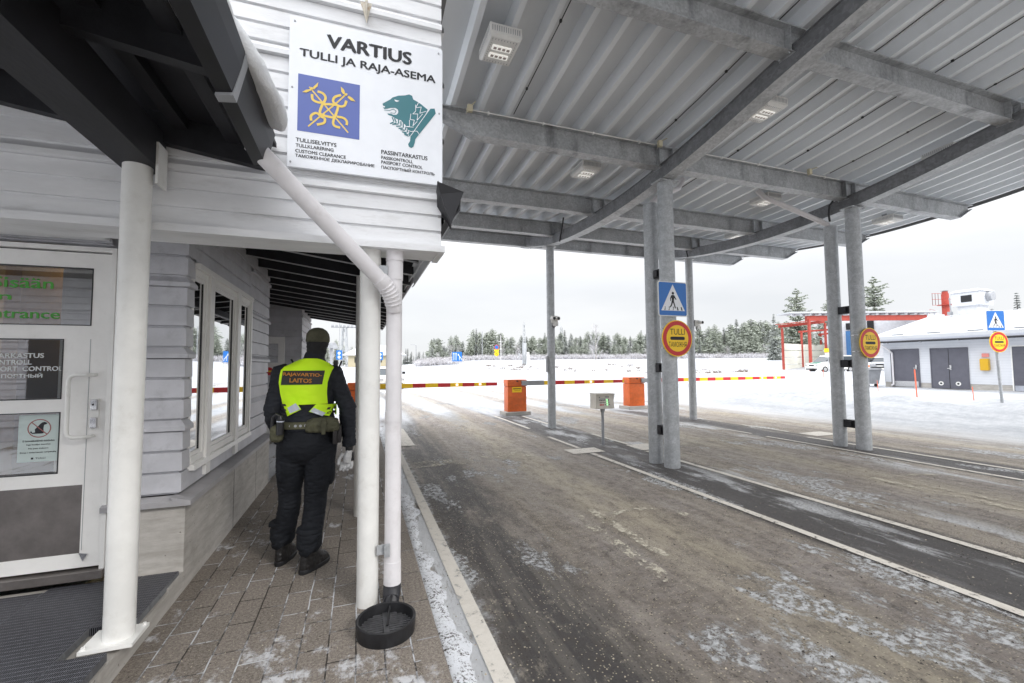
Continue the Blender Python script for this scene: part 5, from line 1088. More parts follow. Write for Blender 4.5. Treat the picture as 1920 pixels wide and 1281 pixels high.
# waste bin
bn = thing('waste_bin', 'grey wheeled waste bin at the left corner of the garage house', 'waste bin', (28.9, 17.9, .1))
q = MB(); q.hexa([(28.4,17.6,.30),(29.25,17.5,.30),(29.3,18.1,.30),(28.45,18.2,.30),(28.3,17.5,1.12),(29.35,17.4,1.12),(29.4,18.2,1.12),(28.35,18.3,1.12)]); q.build('body', M_['grey'], bn)
q = MB(); q.hexa([(28.25,17.45,1.125),(29.4,17.35,1.125),(29.45,18.25,1.125),(28.3,18.35,1.125),(28.3,17.5,1.24),(29.35,17.4,1.24),(29.4,18.2,1.24),(28.35,18.3,1.24)]); q.build('lid', M_['grey'], bn)
for (x, y) in ((28.5, 17.65), (29.15, 17.6)): q = MB(); q.tube([(x-.04, y, .22), (x+.04, y, .22)], .09, 12); q.build('wheel', M_['black'], bn)

# ================================================================ CUSTOMS HALL BEHIND WITH RED STEEL FRAME
def W2(px, w, z):     # world point from a bearing (tangent right of the view axis) and a depth along it
    return Vector((sin(YAW)*w+cos(YAW)*px*w, cos(YAW)*w-sin(YAW)*px*w, z))
hl = thing('customs_hall', 'large pale customs hall with overhanging ribbed roof on a red steel beam', 'hall', tuple(W2(.85, 68, 0)))
def tx(p): return (p-960)/820.08
def quadbox(mb, pa, pb, w0, w1, z0, z1, depth=6):
    a = W2(tx(pa), w0, z0); b = W2(tx(pb), w1, z0); d_ = (b-a); d_.z = 0; n = Vector((-d_.y, d_.x, 0)).normalized()*depth
    mb.hexa([a, b, b+n, a+n, a+Vector((0,0,z1-z0)), b+Vector((0,0,z1-z0)), b+n+Vector((0,0,z1-z0)), a+n+Vector((0,0,z1-z0))])
q = MB(); quadbox(q, 1556, 1700, 68, 62.5, .2, 8.35, 20); quadbox(q, 1700, 1775, 62.5, 62, .2, 8.35, 20); q.build('wall', M_['yard'], hl)
q = MB(); quadbox(q, 1516, 1742, 60, 60, 7.40, 8.10, .5); q.build('red_beam', M_['roofred'], hl)
q = MB(); quadbox(q, 1484, 1765, 59.5, 59.5, 8.40, 8.62, 3); rfh = q.build('roof', M_['snow'], hl)
for k in range(16):
    f = k/15; p = 1486+270*f; w = 60.0; q = MB(); a = W2(tx(p), w-.3, 8.12); b = W2(tx(p+7), w+1.6, 8.12); s_ = (b-a).cross(Vector((0,0,1))).normalized()*.10
    q.hexa([a-s_, a+s_, b+s_, b-s_, a-s_+V(0,0,.26), a+s_+V(0,0,.26), b+s_+V(0,0,.26), b-s_+V(0,0,.26)]); q.build('roof_rib', M_['yard'], rfh)
q = MB(); quadbox(q, 1587, 1609, 66.3, 65.4, 2.0, 6.4, .3); q.build('blue_door', plain('blue hall door', (.05,.16,.36), .5), hl)
for (a, b, c, d_) in ((1588, 1597, 6.6, 7.6), (1628, 1641, 6.4, 7.8)):
    f = lambda p: 68-5.5*(p-1556)/144; q = MB(); quadbox(q, a, b, f(a)-.3, f(b)-.3, c, d_, .1); q.build('window', M_['black'], hl)
for p, w, zb_ in ((1537, 62, 2.0), (1560, 60, 1.0)):
    pass
# chimney
ch = thing('chimney', 'red round steel chimney with ladder cage and platform', 'chimney', tuple(W2(tx(1778), 66, 7)))
c0 = W2(tx(1778), 66, 0); q = MB(); q.cyl(c0.x, c0.y, 7, 11.9, .44, 20); q.cyl(c0.x, c0.y, 11.9, 12.3, .36, 20); q.build('stack', M_['roofred'], ch, smooth=True)
q = MB(); q.cyl(c0.x, c0.y, 12.35, 12.42, .5, 20); q.build('cowl', M_['steel'], ch)
q = MB(); q.cyl(c0.x, c0.y, 10.2, 10.28, .95, 16); q.build('platform', M_['roofred'], ch)
q = MB(); R_ = Vector((cos(YAW), -sin(YAW), 0))
for k in range(3):
    for j_ in range(2): c = c0-R_*(1.05+.45*k); q.tube([c+V(0,0,10.2), c+V(0,0,12.0)], .03, 5)
for z in (10.2, 11.1, 12.0): q.tube([c0-R_*.4+V(0,0,z), c0-R_*2.0+V(0,0,z)], .03, 5); q.tube([c0+R_*.4+V(0,0,z), c0+R_*.9+V(0,0,z)], .03, 5)
q.tube([c0-R_*2.6+V(0,0,8.2), c0-R_*2.4+V(0,0,9.6), c0-R_*1.6+V(0,0,9.4), c0-R_*1.1+V(0,0,8)], .03, 5); q.build('ladder_cage', M_['roofred'], ch)
# open red carport
cp_ = thing('red_shelter', 'open shelter with red steel posts and beams beside the customs hall', 'shelter', tuple(W2(tx(1505), 64, .2)))
def rpost(p, w, z0, z1, r=.12):
    c = W2(tx(p), w, 0); q = MB(); q.box(c.x-r, c.x+r, c.y-r, c.y+r, z0, z1); q.build('post', M_['roofred'], cp_)
def rbeam(p0, w0, z0, p1, w1, z1, h=.30, r=.10, nm='beam', mt='roofred'):
    a = W2(tx(p0), w0, z0); b = W2(tx(p1), w1, z1); d_ = (b-a); n = Vector((-d_.y, d_.x, 0)).normalized()*r; q = MB(); u_ = Vector((0,0,h))
    q.hexa([a-n, b-n, b+n, a+n, a-n+u_, b-n+u_, b+n+u_, a+n+u_]); q.build(nm, M_[mt], cp_)
rpost(1468, 66, .2, 6.9); rpost(1504, 72, .4, 6.9); rpost(1540, 78, .6, 6.9); rpost(1519, 60, .2, 7.6, .14); rpost(1549, 66, .3, 7.6)
rbeam(1462, 65.7, 6.9, 1548, 66.2, 7.65, .42); rbeam(1499, 72, 6.6, 1556, 73, 7.0); rbeam(1536, 78, 6.5, 1558, 79, 6.8); rbeam(1458, 65, 7.32, 1548, 65.6, 8.08, .10, .3, 'roof_sheet')
fn = thing('yard_fence', 'pale panel fence in four tiers below the red shelter', 'fence', tuple(W2(tx(1510), 69, .3)))
for k in range(4):
    a = W2(tx(1471), 66.3, .35+k*1.08); b = W2(tx(1502), 71.7, .45+k*1.08); c = W2(tx(1507), 72.3, .45+k*1.08); d_ = W2(tx(1555), 78.5, .6+k*1.08)
    for (s_, e_) in ((a, b), (c, d_)):
        dd_ = (e_-s_); n = Vector((-dd_.y, dd_.x, 0)).normalized()*.06; u_ = Vector((0,0,1.0)); q = MB(); q.hexa([s_-n, e_-n, e_+n, s_+n, s_-n+u_, e_-n+u_, e_+n+u_, s_+n+u_]); q.build('panel', M_['tarp'], fn)
q = MB(); a = W2(tx(1466), 65.8, .0); b = W2(tx(1560), 79, .2); dd_ = b-a; n = Vector((-dd_.y, dd_.x, 0)).normalized()*.25; u_ = Vector((0,0,.4)); q.hexa([a-n, b-n, b+n, a+n, a-n+u_, b-n+u_, b+n+u_, a+n+u_]); q.build('footing', M_['concrete'], fn)
# sign on pole in the yard
yp = thing('yard_sign', 'small yellow and white sign on a thin post by the vans', 'road sign', tuple(W2(tx(1552), 40, 0)))
c = W2(tx(1552), 40, 0); q = MB(); q.cyl(c.x, c.y, -.1, 2.9, .035, 10); q.build('pole', M_['galv'], yp)
def card(o, c, z0, z1, hw, mt, nm, off=.05):
    R_ = Vector((cos(YAW), -sin(YAW), 0)); F_ = Vector((sin(YAW), cos(YAW), 0)); a = c-R_*hw-F_*off; b = c+R_*hw-F_*off; q = MB(); q.hexa([V(a.x,a.y,z0), V(b.x,b.y,z0), V(b.x,b.y,z0)+F_*.03, V(a.x,a.y,z0)+F_*.03, V(a.x,a.y,z1), V(b.x,b.y,z1), V(b.x,b.y,z1)+F_*.03, V(a.x,a.y,z1)+F_*.03]); return q.build(nm, M_[mt] if isinstance(mt, str) else mt, o)
card(yp, c, 2.55, 2.9, .35, 'yellow', 'yellow_plate'); card(yp, c, 2.1, 2.5, .3, 'white', 'white_plate')

# ================================================================ CARS
def car(name, lb, loc, rz_, prof, wd, body, L_, stripe=None, green=None, grp=None, wheel_r=.33, wx=(.85, 3.9)):
    """side profile in (x forward 0..L, z); x=0 is the nose"""
    o_ = thing(name, lb, 'van' if 'van' in name else 'car', (0,0,0), 0, grp)
    low = prof['low']; n = len(low); q = MB(); hw = wd/2
    rg = []
    for (yk, s_) in ((-hw, .96), (-hw*.97, 1.0), (hw*.97, 1.0), (hw, .96)):
        rg.append([Vector((L_/2+(x-L_/2)*(1 if s_ == 1 else .985), yk, .62+(z-.62)*s_)) for x, z in low])
    q.rings(rg); b_ = q.build('body', body, o_, smooth=True, local=True, ang=50)
    gh_ = prof['glass']; q = MB(); rg = []
    for (yk, s_) in ((-hw*.80, 0), (hw*.80, 0)): rg.append([Vector((x, yk if z > 1.15 else yk/.8*.95, z)) for x, z in gh_])
    q.rings(rg); q.build('windows', M_['car_glass'], o_, smooth=True, local=True, ang=30)
    rf_ = prof['roof']; q = MB(); rg = [[Vector((x, yk, z)) for x, z in rf_] for yk in (-hw*.815, hw*.815)]; q.rings(rg); q.build('roof', body, o_, local=True)
    for x in wx:
        for s_ in (-1, 1):
            q = MB(); q.tube([(x, s_*(hw-.20), wheel_r), (x, s_*(hw+.008), wheel_r)], wheel_r, 20); w_ = q.build('wheel', M_['black'], o_, local=True, smooth=True)
            q = MB(); q.tube([(x, s_*(hw+.005), wheel_r), (x, s_*(hw+.016), wheel_r)], wheel_r*.62, 14); q.build('rim', M_['steel'], w_, local=True)
    for s_ in (-1, 1):
        q = MB(); q.bbox(-.01, .22, s_*hw*.78-.17, s_*hw*.78+.17, prof['lamp'], prof['lamp']+.16, .03); q.build('headlight', M_['steel'], o_, local=True)
        q = MB(); q.bbox(prof['mir'], prof['mir']+.12, s_*(hw+.12)-.11, s_*(hw+.12)+.11, 1.02, 1.2, .03); q.build('mirror', M_['black'], o_, local=True)
        if stripe: q = MB(); q.prism([(2.0, s_*(hw+.012), .35), (2.5, s_*(hw+.012), .35), (2.2, s_*(hw+.012), 1.05), (1.75, s_*(hw+.012), 1.05)], (0, -.01*s_, 0)); q.prism([(2.5, s_*(hw+.012), .60), (4.6, s_*(hw+.012), .60), (4.6, s_*(hw+.012), .85), (2.4, s_*(hw+.012), .85)], (0, -.01*s_, 0)); q.build('orange_stripe', stripe, o_, local=True)
    q = MB(); q.bbox(-.03, .05, -.35, .35, prof['lamp']-.02, prof['lamp']+.13, .02); q.bbox(-.03, .03, -hw*.85, hw*.85, .28, .42, .02); q.build('grille', M_['black'], o_, local=True)
    q = MB(); q.bbox(-.05, -.02, -.26, .26, .44, .55, .005); q.build('number_plate', M_['white'], o_, local=True)
    if green: q = MB(); q.hexa([prof['bon'][0]+V(0,-.7,0), prof['bon'][1]+V(0,-.7,0), prof['bon'][1]+V(0,.7,0), prof['bon'][0]+V(0,.7,0), prof['bon'][0]+V(0,-.7,.012), prof['bon'][1]+V(0,-.7,.012), prof['bon'][1]+V(0,.7,.012), prof['bon'][0]+V(0,.7,.012)]); q.build('green_bonnet', green, o_, local=True)
    o_.location = loc; o_.rotation_euler = (0, 0, rz_); return o_
vanp = dict(low=[(0,.30),(0,.75),(.10,.95),(.85,1.12),(1.15,1.18),(5.0,1.18),(5.1,.9),(5.1,.30)], glass=[(.88,1.10),(1.72,1.80),(4.95,1.82),(5.05,1.10)], roof=[(1.66,1.78),(1.80,1.88),(4.9,1.90),(5.0,1.78)], lamp=.72, mir=1.35, bon=(V(.12,0,.965), V(.88,0,1.13)))
carp = dict(low=[(0,.28),(0,.62),(.12,.78),(1.0,.95),(1.25,.98),(4.2,1.0),(4.45,.85),(4.5,.30)], glass=[(1.05,.93),(1.75,1.42),(3.4,1.46),(4.15,.95)], roof=[(1.70,1.41),(1.85,1.48),(3.3,1.50),(3.5,1.42)], lamp=.60, mir=1.45, bon=None)
OR = plain('van orange', (.80,.20,.02), .35); GRN = plain('bonnet green', (.03,.17,.12), .35)
p = W2(tx(1520), 50, 0); vp = ground_z(p.x, p.y)
car('patrol_van', 'white van with green bonnet and orange side stripe parked by the red shelter', (p.x, p.y, vp+.02), radians(-14), vanp, 1.92, M_['white'], 5.1, OR, GRN, 'patrol vehicles in the yard')
p = W2(tx(1578), 56, 0); car('patrol_van', 'second white van with orange stripes, mostly hidden behind the outer posts', (p.x, p.y, ground_z(p.x, p.y)+.02), radians(-10), vanp, 1.92, M_['white'], 5.1, OR, None, 'patrol vehicles in the yard')
p = W2(tx(1648), 48, 0); car('parked_car', 'dark car glimpsed just right of the outer round sign', (p.x, p.y, ground_z(p.x, p.y)+.02), radians(20), carp, 1.8, paint('silver car paint', (.30,.31,.33), .3), 4.5)
p = W2(tx(734), 30, 0); car('oncoming_car', 'pale car seen head-on between the white column and the drainpipe', (p.x, p.y, -.01), radians(92), carp, 1.80, paint('pale grey car paint', (.50,.48,.44), .3), 4.5)

# ================================================================ FAR SIGNS, MASTS AND HUTS
def gz(p): return ground_z(p.x, p.y)
c = W2(tx(857), 88, 0); z0 = gz(c)
fs = thing('lane_sign', 'blue lane direction sign with white arrows far beyond the barriers', 'road sign', (c.x, c.y, z0))
R_ = Vector((cos(YAW), -sin(YAW), 0)); F_ = Vector((sin(YAW), cos(YAW), 0))
card(fs, c, 2.5, 4.4, .98, 'rblue', 'panel')
for k, s_ in enumerate((-.9, 0, .9)): q = MB(); a = c+R_*s_; q.cyl(a.x, a.y, z0-.2, 2.6 if s_ == 0 else 4.3, .05, 8); q.build('post', M_['galv'], fs)
q = MB()
for dx in (-.65, -.22):
    for (x0_, x1_, a_, b_) in ((dx-.05, dx+.05, 2.7, 4.0),): q.add([c+R_*x0_-F_*.06+V(0,0,a_), c+R_*x1_-F_*.06+V(0,0,a_), c+R_*x1_-F_*.06+V(0,0,b_), c+R_*x0_-F_*.06+V(0,0,b_)], [(0,1,2,3)])
    q.add([c+R_*(dx-.15)-F_*.06+V(0,0,3.95), c+R_*(dx+.15)-F_*.06+V(0,0,3.95), c+R_*dx-F_*.06+V(0,0,4.25)], [(0,1,2)])
for pts in ([(.42,2.7),(.50,2.7),(.50,3.5),(.42,3.5)], [(.80,2.7),(.88,2.7),(.88,3.0),(.30,3.85),(.22,3.75),(.80,2.95)], [(.15,3.6),(.40,3.9),(.15,4.0)]): q.add([c+R_*a_-F_*.062+V(0,0,b_) for a_, b_ in pts], [tuple(range(len(pts)))])
q.build('arrows', M_['sign'], fs)
c = W2(tx(931), 80, 0); z0 = gz(c)
ns = thing('parking_sign', 'round blue sign above yellow plates on a far post left of the mast', 'road sign', (c.x, c.y, z0))
q = MB(); q.cyl(c.x, c.y, z0-.2, 5.2, .05, 8); q.build('post', M_['galv'], ns)
q = MB(); q.disc(c-F_*.06+V(0,0,4.95), R_, (0,0,1), .42, off=F_*.02); q.build('red_ring', M_['red'], ns); q = MB(); q.disc(c-F_*.065+V(0,0,4.95), R_, (0,0,1), .33, off=F_*.02); q.build('blue_disc', M_['rblue'], ns)
card(ns, c, 4.15, 4.5, .42, 'yellow', 'text_plate'); q = MB(); q.disc(c-F_*.06+V(0,0,3.72), R_, (0,0,1), .42, off=F_*.02); q.build('yellow_disc', M_['yellow'], ns)
q = MB(); q.hexa([c-F_*.075+R_*a_+V(0,0,b_) for a_, b_ in ((-.24,3.92),(-.18,3.98),(.24,3.52),(.18,3.46))]+[c-F_*.07+R_*a_+V(0,0,b_) for a_, b_ in ((-.24,3.92),(-.18,3.98),(.24,3.52),(.18,3.46))]); q.build('slash', M_['ink'], ns)
def lattice(p, w, ztop, hw, lb, nm='lattice_mast', head=True, solid=0):
    c = W2(tx(p), w, 0); z0 = gz(c); o_ = thing(nm, lb, 'mast', (c.x, c.y, z0), 0, 'steel masts')
    q = MB(); leg = [c+R_*a_*hw+F_*b_*hw for a_, b_ in ((-1,-1),(1,-1),(1,1),(-1,1))]
    for l_ in leg: q.tube([l_+V(0,0,z0-.2), l_*.0+c*.5+l_*.5+V(0,0,0)+V(0,0,ztop)], hw*.16+.02, 5)
    q.build('leg', M_['galv'], o_); q = MB(); n = int((ztop-z0)/(hw*2.6))
    for k in range(n):
        for i in range(4):
            f0, f1 = k/n, (k+1)/n; A_ = leg[i]*(1-f0*.5)+c*(f0*.5); B_ = leg[(i+1) % 4]*(1-f1*.5)+c*(f1*.5); A_.z = z0+(ztop-z0)*f0; B_.z = z0+(ztop-z0)*f1; q.tube([A_, B_], hw*.08+.012, 4)
    q.build('bracing', M_['galv'], o_)
    if head: q = MB(); q.cyl(c.x, c.y, ztop, ztop+.8, hw*.3, 8, .02); q.build('tip', M_['galv'], o_)
    if solid: q = MB(); q.box(c.x-hw*1.1, c.x+hw*1.1, c.y-hw*1.1, c.y+hw*1.1, z0, z0+solid); q.build('lower_casing', M_['galv'], o_)
    return o_, c, z0
lattice(983, 85, 9.6, .30, 'pale lattice mast standing alone beyond the barriers, left of the single post', solid=4.2)
lattice(1053, 150, 14.5, .6, 'faint distant mast just right of the single post with cameras')
om, c, z0 = lattice(645, 112, 11.6, .85, 'tall floodlight lattice mast right of the guard\'s head', head=False)
q = MB(); q.box(c.x-3.2, c.x+3.2, c.y-.2, c.y+.2, 11.6, 11.8)
for k in range(7): q.bbox(c.x-3.1+k*.93, c.x-2.5+k*.93, c.y-.5, c.y-.1, 11.8, 12.3, .05)
q.build('floodlights', M_['grey'], om)
for (p, w, zt, r, lb) in ((636, 100, 12.5, .07, 'thin tall pole left of the floodlight mast'), (904, 110, 10.2, .09, 'bare pole rising above the forest left of centre'), (939, 108, 9.0, .08, 'pale bare pole right of the yellow round sign'), (780, 120, 7.3, .08, 'faint street light post at the left end of the forest'), (799, 140, 6.2, .12, 'short dark pole beyond the reed bank')):
    c = W2(tx(p), w, 0); z0 = gz(c); q = MB(); q.cyl(c.x, c.y, z0-.3, zt, r, 8); 
    if p == 780: q.tube([c+V(0,0,zt), c+V(0,0,zt+.2)-R_*.4, c+V(0,0,zt+.25)-R_*1.6], .06, 6)
    tag(q.build('pole', M_['grey'] if p != 939 else M_['whitepipe'], smooth=True), lb, 'pole', 'slender poles')
for (p, w, zt, lb) in ((973, 84, 4.0, 'small sensor post left of the pale lattice mast'), (990, 84, 4.1, 'white cabinet just right of the pale lattice mast')):
    c = W2(tx(p), w, 0); z0 = gz(c); q = MB(); q.bbox(c.x-.10 if p == 973 else c.x-.22, c.x+.10 if p == 973 else c.x+.22, c.y-.1, c.y+.1, z0-.1 if p != 973 else zt-1.0, zt, .02); q.cyl(c.x, c.y, z0-.1, zt-.2, .05, 8)
    tag(q.build('roadside_cabinet', M_['white'] if p == 990 else M_['grey']), lb, 'cabinet')
# small signs and lamp seen beside the guard
c = W2(tx(621), 55, 0); z0 = gz(c); o_ = thing('lamp_mast', 'grey pole with small shelter roof right beside the guard\'s cap', 'pole', (c.x, c.y, z0)); q = MB(); q.cyl(c.x, c.y, z0-.2, 4.2, .16, 12); q.build('pole', M_['grey'], o_); q = MB(); q.hexa([c+V(-.9,-.5,4.0), c+V(.9,-.5,3.8), c+V(.9,.5,3.8), c+V(-.9,.5,4.0), c+V(-.9,-.5,4.5), c+V(.5,-.5,4.6), c+V(.5,.5,4.6), c+V(-.9,.5,4.5)]); q.build('lamp_head', M_['grey'], o_)
for p, w, lb in ((636, 62, 'blue roundabout sign in the gap beside the white column'), (713, 70, 'blue sign glimpsed between white column and drainpipe')):
    c = W2(tx(p), w, 0); z0 = gz(c); o_ = thing('distant_sign', lb, 'road sign', (c.x, c.y, z0), 0, 'small blue distant signs'); q = MB(); q.cyl(c.x, c.y, z0-.2, 3.9, .05, 8); q.build('pole', M_['galv'], o_); card(o_, c, 2.6, 3.9, .42, 'rblue', 'panel'); q = MB(); q.disc(c-F_*.07+V(0,0,3.5), R_, (0,0,1), .2, off=F_*.01); q.disc(c-F_*.07+V(0,0,2.95), R_, (0,0,1), .2, off=F_*.01); q.build('symbols', M_['sign'], o_)
c = W2(tx(702), 108, 0); z0 = gz(c); o_ = thing('distant_house', 'low yellowish house with snowy hipped roof far behind the white columns', 'house', (c.x, c.y, z0))
q = MB(); q.box(c.x-6, c.x+6, c.y-3, c.y+3, z0-.2, z0+2.7); q.build('wall', plain('pale yellow boards', (.50,.44,.30), .6), o_)
q = MB(); q.add([c+V(-7.5,-4,z0+2.6), c+V(7.5,-4,z0+2.6), c+V(7.5,4,z0+2.6), c+V(-7.5,4,z0+2.6), c+V(-3,0,z0+5.2), c+V(3,0,z0+5.2)], [(0,1,5,4),(1,2,5),(2,3,4,5),(3,0,4),(0,3,2,1)]); q.build('roof', M_['snow'], o_)
for k in range(4): q = MB(); q.box(c.x-4.6+k*2.6, c.x-3.6+k*2.6, c.y-3.05, c.y-3.001, z0+.9, z0+2.1); q.build('window', M_['black'], o_)
# ================================================================ TREES
random.seed(21)
def foliage(name, g1, g2, frost_haze, amt):
    t = NT(name); o = t.obj(); n1 = t.noise(o, 1.3, 4); n2 = t.noise(o, 5, 3); _, _, nz_ = t.sep(t.n('ShaderNodeNewGeometry').outputs['True Normal'])
    oi = t.n('ShaderNodeObjectInfo').outputs['Random']
    col = t.mix(t.ss(.3, .7, n1), g1+(1,), g2+(1,)); f = t.math('MULTIPLY', t.ss(.36, .62, n2), amt); f = t.math('ADD', f, t.math('MULTIPLY', oi, .22), clamp=True)
    t.set(t.mix(f, col, frost_haze+(1,)), .85, 0, .1); return t.mat  # frost tone also paints in the haze that pales far trees
F_SPR = foliage('spruce needles', (.07,.085,.06), (.13,.15,.10), (.52,.54,.53), .95)
F_PIN = foliage('frosted pine needles', (.12,.145,.09), (.20,.22,.15), (.52,.55,.50), .95)
F_DRK = foliage('dark spruce needles', (.04,.05,.04), (.07,.085,.065), (.42,.44,.44), .6)
F_TWG = foliage('frosted twigs', (.20,.17,.155), (.30,.27,.26), (.64,.64,.67), 1.1)
BARK = paint('bark', (.16,.13,.11), .8, .2, 5); PALEBARK = paint('pale bark', (.42,.38,.34), .8, .15, 5)
def conifer_mesh(h, rad, n_wh, droop, base, irregular, seed, per=9, fill=1.0, topround=0, leaf=1.0, kks=4):
    rnd = random.Random(seed); q = MB()
    for k in range(n_wh):
        f = k/(n_wh-1); z = h*(base+(1-base)*f); r = rad*((1-f)**(.8 if not topround else .45))*(1-irregular*rnd.random())+.05
        if rnd.random() < irregular*.35: continue
        nb = max(4, int(per*(1-f*.5)))
        a0 = rnd.random()*6.28
        for b in range(nb):
            a = a0+b*6.28/nb+rnd.uniform(-.35, .35); rl_ = r*rnd.uniform(.55, 1.12); dz = -droop*rl_+rnd.uniform(-.1, .1)
            segs = 3+int(rl_*2.2)
            for s_ in range(segs):
                g0 = (s_+.2*rnd.random())/segs; 
                if rnd.random() > fill: continue
                px_, py_ = cos(a)*rl_*g0, sin(a)*rl_*g0; pz_ = z+dz*g0**1.3+(.25*rl_*g0**2 if topround else .10*rl_*g0*g0)
                for kk in range(kks):
                    aa = a+rnd.uniform(-1.3, 1.3); ln = (.30+.34*rl_*(1-g0*.5))*rnd.uniform(.5, 1.1)*.80*leaf; wd = ln*.62
                    e = Vector((px_+cos(aa)*ln, py_+sin(aa)*ln, pz_+rnd.uniform(-.25, .10)*ln*2)); c_ = Vector((px_, py_, pz_)); s2 = Vector((-sin(aa)*.7, cos(aa)*.7, rnd.choice((-1, 1))*rnd.uniform(.5, 1.3)))*wd*.5
                    q.add([c_-s2*.5, e-s2*.3+(e-c_)*-.2, e, c_+s2], [(0, 1, 2, 3)])
    return q
def tree_proto(nm, lb, cat, crown, cm, h, tr, tm, grp, lean=0):
    o_ = thing(nm, lb, cat, (0,0,0), 0, grp)
    crown.build('crown', cm, o_, local=True)
    q = MB(); q.tube([(0,0,-.4), (lean*.3,0,h*.4), (lean,0,h*.97)], [tr, tr*.7, .02], 7); q.build('trunk', tm, o_, local=True, smooth=True)
    return o_
def twig_mesh(h, rad, n, seed, up=.9):
    rnd = random.Random(seed); q = MB()
    def br_(p, d_, ln, w, lv):
        e = p+d_*ln; s_ = d_.cross(Vector((rnd.uniform(-1,1), rnd.uniform(-1,1), rnd.uniform(-1,1)))).normalized()*w
        q.add([p-s_, p+s_, e+s_*.4, e-s_*.4], [(0,1,2,3)])
        if lv == 0: return
        for _ in range(4 if lv > 1 else 5):
            dd_ = (d_+Vector((rnd.uniform(-.7,.7), rnd.uniform(-.7,.7), rnd.uniform(-.25,.6)))).normalized(); br_(p+d_*ln*rnd.uniform(.3, 1), dd_, ln*rnd.uniform(.45, .7), w*.6, lv-1)
    for k in range(n):
        z = h*(.15+.8*k/n); a = rnd.random()*6.28; f = 1-abs(k/n-.35)*1.1
        br_(Vector((0,0,z)), Vector((cos(a)*.55, sin(a)*.55, up)).normalized(), rad*f*rnd.uniform(.8, 1.2), .045, 2)
    return q
T_ = {}
for i, (nm, args) in enumerate((('spruce_tree', dict(h=10, rad=2.9, n_wh=30, droop=.35, base=.08, irregular=.35, seed=1, per=9)), ('spruce_tree', dict(h=10, rad=2.2, n_wh=30, droop=.45, base=.05, irregular=.3, seed=2, per=9)),
      ('pine_tree', dict(h=10, rad=3.1, n_wh=26, droop=.05, base=.16, irregular=.35, seed=3, per=9, topround=1)), ('pine_tree', dict(h=10, rad=2.7, n_wh=26, droop=.12, base=.08, irregular=.35, seed=4, per=9, topround=1)), ('narrow_spruce', dict(h=10, rad=1.3, n_wh=30, droop=.5, base=.05, irregular=.3, seed=5, per=7)))):
    T_[i] = tree_proto(nm, 'x', 'tree', conifer_mesh(**args), (F_SPR, F_SPR, F_PIN, F_PIN, F_DRK)[i], 10, .16, BARK, 'trees along the forest edge')
T_[6] = tree_proto('pine_tree', 'x', 'tree', conifer_mesh(h=10, rad=2.9, n_wh=28, droop=-.05, base=.2, irregular=.45, seed=12, per=9, topround=1, leaf=.72, kks=9), F_PIN, 10, .14, BARK, 'trees along the forest edge')
T_[5] = tree_proto('birch_tree', 'x', 'tree', twig_mesh(9, 2.4, 22, 6), F_TWG, 9, .09, PALEBARK, 'trees along the forest edge')
LBL = {6: 'tall pine', 0: 'broad frosted spruce in the forest edge beyond the barriers', 1: 'slim frosted spruce in the forest edge beyond the barriers', 2: 'frosted pine with rounded crown in the forest edge', 3: 'pale green frosted pine in the forest edge', 4: 'dark narrow spruce standing out of the forest edge', 5: 'bare frosted birch among the forest conifers'}
used = set()
def plant(kind, p, w, ztop, lb=None, sx=1.0, z0=None):
    c = W2(tx(p), w, 0); g0 = ground_z(c.x, c.y) if z0 is None else z0; s_ = (ztop-g0)/(10 if kind != 5 else 12.5)
    loc = (c.x, c.y, g0-.1); rz_ = random.random()*6.28; l_ = lb or LBL[kind]
    if kind not in used:
        used.add(kind); o_ = T_[kind]; dups.append((kind, loc, rz_, l_, (s_*sx, s_*sx, s_))); return
    dups.append((kind, loc, rz_, l_, (s_*sx, s_*sx, s_)))
dups = []
def top_at(px_):   # forest outline: height of the tops above the ground plane at depth 130
    pts = [(805, 9.0), (822, 9.8), (838, 8.2), (850, 11.0), (870, 9.2), (880, 11.6), (893, 12.2), (905, 11.2), (925, 11.4), (940, 10.6), (960, 10.2), (990, 10.0), (1020, 10.4), (1060, 11.0), (1085, 10.6), (1110, 10.8), (1131, 11.6), (1160, 10.2), (1180, 11.2), (1200, 11.2), (1230, 10.6), (1260, 10.6), (1300, 11.4), (1320, 12.0), (1345, 12.2), (1372, 13.0), (1400, 14.6), (1420, 13.4), (1440, 14.2), (1470, 13.4), (1560, 13.6)]
    for a, b in zip(pts[:-1], pts[1:]):
        if a[0] <= px_ <= b[0]: return a[1]+(b[1]-a[1])*(px_-a[0])/(b[0]-a[0])
    return pts[0][1] if px_ < pts[0][0] else pts[-1][1]
px_ = 812.0
while px_ < 1562:
    if 862 > px_ > 873: pass
    for row, (w, fac) in enumerate(((124, .66), (131, .88), (139, 1.0), (147, 1.02))):
        x_ = px_+random.uniform(-3, 3); gap = 868 < x_ < 880
        if gap and row != 0: continue
        base_z = 3.0; zt = base_z+(top_at(x_)-base_z)*fac*random.uniform(.80, 1.14)*w/130; r_ = random.random()
        kind = 2 if r_ < .26 else 3 if r_ < .50 else 0 if r_ < .68 else 1 if r_ < .80 else 4 if r_ < .85 else 5
        if row == 0 and random.random() < .45: kind = random.choice((5, 3, 5)); zt = base_z+(zt-base_z)*.75
        plant(kind, x_, w+random.uniform(-3, 3), zt, None, random.uniform(1.1, 1.6))
    px_ += 11.0 if px_ < 900 else 10.0
plant(4, 893, 122, 12.0, 'tall dark narrow spruce rising left of the yellow road sign', .9)
plant(4, 1312, 118, 9.6, 'dark spruce right beside the post with the single camera', .9)
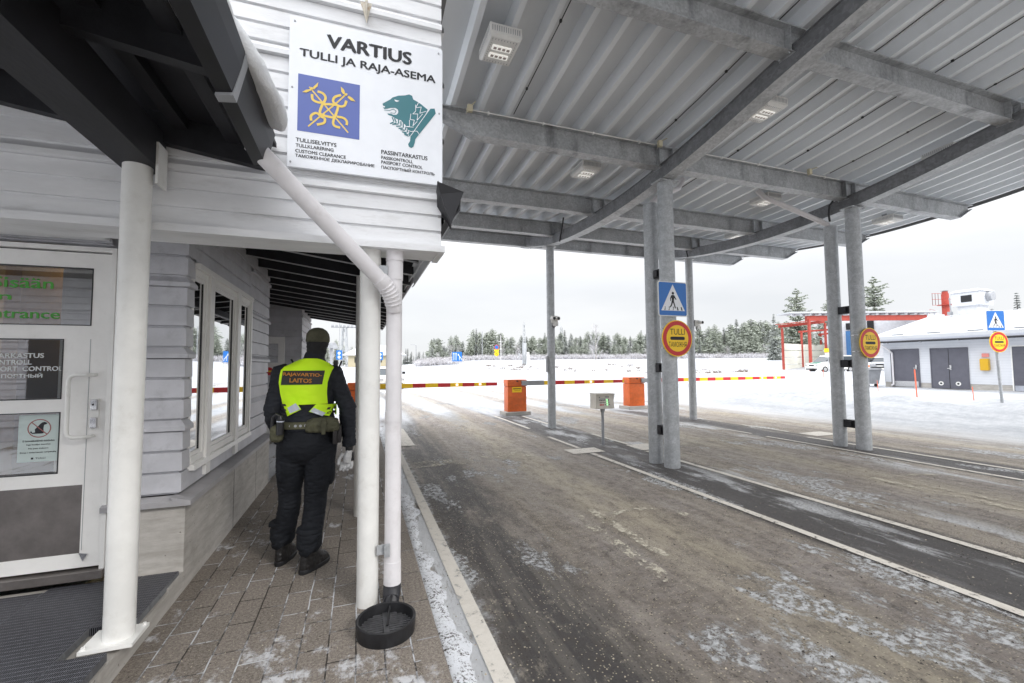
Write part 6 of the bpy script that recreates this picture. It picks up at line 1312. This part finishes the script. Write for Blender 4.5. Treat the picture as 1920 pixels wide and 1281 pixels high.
# trees further left: small far ones and the wood behind the guard
for k in range(12): plant(4 if k % 3 else 1, 758+k*3.6+random.uniform(-1, 1), 230, 7.0+2.8*random.random()+(2 if k in (1, 2, 7, 8) else 0), 'tiny dark spruce far away at the left end of the horizon', 1.2)
for k in range(20): plant(5 if k % 3 else 3, 600+k*5+random.uniform(-2, 2), 150+random.uniform(-8, 8), 8.5+3.2*random.random(), 'pale frosted tree in the wood behind the guard and the white columns', 1.0)
# large pines behind the customs hall
for (p, zt, w, lb, k) in ((1497, 15.0, 78, 'tall frosted pine left of the paired outer posts', 6), (1560, 14.2, 82, 'tall pine half hidden behind the outer posts', 6), (1644, 17.4, 80, 'tallest pine, right of the outer posts behind the hall', 6), (1660, 11.6, 80, 'small spruce beside the tallest pine', 1), (1913, 13.9, 78, 'dark spruce above the garage roof at the right edge', 4), (1880, 10.6, 82, 'short spruce left of the one at the right edge', 1), (1893, 11.0, 84, 'bushy spruce above the garage roof near the right edge', 1), (1800, 10.8, 90, 'treetop between chimney and rooftop unit', 1), (1818, 10.3, 92, 'low treetop just left of the rooftop unit', 1), (1453, 12.5, 96, 'spruce with bare pale trunk left of the red shelter', 1)):
    plant(k, p, w, zt, lb, 1.1 if k == 6 else 1.0, z0=1.5 if w < 95 else None)
# out-of-view trees to the right, and more added behind the viewer to darken reflections
for k in range(0, 46, 2):
    a = radians(20+k*4.6); d_ = (90 if k < 28 else 60)+random.uniform(-8, 10); 
    if 20 < math.degrees(a) < 92: continue
    dups.append((random.choice((0, 1, 2, 3, 5)), (d_*sin(a)+20, d_*cos(a), .2), random.random()*6.28, 'frosted tree beside or behind the viewer, added for the glass reflections', (1.1, 1.1, 1.0+.3*random.random())))
first = {}
for kind, loc, rz_, lb, sc_ in dups:
    if kind not in first:
        o_ = T_[kind]; first[kind] = (loc, rz_, lb, sc_)
    else: dup(T_[kind], loc, rz_, lb, sc_)
for kind, (loc, rz_, lb, sc_) in first.items():
    o_ = T_[kind]; o_.location = loc; o_.rotation_euler = (0,0,rz_); o_['label'] = lb; o_.scale = sc_
# frosted shrubs and dry stalks
def shrub_mesh(seed, n=60, h=1.5, r=1.3):
    rnd = random.Random(seed); q = MB()
    for k in range(n):
        a = rnd.random()*6.28; rr_ = r*rnd.random()**.7; p = Vector((cos(a)*rr_, sin(a)*rr_, -.1)); hh = h*rnd.uniform(.5, 1.0)*(1-.3*rr_/r); d_ = Vector((rnd.uniform(-.3,.3)+cos(a)*.15, rnd.uniform(-.3,.3), 1)).normalized()
        for j_ in range(3):
            e = p+d_*hh*rnd.uniform(.6, 1)+Vector((rnd.uniform(-.2,.2), rnd.uniform(-.2,.2), 0)); s_ = Vector((rnd.uniform(-1,1), rnd.uniform(-1,1), 0)).normalized()*.022
            q.add([p-s_, p+s_, e+s_*.5, e-s_*.5], [(0,1,2,3)])
            for _ in range(2): m = p+(e-p)*rnd.uniform(.4, .9); e2 = m+Vector((rnd.uniform(-.35,.35), rnd.uniform(-.35,.35), rnd.uniform(.1,.4))); q.add([m-s_*.8, m+s_*.8, e2+s_*.3, e2-s_*.3], [(0,1,2,3)])
    return q
SH = [shrub_mesh(s, 55).build('shrub', F_TWG) for s in (31, 32, 33)]
ST_ = paint('dry brown stalks', (.16,.11,.08), .8); sprig = shrub_mesh(40, 7, .7, .5).build('dry_weed', ST_)
for s in SH: tag(s, 'frosted leafless shrub at the foot of the forest', 'shrub', 'frosted shrubs at the forest foot')
tag(sprig, 'small dry weed sticking out of the snow field', 'weed', 'dry weeds in the snow field')
cnt = 0
def put(src, p, w, sx, sz, lb=None):
    global cnt
    c = W2(tx(p), w, 0); o_ = src if src.get('placed') is None else src.copy()
    if o_ is not src: COL.objects.link(o_)
    src['placed'] = 1; o_.location = (c.x, c.y, ground_z(c.x, c.y)-.05); o_.scale = (sx, sx, sz); o_.rotation_euler = (0,0,random.random()*6.28)
    if lb: o_['label'] = lb
px_ = 792
while px_ < 1465:
    for w in (112, 118):
        put(random.choice(SH), px_+random.uniform(-3, 3), w+random.uniform(-3, 3), random.uniform(1.1, 1.9), random.uniform(.6, 1.7))
    px_ += 9
for k in range(34): put(random.choice(SH), random.uniform(782, 862), random.uniform(92, 112), random.uniform(1.2, 1.8), random.uniform(.9, 1.3), 'brownish frosted shrub on the bank left of the blue lane sign')
for (a, b, w0, w1, n) in ((900, 1010, 70, 84, 16), (1080, 1260, 60, 84, 16), (1300, 1400, 50, 66, 12), (1010, 1100, 60, 80, 6)):
    for k in range(n): put(sprig, random.uniform(a, b), random.uniform(w0, w1), random.uniform(.6, 1.4), random.uniform(.6, 1.3))
for o_ in list(SC.objects):
    if 'placed' in o_: del o_['placed']

# ================================================================ THE GUARD
CLOTH = None
t = NT('dark navy uniform cloth'); o = t.obj(); n1 = t.noise(o, 7, 5, .6); n2 = t.noise(o, 220, 2)
t.set(t.mix(n1, (.0065,.0075,.010,1), (.015,.017,.022,1)), .78, 0, .25); t.bump(t.math('ADD', t.math('MULTIPLY', n1, .8), t.math('MULTIPLY', n2, .2)), .008, .5); CLOTH = t.mat
CLOTH_J = paint('dark jacket cloth', (.010,.012,.018), .72, .15, 9, 0, .0015, 150)
t = NT('high visibility fabric'); n2 = t.noise(t.obj(), 9, 3); t.set(t.mix(n2, (.58,.98,.010,1), (.70,1.0,.03,1)), .7, 0, .3)
t.b.inputs['Emission Color'].default_value = (.45,.9,.0,1); t.b.inputs['Emission Strength'].default_value = 0.0
t.bump(t.noise(t.obj(), 14, 3), .004, .4); HIVIS = t.mat
OLIVE = paint('olive knit', (.075,.073,.046), .85, .15, 14, 0, .002, 220); OLIVEW = paint('olive webbing', (.085,.083,.050), .8, .15, 14, 0, .002, 120)
GLOVE = paint('pale glove leather', (.50,.50,.50), .6, .08, 30, 0, .002, 70); BOOT = paint('black boot leather', (.014,.013,.013), .42, .2, 25, 0, .003, 40, ((.10,.085,.07), .25))
SKIN = paint('skin', (.55,.36,.27), .5); REFL = plain('reflective strip', (.55,.58,.66), .3, .2); BLKP = plain('black vest panel', (.02,.017,.017), .6)
gd = thing('person', 'guard in dark uniform, olive beanie and yellow-green vest walking away beside the windows', 'person', (-.40, 3.80, 0), 0)
def remesh(mb, name, mat, parent, vox=.008, smooth=6, wr=0, wf=30, wdir=(1,1,1), seed=0):
    me = bpy.data.meshes.new('tmp'); o0 = rootloc(parent); me.from_pydata([tuple(v-o0) for v in mb.v], [], mb.f)
    bm = bmesh.new(); bm.from_mesh(me); bmesh.ops.recalc_face_normals(bm, faces=bm.faces[:]); bm.to_mesh(me); bm.free()
    ob = bpy.data.objects.new(name, me); COL.objects.link(ob)
    m = ob.modifiers.new('r', 'REMESH'); m.mode = 'VOXEL'; m.voxel_size = vox
    m = ob.modifiers.new('s', 'SMOOTH'); m.factor = .5; m.iterations = smooth
    bpy.context.view_layer.update(); m2 = bpy.data.meshes.new_from_object(ob.evaluated_get(bpy.context.evaluated_depsgraph_get()))
    ob.modifiers.clear(); ob.data = m2; bpy.data.meshes.remove(me); m2.name = name
    if wr:
        ns = [v.normal.copy() for v in m2.vertices]
        for v, n in zip(m2.vertices, ns):
            p = Vector((v.co.x*wdir[0]*wf, v.co.y*wdir[1]*wf, v.co.z*wdir[2]*wf+seed))
            d_ = (.35-abs(noise.noise(p)))*2.2+.4*noise.noise(p*2.7); v.co += n*d_*wr
    m2.materials.clear(); m2.materials.append(mat)
    for p in m2.polygons: p.use_smooth = True
    ob.parent = parent; return ob
def ell(cx_, cy_, z, rx, ry, n=28, tilt=0, sq=2.3):
    r = []
    for k in range(n):
        a = 2*pi*k/n; c_, s_ = cos(a), sin(a); r.append(Vector((cx_+rx*math.copysign(abs(c_)**(2/sq), c_), cy_+ry*math.copysign(abs(s_)**(2/sq), s_), z+tilt*c_*rx)))
    return r
def ball(mb, c, r, n=14, sx=1, sy=1, sz=1):
    c = Vector(c); rg = []
    for i in range(1, n):
        a = pi*i/n; rg.append([c+Vector((r*sx*sin(a)*cos(2*pi*k/18), r*sy*sin(a)*sin(2*pi*k/18), -r*sz*cos(a))) for k in range(18)])
    mb.rings(rg)
# joints
shL, shR = V(-.565, 3.80, 1.50), V(-.195, 3.79, 1.49)
elL, elR = V(-.615, 3.78, 1.20), V(-.085, 3.77, 1.19)
wrL, wrR = V(-.575, 3.90, .965), V(-.068, 3.80, .915)
hpL, hpR = V(-.475, 3.80, 1.00), V(-.275, 3.79, .99)
knL, knR = V(-.505, 3.90, .52), V(-.315, 3.82, .50)
anL, anR = V(-.56, 3.975, .13), V(-.345, 3.745, .13)
hd_c = V(-.315, 3.83, 1.735)
# body: one continuous surface under the clothes
q = MB()
q.rings([ell(-.375, 3.80, .93, .15, .10), ell(-.375, 3.80, 1.05, .155, .10), ell(-.375, 3.80, 1.2, .15, .095), ell(-.38, 3.80, 1.38, .17, .105), ell(-.375, 3.80, 1.50, .165, .09), ell(-.35, 3.80, 1.56, .07, .06), ell(-.33, 3.81, 1.62, .058, .058), ell(-.32, 3.82, 1.70, .055, .06)])
for a, b, c in ((shL, elL, wrL), (shR, elR, wrR)): q.tube([a, b, c], [.055, .042, .030], 12); ball(q, a, .058)
for a, b, c in ((hpL, knL, anL), (hpR, knR, anR)): q.tube([a, b, c], [.085, .055, .038], 12); ball(q, b, .055)
for a, s_ in ((anL, 1), (anR, 1)): q.tube([a+V(0,-.01,-.02), a+V(.02*s_,.05,-.06)], [.032, .025], 10)
# head with face
q.rings([ell(hd_c.x, hd_c.y+.0, hd_c.z+dz, rx, ry, 24, 0, 2.0) for dz, rx, ry in ((-.125,.032,.05),(-.10,.050,.070),(-.05,.060,.084),(0,.066,.090),(.05,.068,.088),(.09,.055,.072),(.115,.03,.045))])
for s_ in (-1, 1):
    q.tube([(hd_c.x+s_*.064, hd_c.y-.0, hd_c.z-.03), (hd_c.x+s_*.068, hd_c.y-.005, hd_c.z+.01)], [.011, .012], 8)
q.tube([(hd_c.x, hd_c.y+.09, hd_c.z+.02), (hd_c.x, hd_c.y+.118, hd_c.z-.03)], [.010, .015], 8)
q.tube([(hd_c.x-.022, hd_c.y+.092, hd_c.z-.072), (hd_c.x+.022, hd_c.y+.092, hd_c.z-.072)], .007, 8)
body = remesh(q, 'body', SKIN, gd, .009, 4)
for s_ in (-1, 1):
    q = MB(); ball(q, (hd_c.x+s_*.031, hd_c.y+.088, hd_c.z+.012), .012, 8); q.build('eye', M_['sign'], gd, smooth=True)
# trousers
q = MB()
q.rings([ell(-.372, 3.795, 1.10, .178, .128), ell(-.375, 3.79, 1.03, .192, .142), ell(-.378, 3.785, .96, .196, .148), ell(-.382, 3.79, .90, .19, .135), ell(-.385, 3.795, .84, .165, .10), ell(-.385, 3.80, .80, .10, .06)])
def leg(hp, kn, an, spread):
    c1 = hp.lerp(kn, .45); mid = kn.lerp(an, .5)
    q.tube([hp+V(0,0,-.02), c1+V(spread*.5,0,0), kn+V(spread*.2,0,0.06), kn+V(0,0,-.04), mid, an+V(0,0,.13), an+V(0,0,.06), an+V(0,0,.02)], [.120, .109, .083, .081, .080, .092, .088, .062], 22, sx=1.0, sy=1.06, upv=(0,1,0))
leg(hpL+V(.005,0,0), knL, anL, -.012); leg(hpR+V(-.0,0,0), knR, anR, .012)
ball(q, (-.565, 3.80, .77), .055, sx=.5, sy=1.1, sz=1.9); ball(q, (-.20, 3.80, .74), .06, sx=.5, sy=1.1, sz=1.9)
# boot-top folds
for an, dx in ((anL, -.01), (anR, .0)):
    for k, (dz, r_) in enumerate(((.20, .098), (.14, .104), (.085, .098))): q.tube([an+V(dx-.01*k, -.005*k, dz), an+V(dx+.01*k, .0, dz-.03)], [r_*.9, r_*.97], 18, sx=1, sy=1.0)
trousers = remesh(q, 'trousers', CLOTH, gd, .007, 2, .0042, 21, (.8,.8,2.6), 3)
# jacket: torso, collar and sleeves
q = MB()
q.rings([ell(-.372, 3.795, 1.065, .205, .145), ell(-.372, 3.795, 1.12, .195, .137), ell(-.378, 3.795, 1.22, .184, .126), ell(-.385, 3.80, 1.34, .205, .135), ell(-.388, 3.80, 1.44, .215, .132), ell(-.383, 3.80, 1.51, .205, .118), ell(-.372, 3.80, 1.555, .165, .100), ell(-.355, 3.80, 1.59, .105, .083), ell(-.34, 3.81, 1.62, .075, .072), ell(-.328, 3.82, 1.67, .071, .073)])
def sleeve(a, b, c, sg):
    q.tube([a+V(-sg*.045,0,.015), a+V(0,0,.0), a.lerp(b, .4), b+V(sg*.004,0,.03), b+V(0,.0,-.03), b.lerp(c, .55), c+(b-c)*.06], [.068, .082, .070, .064, .062, .054, .048], 20, upv=(0,1,0))
    q.tube([c+(b-c)*.18, c+(b-c)*.02], [.054, .053], 18, upv=(0,1,0))
    ball(q, a+V(-sg*.005,0,-.01), .084)
sleeve(shL, elL, wrL, -1); sleeve(shR, elR, wrR, 1)
jacket = remesh(q, 'jacket', CLOTH_J, gd, .007, 2, .0045, 21, (.8,.8,2.2), 9)
# neck tube and beanie
q = MB(); q.rings([ell(-.326, 3.822, 1.645, .068, .072, sq=2), ell(-.322, 3.824, 1.69, .074, .084, sq=2), ell(-.317, 3.828, 1.73, .0795, .100, sq=2), ell(-.316, 3.828, 1.765, .0815, .102, sq=2)])
remesh(q, 'neck_gaiter', plain('black knit', (.012,.012,.013), .85), gd, .006, 2, .004, 22, (1,1,2), 4)
q = MB(); q.rings([ell(-.316, 3.825, 1.748, .0855, .104, sq=2), ell(-.316, 3.825, 1.758, .0885, .107, sq=2), ell(-.316, 3.825, 1.785, .088, .107, sq=2), ell(-.316, 3.825, 1.815, .082, .100, sq=2.1), ell(-.316, 3.825, 1.842, .066, .082, sq=2.1), ell(-.316, 3.825, 1.860, .040, .052, sq=2), ell(-.316, 3.825, 1.866, .012, .016, sq=2)])
bean = remesh(q, 'beanie', OLIVE, gd, .006, 2, .002, 30)
# boots
def boot(an, ang, nm='boot'):
    q = MB(); rg = []; ca, sa = cos(ang), sin(ang)
    def T(x, y, z): return Vector((an.x+x*ca+y*sa, an.y-x*sa+y*ca, z))
    n = 20
    for (z, y0, y1, w_) in ((.012,-.085,.205,.050),(.05,-.088,.205,.052),(.085,-.082,.175,.049),(.115,-.075,.115,.047),(.15,-.072,.075,.048),(.20,-.070,.065,.050),(.235,-.068,.062,.050)):
        cy_, ry_ = (y0+y1)/2, (y1-y0)/2; rg.append([T(w_*math.copysign(abs(cos(2*pi*k/n))**.8, cos(2*pi*k/n)), cy_+ry_*math.copysign(abs(sin(2*pi*k/n))**.85, sin(2*pi*k/n)), z) for k in range(n)])
    q.rings(rg); b_ = remesh(q, nm, BOOT, gd, .006, 3, .0025, 28, (1,1,2), an.x*10)
    q = MB(); rg = []
    for (z, e) in ((0.002, .002), (.012, .006), (.032, .006), (.036, .002)):
        rg.append([T((.052+e)*math.copysign(abs(cos(2*pi*k/n))**.75, cos(2*pi*k/n))*(1-.14*(sin(2*pi*k/n) < -.1)), .06+(.148+e)*math.copysign(abs(sin(2*pi*k/n))**.85, sin(2*pi*k/n)), z) for k in range(n)])
    q.rings(rg); q.build('sole', M_['rubber'], b_, smooth=True, ang=40)
    q = MB(); 
    for k in range(5): q.tube([T(-.022, .075+.018*k, .135-.014*k), T(.022, .085+.018*k, .132-.014*k)], .0035, 6)
    q.build('laces', M_['black'], b_)
boot(anL+V(.0, .005, 0), -.08+.35); boot(anR+V(-.0, .01, 0), .62)
# gloves with five fingers
def glove(wr, sg, rot=0, sc_=1.12):
    q = MB(); p0 = wr+V(0,0,.02); pc = wr+V(-.008*sg, .01, -.055)
    # palm: flattened, back of hand outward (x), fingers hanging down and curling back toward the palm
    q.tube([p0, wr+V(-.002*sg,.002,-.02), pc, wr+V(-.014*sg, .012, -.098)], [.029, .034, .044, .040], 16, sx=.62, sy=1.0, upv=(1,0,0))
    for i, (dy, ln) in enumerate(((.036, .072), (.013, .080), (-.011, .075), (-.033, .060))):
        b0 = wr+V(-.012*sg, .012+dy, -.092); d1 = V(-.35*sg, .0, -1).normalized(); d2 = V(-.9*sg, -.05, -.65+.1*i*.3).normalized(); d3 = V(-1.0*sg, -.1, .15).normalized()
        a1 = b0+d1*ln*.48; a2 = a1+d2*ln*.34; a3 = a2+d3*ln*.26; q.tube([b0, a1, a2, a3], [.0125, .0118, .0108, .0088], 10, upv=(0,1,0)); ball(q, a3, .0085, 8)
    tb0 = wr+V(-.012*sg, .040, -.035); t1 = tb0+V(-.022*sg, .020, -.034); t2 = t1+V(-.016*sg, .002, -.030); q.tube([tb0, t1, t2], [.0155, .0125, .010], 10, upv=(1,0,0)); ball(q, t2, .0098, 8)
    Rm = Matrix.Rotation(rot, 3, 'Z'); q.v = [wr+Rm @ ((v-wr)*sc_) for v in q.v]
    g_ = remesh(q, 'glove', GLOVE, gd, .0032, 2, .0012, 40)
    q = MB(); q.tube([wr+V(0,0,.03), wr+V(0,0,-.012)], [.037, .034], 16, sx=.75, upv=(1,0,0)); q.v = [wr+Rm @ ((v-wr)*sc_) for v in q.v]; q.build('cuff', M_['black'], g_, smooth=True)
    q = MB(); q.hexa([wr+V(.020*sg,-.03,-.09), wr+V(.020*sg,.04,-.09), wr+V(.014*sg,.04,-.09), wr+V(.014*sg,-.03,-.09), wr+V(.022*sg,-.026,-.03), wr+V(.022*sg,.034,-.03), wr+V(.014*sg,.034,-.03), wr+V(.014*sg,-.026,-.03)]); q.v = [wr+Rm @ ((v-wr)*sc_) for v in q.v]; q.build('knuckle_patch', M_['black'], g_)
    return g_
glove(wrL+V(0,.015,-.01), -1, radians(-40)); glove(wrR+V(0,.005,-.02), 1, radians(78))
# vest lying on the jacket: projected from behind and from the front
from mathutils.bvhtree import BVHTree
o0 = rootloc(gd); jv = [v.co+o0 for v in jacket.data.vertices]; bvh = BVHTree.FromPolygons(jv, [tuple(p.vertices) for p in jacket.data.polygons])
def proj(x, z, side=-1, off=.009):
    h = bvh.ray_cast(Vector((x, 3.8+side*.8, z)), Vector((0, -side, 0)))
    y = h[0].y if h[0] is not None else 3.80
    return Vector((x, y+side*off, z))
def edge_f(pts):   # z -> x interpolation
    pts = sorted(pts, key=lambda p: p[1])
    def f(z):
        if z <= pts[0][1]: return pts[0][0]
        for a, b in zip(pts[:-1], pts[1:]):
            if a[1] <= z <= b[1]: return a[0]+(b[0]-a[0])*(z-a[1])/(b[1]-a[1])
        return pts[-1][0]
    return f
# pixel outline was measured at depth 3.62; the cloth lies about there
def patch(name, mat, Lp, Rp, z0, z1, side=-1, off=.009, nz=40, nxx=26, th=.004, parent=gd, smooth_it=3):
    fl, fr_ = edge_f(Lp), edge_f(Rp); grid = [[None]*(nxx+1) for _ in range(nz+1)]
    for i in range(nz+1):
        z = z0+(z1-z0)*i/nz; a, b = fl(z), fr_(z)
        for j_ in range(nxx+1): grid[i][j_] = proj(a+(b-a)*j_/nxx, z, side, off)
    for _ in range(smooth_it):
        ng = [[p.copy() for p in r] for r in grid]
        for i in range(nz+1):
            for j_ in range(nxx+1):
                nb = [grid[max(i-1,0)][j_].y, grid[min(i+1,nz)][j_].y, grid[i][max(j_-1,0)].y, grid[i][min(j_+1,nxx)].y]; m_ = sum(nb)/4
                ng[i][j_].y = min(grid[i][j_].y, m_) if side < 0 else max(grid[i][j_].y, m_)
        grid = ng
    q = MB(); f_ = [p for r in grid for p in r]; bk_ = [p+Vector((0, -side*th, 0)) for p in f_]; n = nxx+1; N = len(f_); fs = []
    for i in range(nz):
        for j_ in range(nxx): a = i*n+j_; fs += [(a, a+1, a+n+1, a+n), (N+a, N+a+n, N+a+n+1, N+a+1)]
    rim = [j_ for j_ in range(n)]+[i*n+nxx for i in range(1, nz+1)]+[nz*n+j_ for j_ in range(nxx-1, -1, -1)]+[i*n for i in range(nz-1, 0, -1)]
    for a, b in zip(rim, rim[1:]+rim[:1]): fs.append((a, N+a, N+b, b))
    q.add(f_+bk_, fs); return q.build(name, mat, parent, smooth=True, ang=60)
VL = [(-.542,1.270),(-.548,1.306),(-.559,1.349),(-.571,1.435),(-.568,1.484),(-.560,1.53),(-.539,1.556),(-.478,1.592),(-.434,1.612),(-.405,1.620)]
VR = [(-.226,1.25),(-.234,1.352),(-.230,1.428),(-.219,1.472),(-.202,1.52),(-.186,1.552),(-.238,1.588),(-.285,1.612),(-.320,1.620)]
vest = patch('vest', HIVIS, VL, VR, 1.268, 1.618, -1, .012)
patch('vest_front', HIVIS, VL, VR, 1.268, 1.600, 1, .012)
# shoulder straps joining back and front
for s_ in (0, 1):
    q = MB(); rg = []
    for x in ((-.53, -.50, -.47, -.44, -.41) if s_ == 0 else (-.33, -.30, -.27, -.24, -.21)):
        h = bvh.ray_cast(Vector((x, 3.8, 1.9)), Vector((0, 0, -1))); zt = h[0].z+.012
        row = []
        for k in range(9):
            a = pi*k/8; row.append(Vector((x, 3.8-.10*cos(a), min(zt, 1.60)-.055*(1-sin(a))*1.0)))
        rg.append(row)
    for i in range(len(rg)-1):
        for k in range(8): q.add([rg[i][k], rg[i+1][k], rg[i+1][k+1], rg[i][k+1]], [(0,1,2,3)])
black_e = [(-.205,1.51)]
pt = patch('name_panel', BLKP, [(-.5545,1.425),(-.5445,1.530)], [(-.2685,1.411),(-.2515,1.516)], 1.418, 1.524, -1, .0165, 10, 22, .002, vest, 2)
# orange lettering on the panel, following the cloth
def cloth_text(body_, xa, za, xb, w_, h_, bold):
    vs, fs, w2, h2 = text2d(body_, w_, h_, .004); q = MB()
    sl_ = (xb[1]-xa[1])/(xb[0]-xa[0]); [q.add([proj(xa[0]+a+dx, xa[1]+a*sl_+b+dz, -1, .0225+dl) for a, b in vs], fs) for dx, dz, dl in ((-.0014,0,0),(.0014,.0008,.0002),(0,-.0008,.0004))]; return q
q = cloth_text('RAJAVARTIO-', (-.541, 1.482), 0, (-.265, 1.468), .270, .031, .035); q2 = cloth_text('LAITOS', (-.492, 1.438), 0, (-.34, 1.430), .152, .031, .035); q.add(q2.v, q2.f)
q.build('lettering', plain('orange lettering', (.50,.20,.025), .6), vest)
# lower flaps with reflective strips, black straps
def poly_patch(name, mat, pts, off, parent, sub=6):
    # quad patch a,b,c,d bilinear
    a, b, c, d_ = pts; q = MB(); g_ = []
    for i in range(sub+1):
        r = []
        for j_ in range(sub+1):
            u_, v_ = j_/sub, i/sub; x = (a[0]*(1-u_)+b[0]*u_)*(1-v_)+(d_[0]*(1-u_)+c[0]*u_)*v_; z = (a[1]*(1-u_)+b[1]*u_)*(1-v_)+(d_[1]*(1-u_)+c[1]*u_)*v_; r.append(proj(x, z, -1, off))
        g_.append(r)
    n = sub+1; f_ = [p for r in g_ for p in r]; N = len(f_); bk_ = [p+V(0,.003,0) for p in f_]; fs = []
    for i in range(sub):
        for j_ in range(sub): k = i*n+j_; fs += [(k, k+1, k+n+1, k+n), (N+k, N+k+n, N+k+n+1, N+k+1)]
    rim = list(range(n))+[i*n+sub for i in range(1, n)]+[sub*n+j_ for j_ in range(sub-1, -1, -1)]+[i*n for i in range(sub-1, 0, -1)]
    for k, l_ in zip(rim, rim[1:]+rim[:1]): fs.append((k, N+k, N+l_, l_))
    q.add(f_+bk_, fs); return q.build(name, mat, parent, smooth=True, ang=60)
fL = poly_patch('vest_flap', HIVIS, [(-.548,1.300),(-.456,1.315),(-.409,1.233),(-.505,1.184)], .020, vest)
poly_patch('reflective_strip', REFL, [(-.505,1.247),(-.447,1.281),(-.414,1.236),(-.486,1.205)], .0225, vest)
for (za, zb_) in ((1.277, 1.262), (1.240, 1.227), (1.208, 1.196)): poly_patch('strap', BLKP, [(-.556,za),(-.520,za-.002),(-.512,zb_-.004),(-.550,zb_)], .0225, vest, 3)
fR = poly_patch('vest_flap', HIVIS, [(-.306,1.270),(-.168,1.257),(-.215,1.172),(-.356,1.214)], .020, vest)
poly_patch('reflective_strip', REFL, [(-.322,1.243),(-.239,1.197),(-.262,1.176),(-.348,1.217)], .0225, vest)
for (za, zb_) in ((1.238, 1.222), (1.205, 1.191)): poly_patch('strap', BLKP, [(-.225,za),(-.170,za+.002),(-.172,zb_-.004),(-.235,zb_)], .0225, vest, 3)
poly_patch('vest_edge', HIVIS, [(-.186,1.262),(-.166,1.262),(-.166,1.170),(-.180,1.176)], .021, vest, 4)
# belt and equipment
q = MB(); q.rings([ell(-.372, 3.795, z, .212+e, .152+e, 40) for z, e in ((1.085,0),(1.088,.006),(1.135,.006),(1.138,0))]); belt = q.build('belt', OLIVEW, gd, smooth=True, ang=40)
q = MB()
for k in range(5):
    x = -.48+.035*k; q.tube([proj(x, 1.112, -1, .017), proj(x, 1.112, -1, .021)], .010, 10)
q.build('belt_stud', M_['grey'], belt)
q = MB(); q.rings([ell(-.26, 3.655, z, rx, ry, 20, sq=3) for z, rx, ry in ((1.058,.10,.022),(1.07,.118,.036),(1.11,.122,.042),(1.145,.105,.038),(1.165,.06,.026))])
pch = remesh(q, 'waist_pouch', OLIVEW, gd, .006, 3, .006, 22, (1,1,1.5), 7)
q = MB(); q.bbox(-.268, -.228, 3.598, 3.614, 1.078, 1.135, .004); q.box(-.262, -.234, 3.600, 3.606, 1.045, 1.16); q.build('buckle', OLIVEW, pch)
q = MB(); q.bbox(-.16, -.125, 3.66, 3.80, .965, 1.10, .012); hs = q.build('holster', BLKP, gd, smooth=True)
q = MB(); q.bbox(-.185, -.155, 3.635, 3.70, .96, 1.09, .008); q.build('magazine_pouch', BLKP, gd, smooth=True)
q = MB(); q.tube([(-.548, 3.64, 1.055), (-.545, 3.635, 1.17)], .026, 16); q.tube([(-.545, 3.635, 1.17), (-.545, 3.635, 1.195)], [.022, .014], 12); rd = q.build('spray_can', M_['black'], gd, smooth=True)
q = MB(); q.tube([(-.5455, 3.6355, 1.150), (-.545, 3.635, 1.158)], .0268, 16); q.build('can_ring', REFL, rd)
q = MB(); q.tube([(-.60, 3.66, 1.10), (-.595, 3.645, 1.18), (-.575, 3.64, 1.205), (-.55, 3.645, 1.19)], [.014, .012, .010, .009], 8); q.build('holder_loop', M_['black'], gd, smooth=True)
q = MB(); q.rings([ell(-.575, 3.70, z, rx, ry, 16, sq=3) for z, rx, ry in ((1.0,.030,.05),(1.02,.042,.065),(1.09,.045,.070),(1.12,.035,.06))]); remesh(q, 'side_pouch', OLIVEW, gd, .006, 3, .005, 24)
# radio antennae on the shoulders
q = MB(); q.tube([(-.49, 3.90, 1.57), (-.515, 3.89, 1.615)], .008, 8); q.bbox(-.20, -.165, 3.86, 3.90, 1.53, 1.605, .006); q.tube([(-.155, 3.86, 1.55), (-.135, 3.86, 1.60)], .007, 8); q.build('radio', M_['black'], gd)
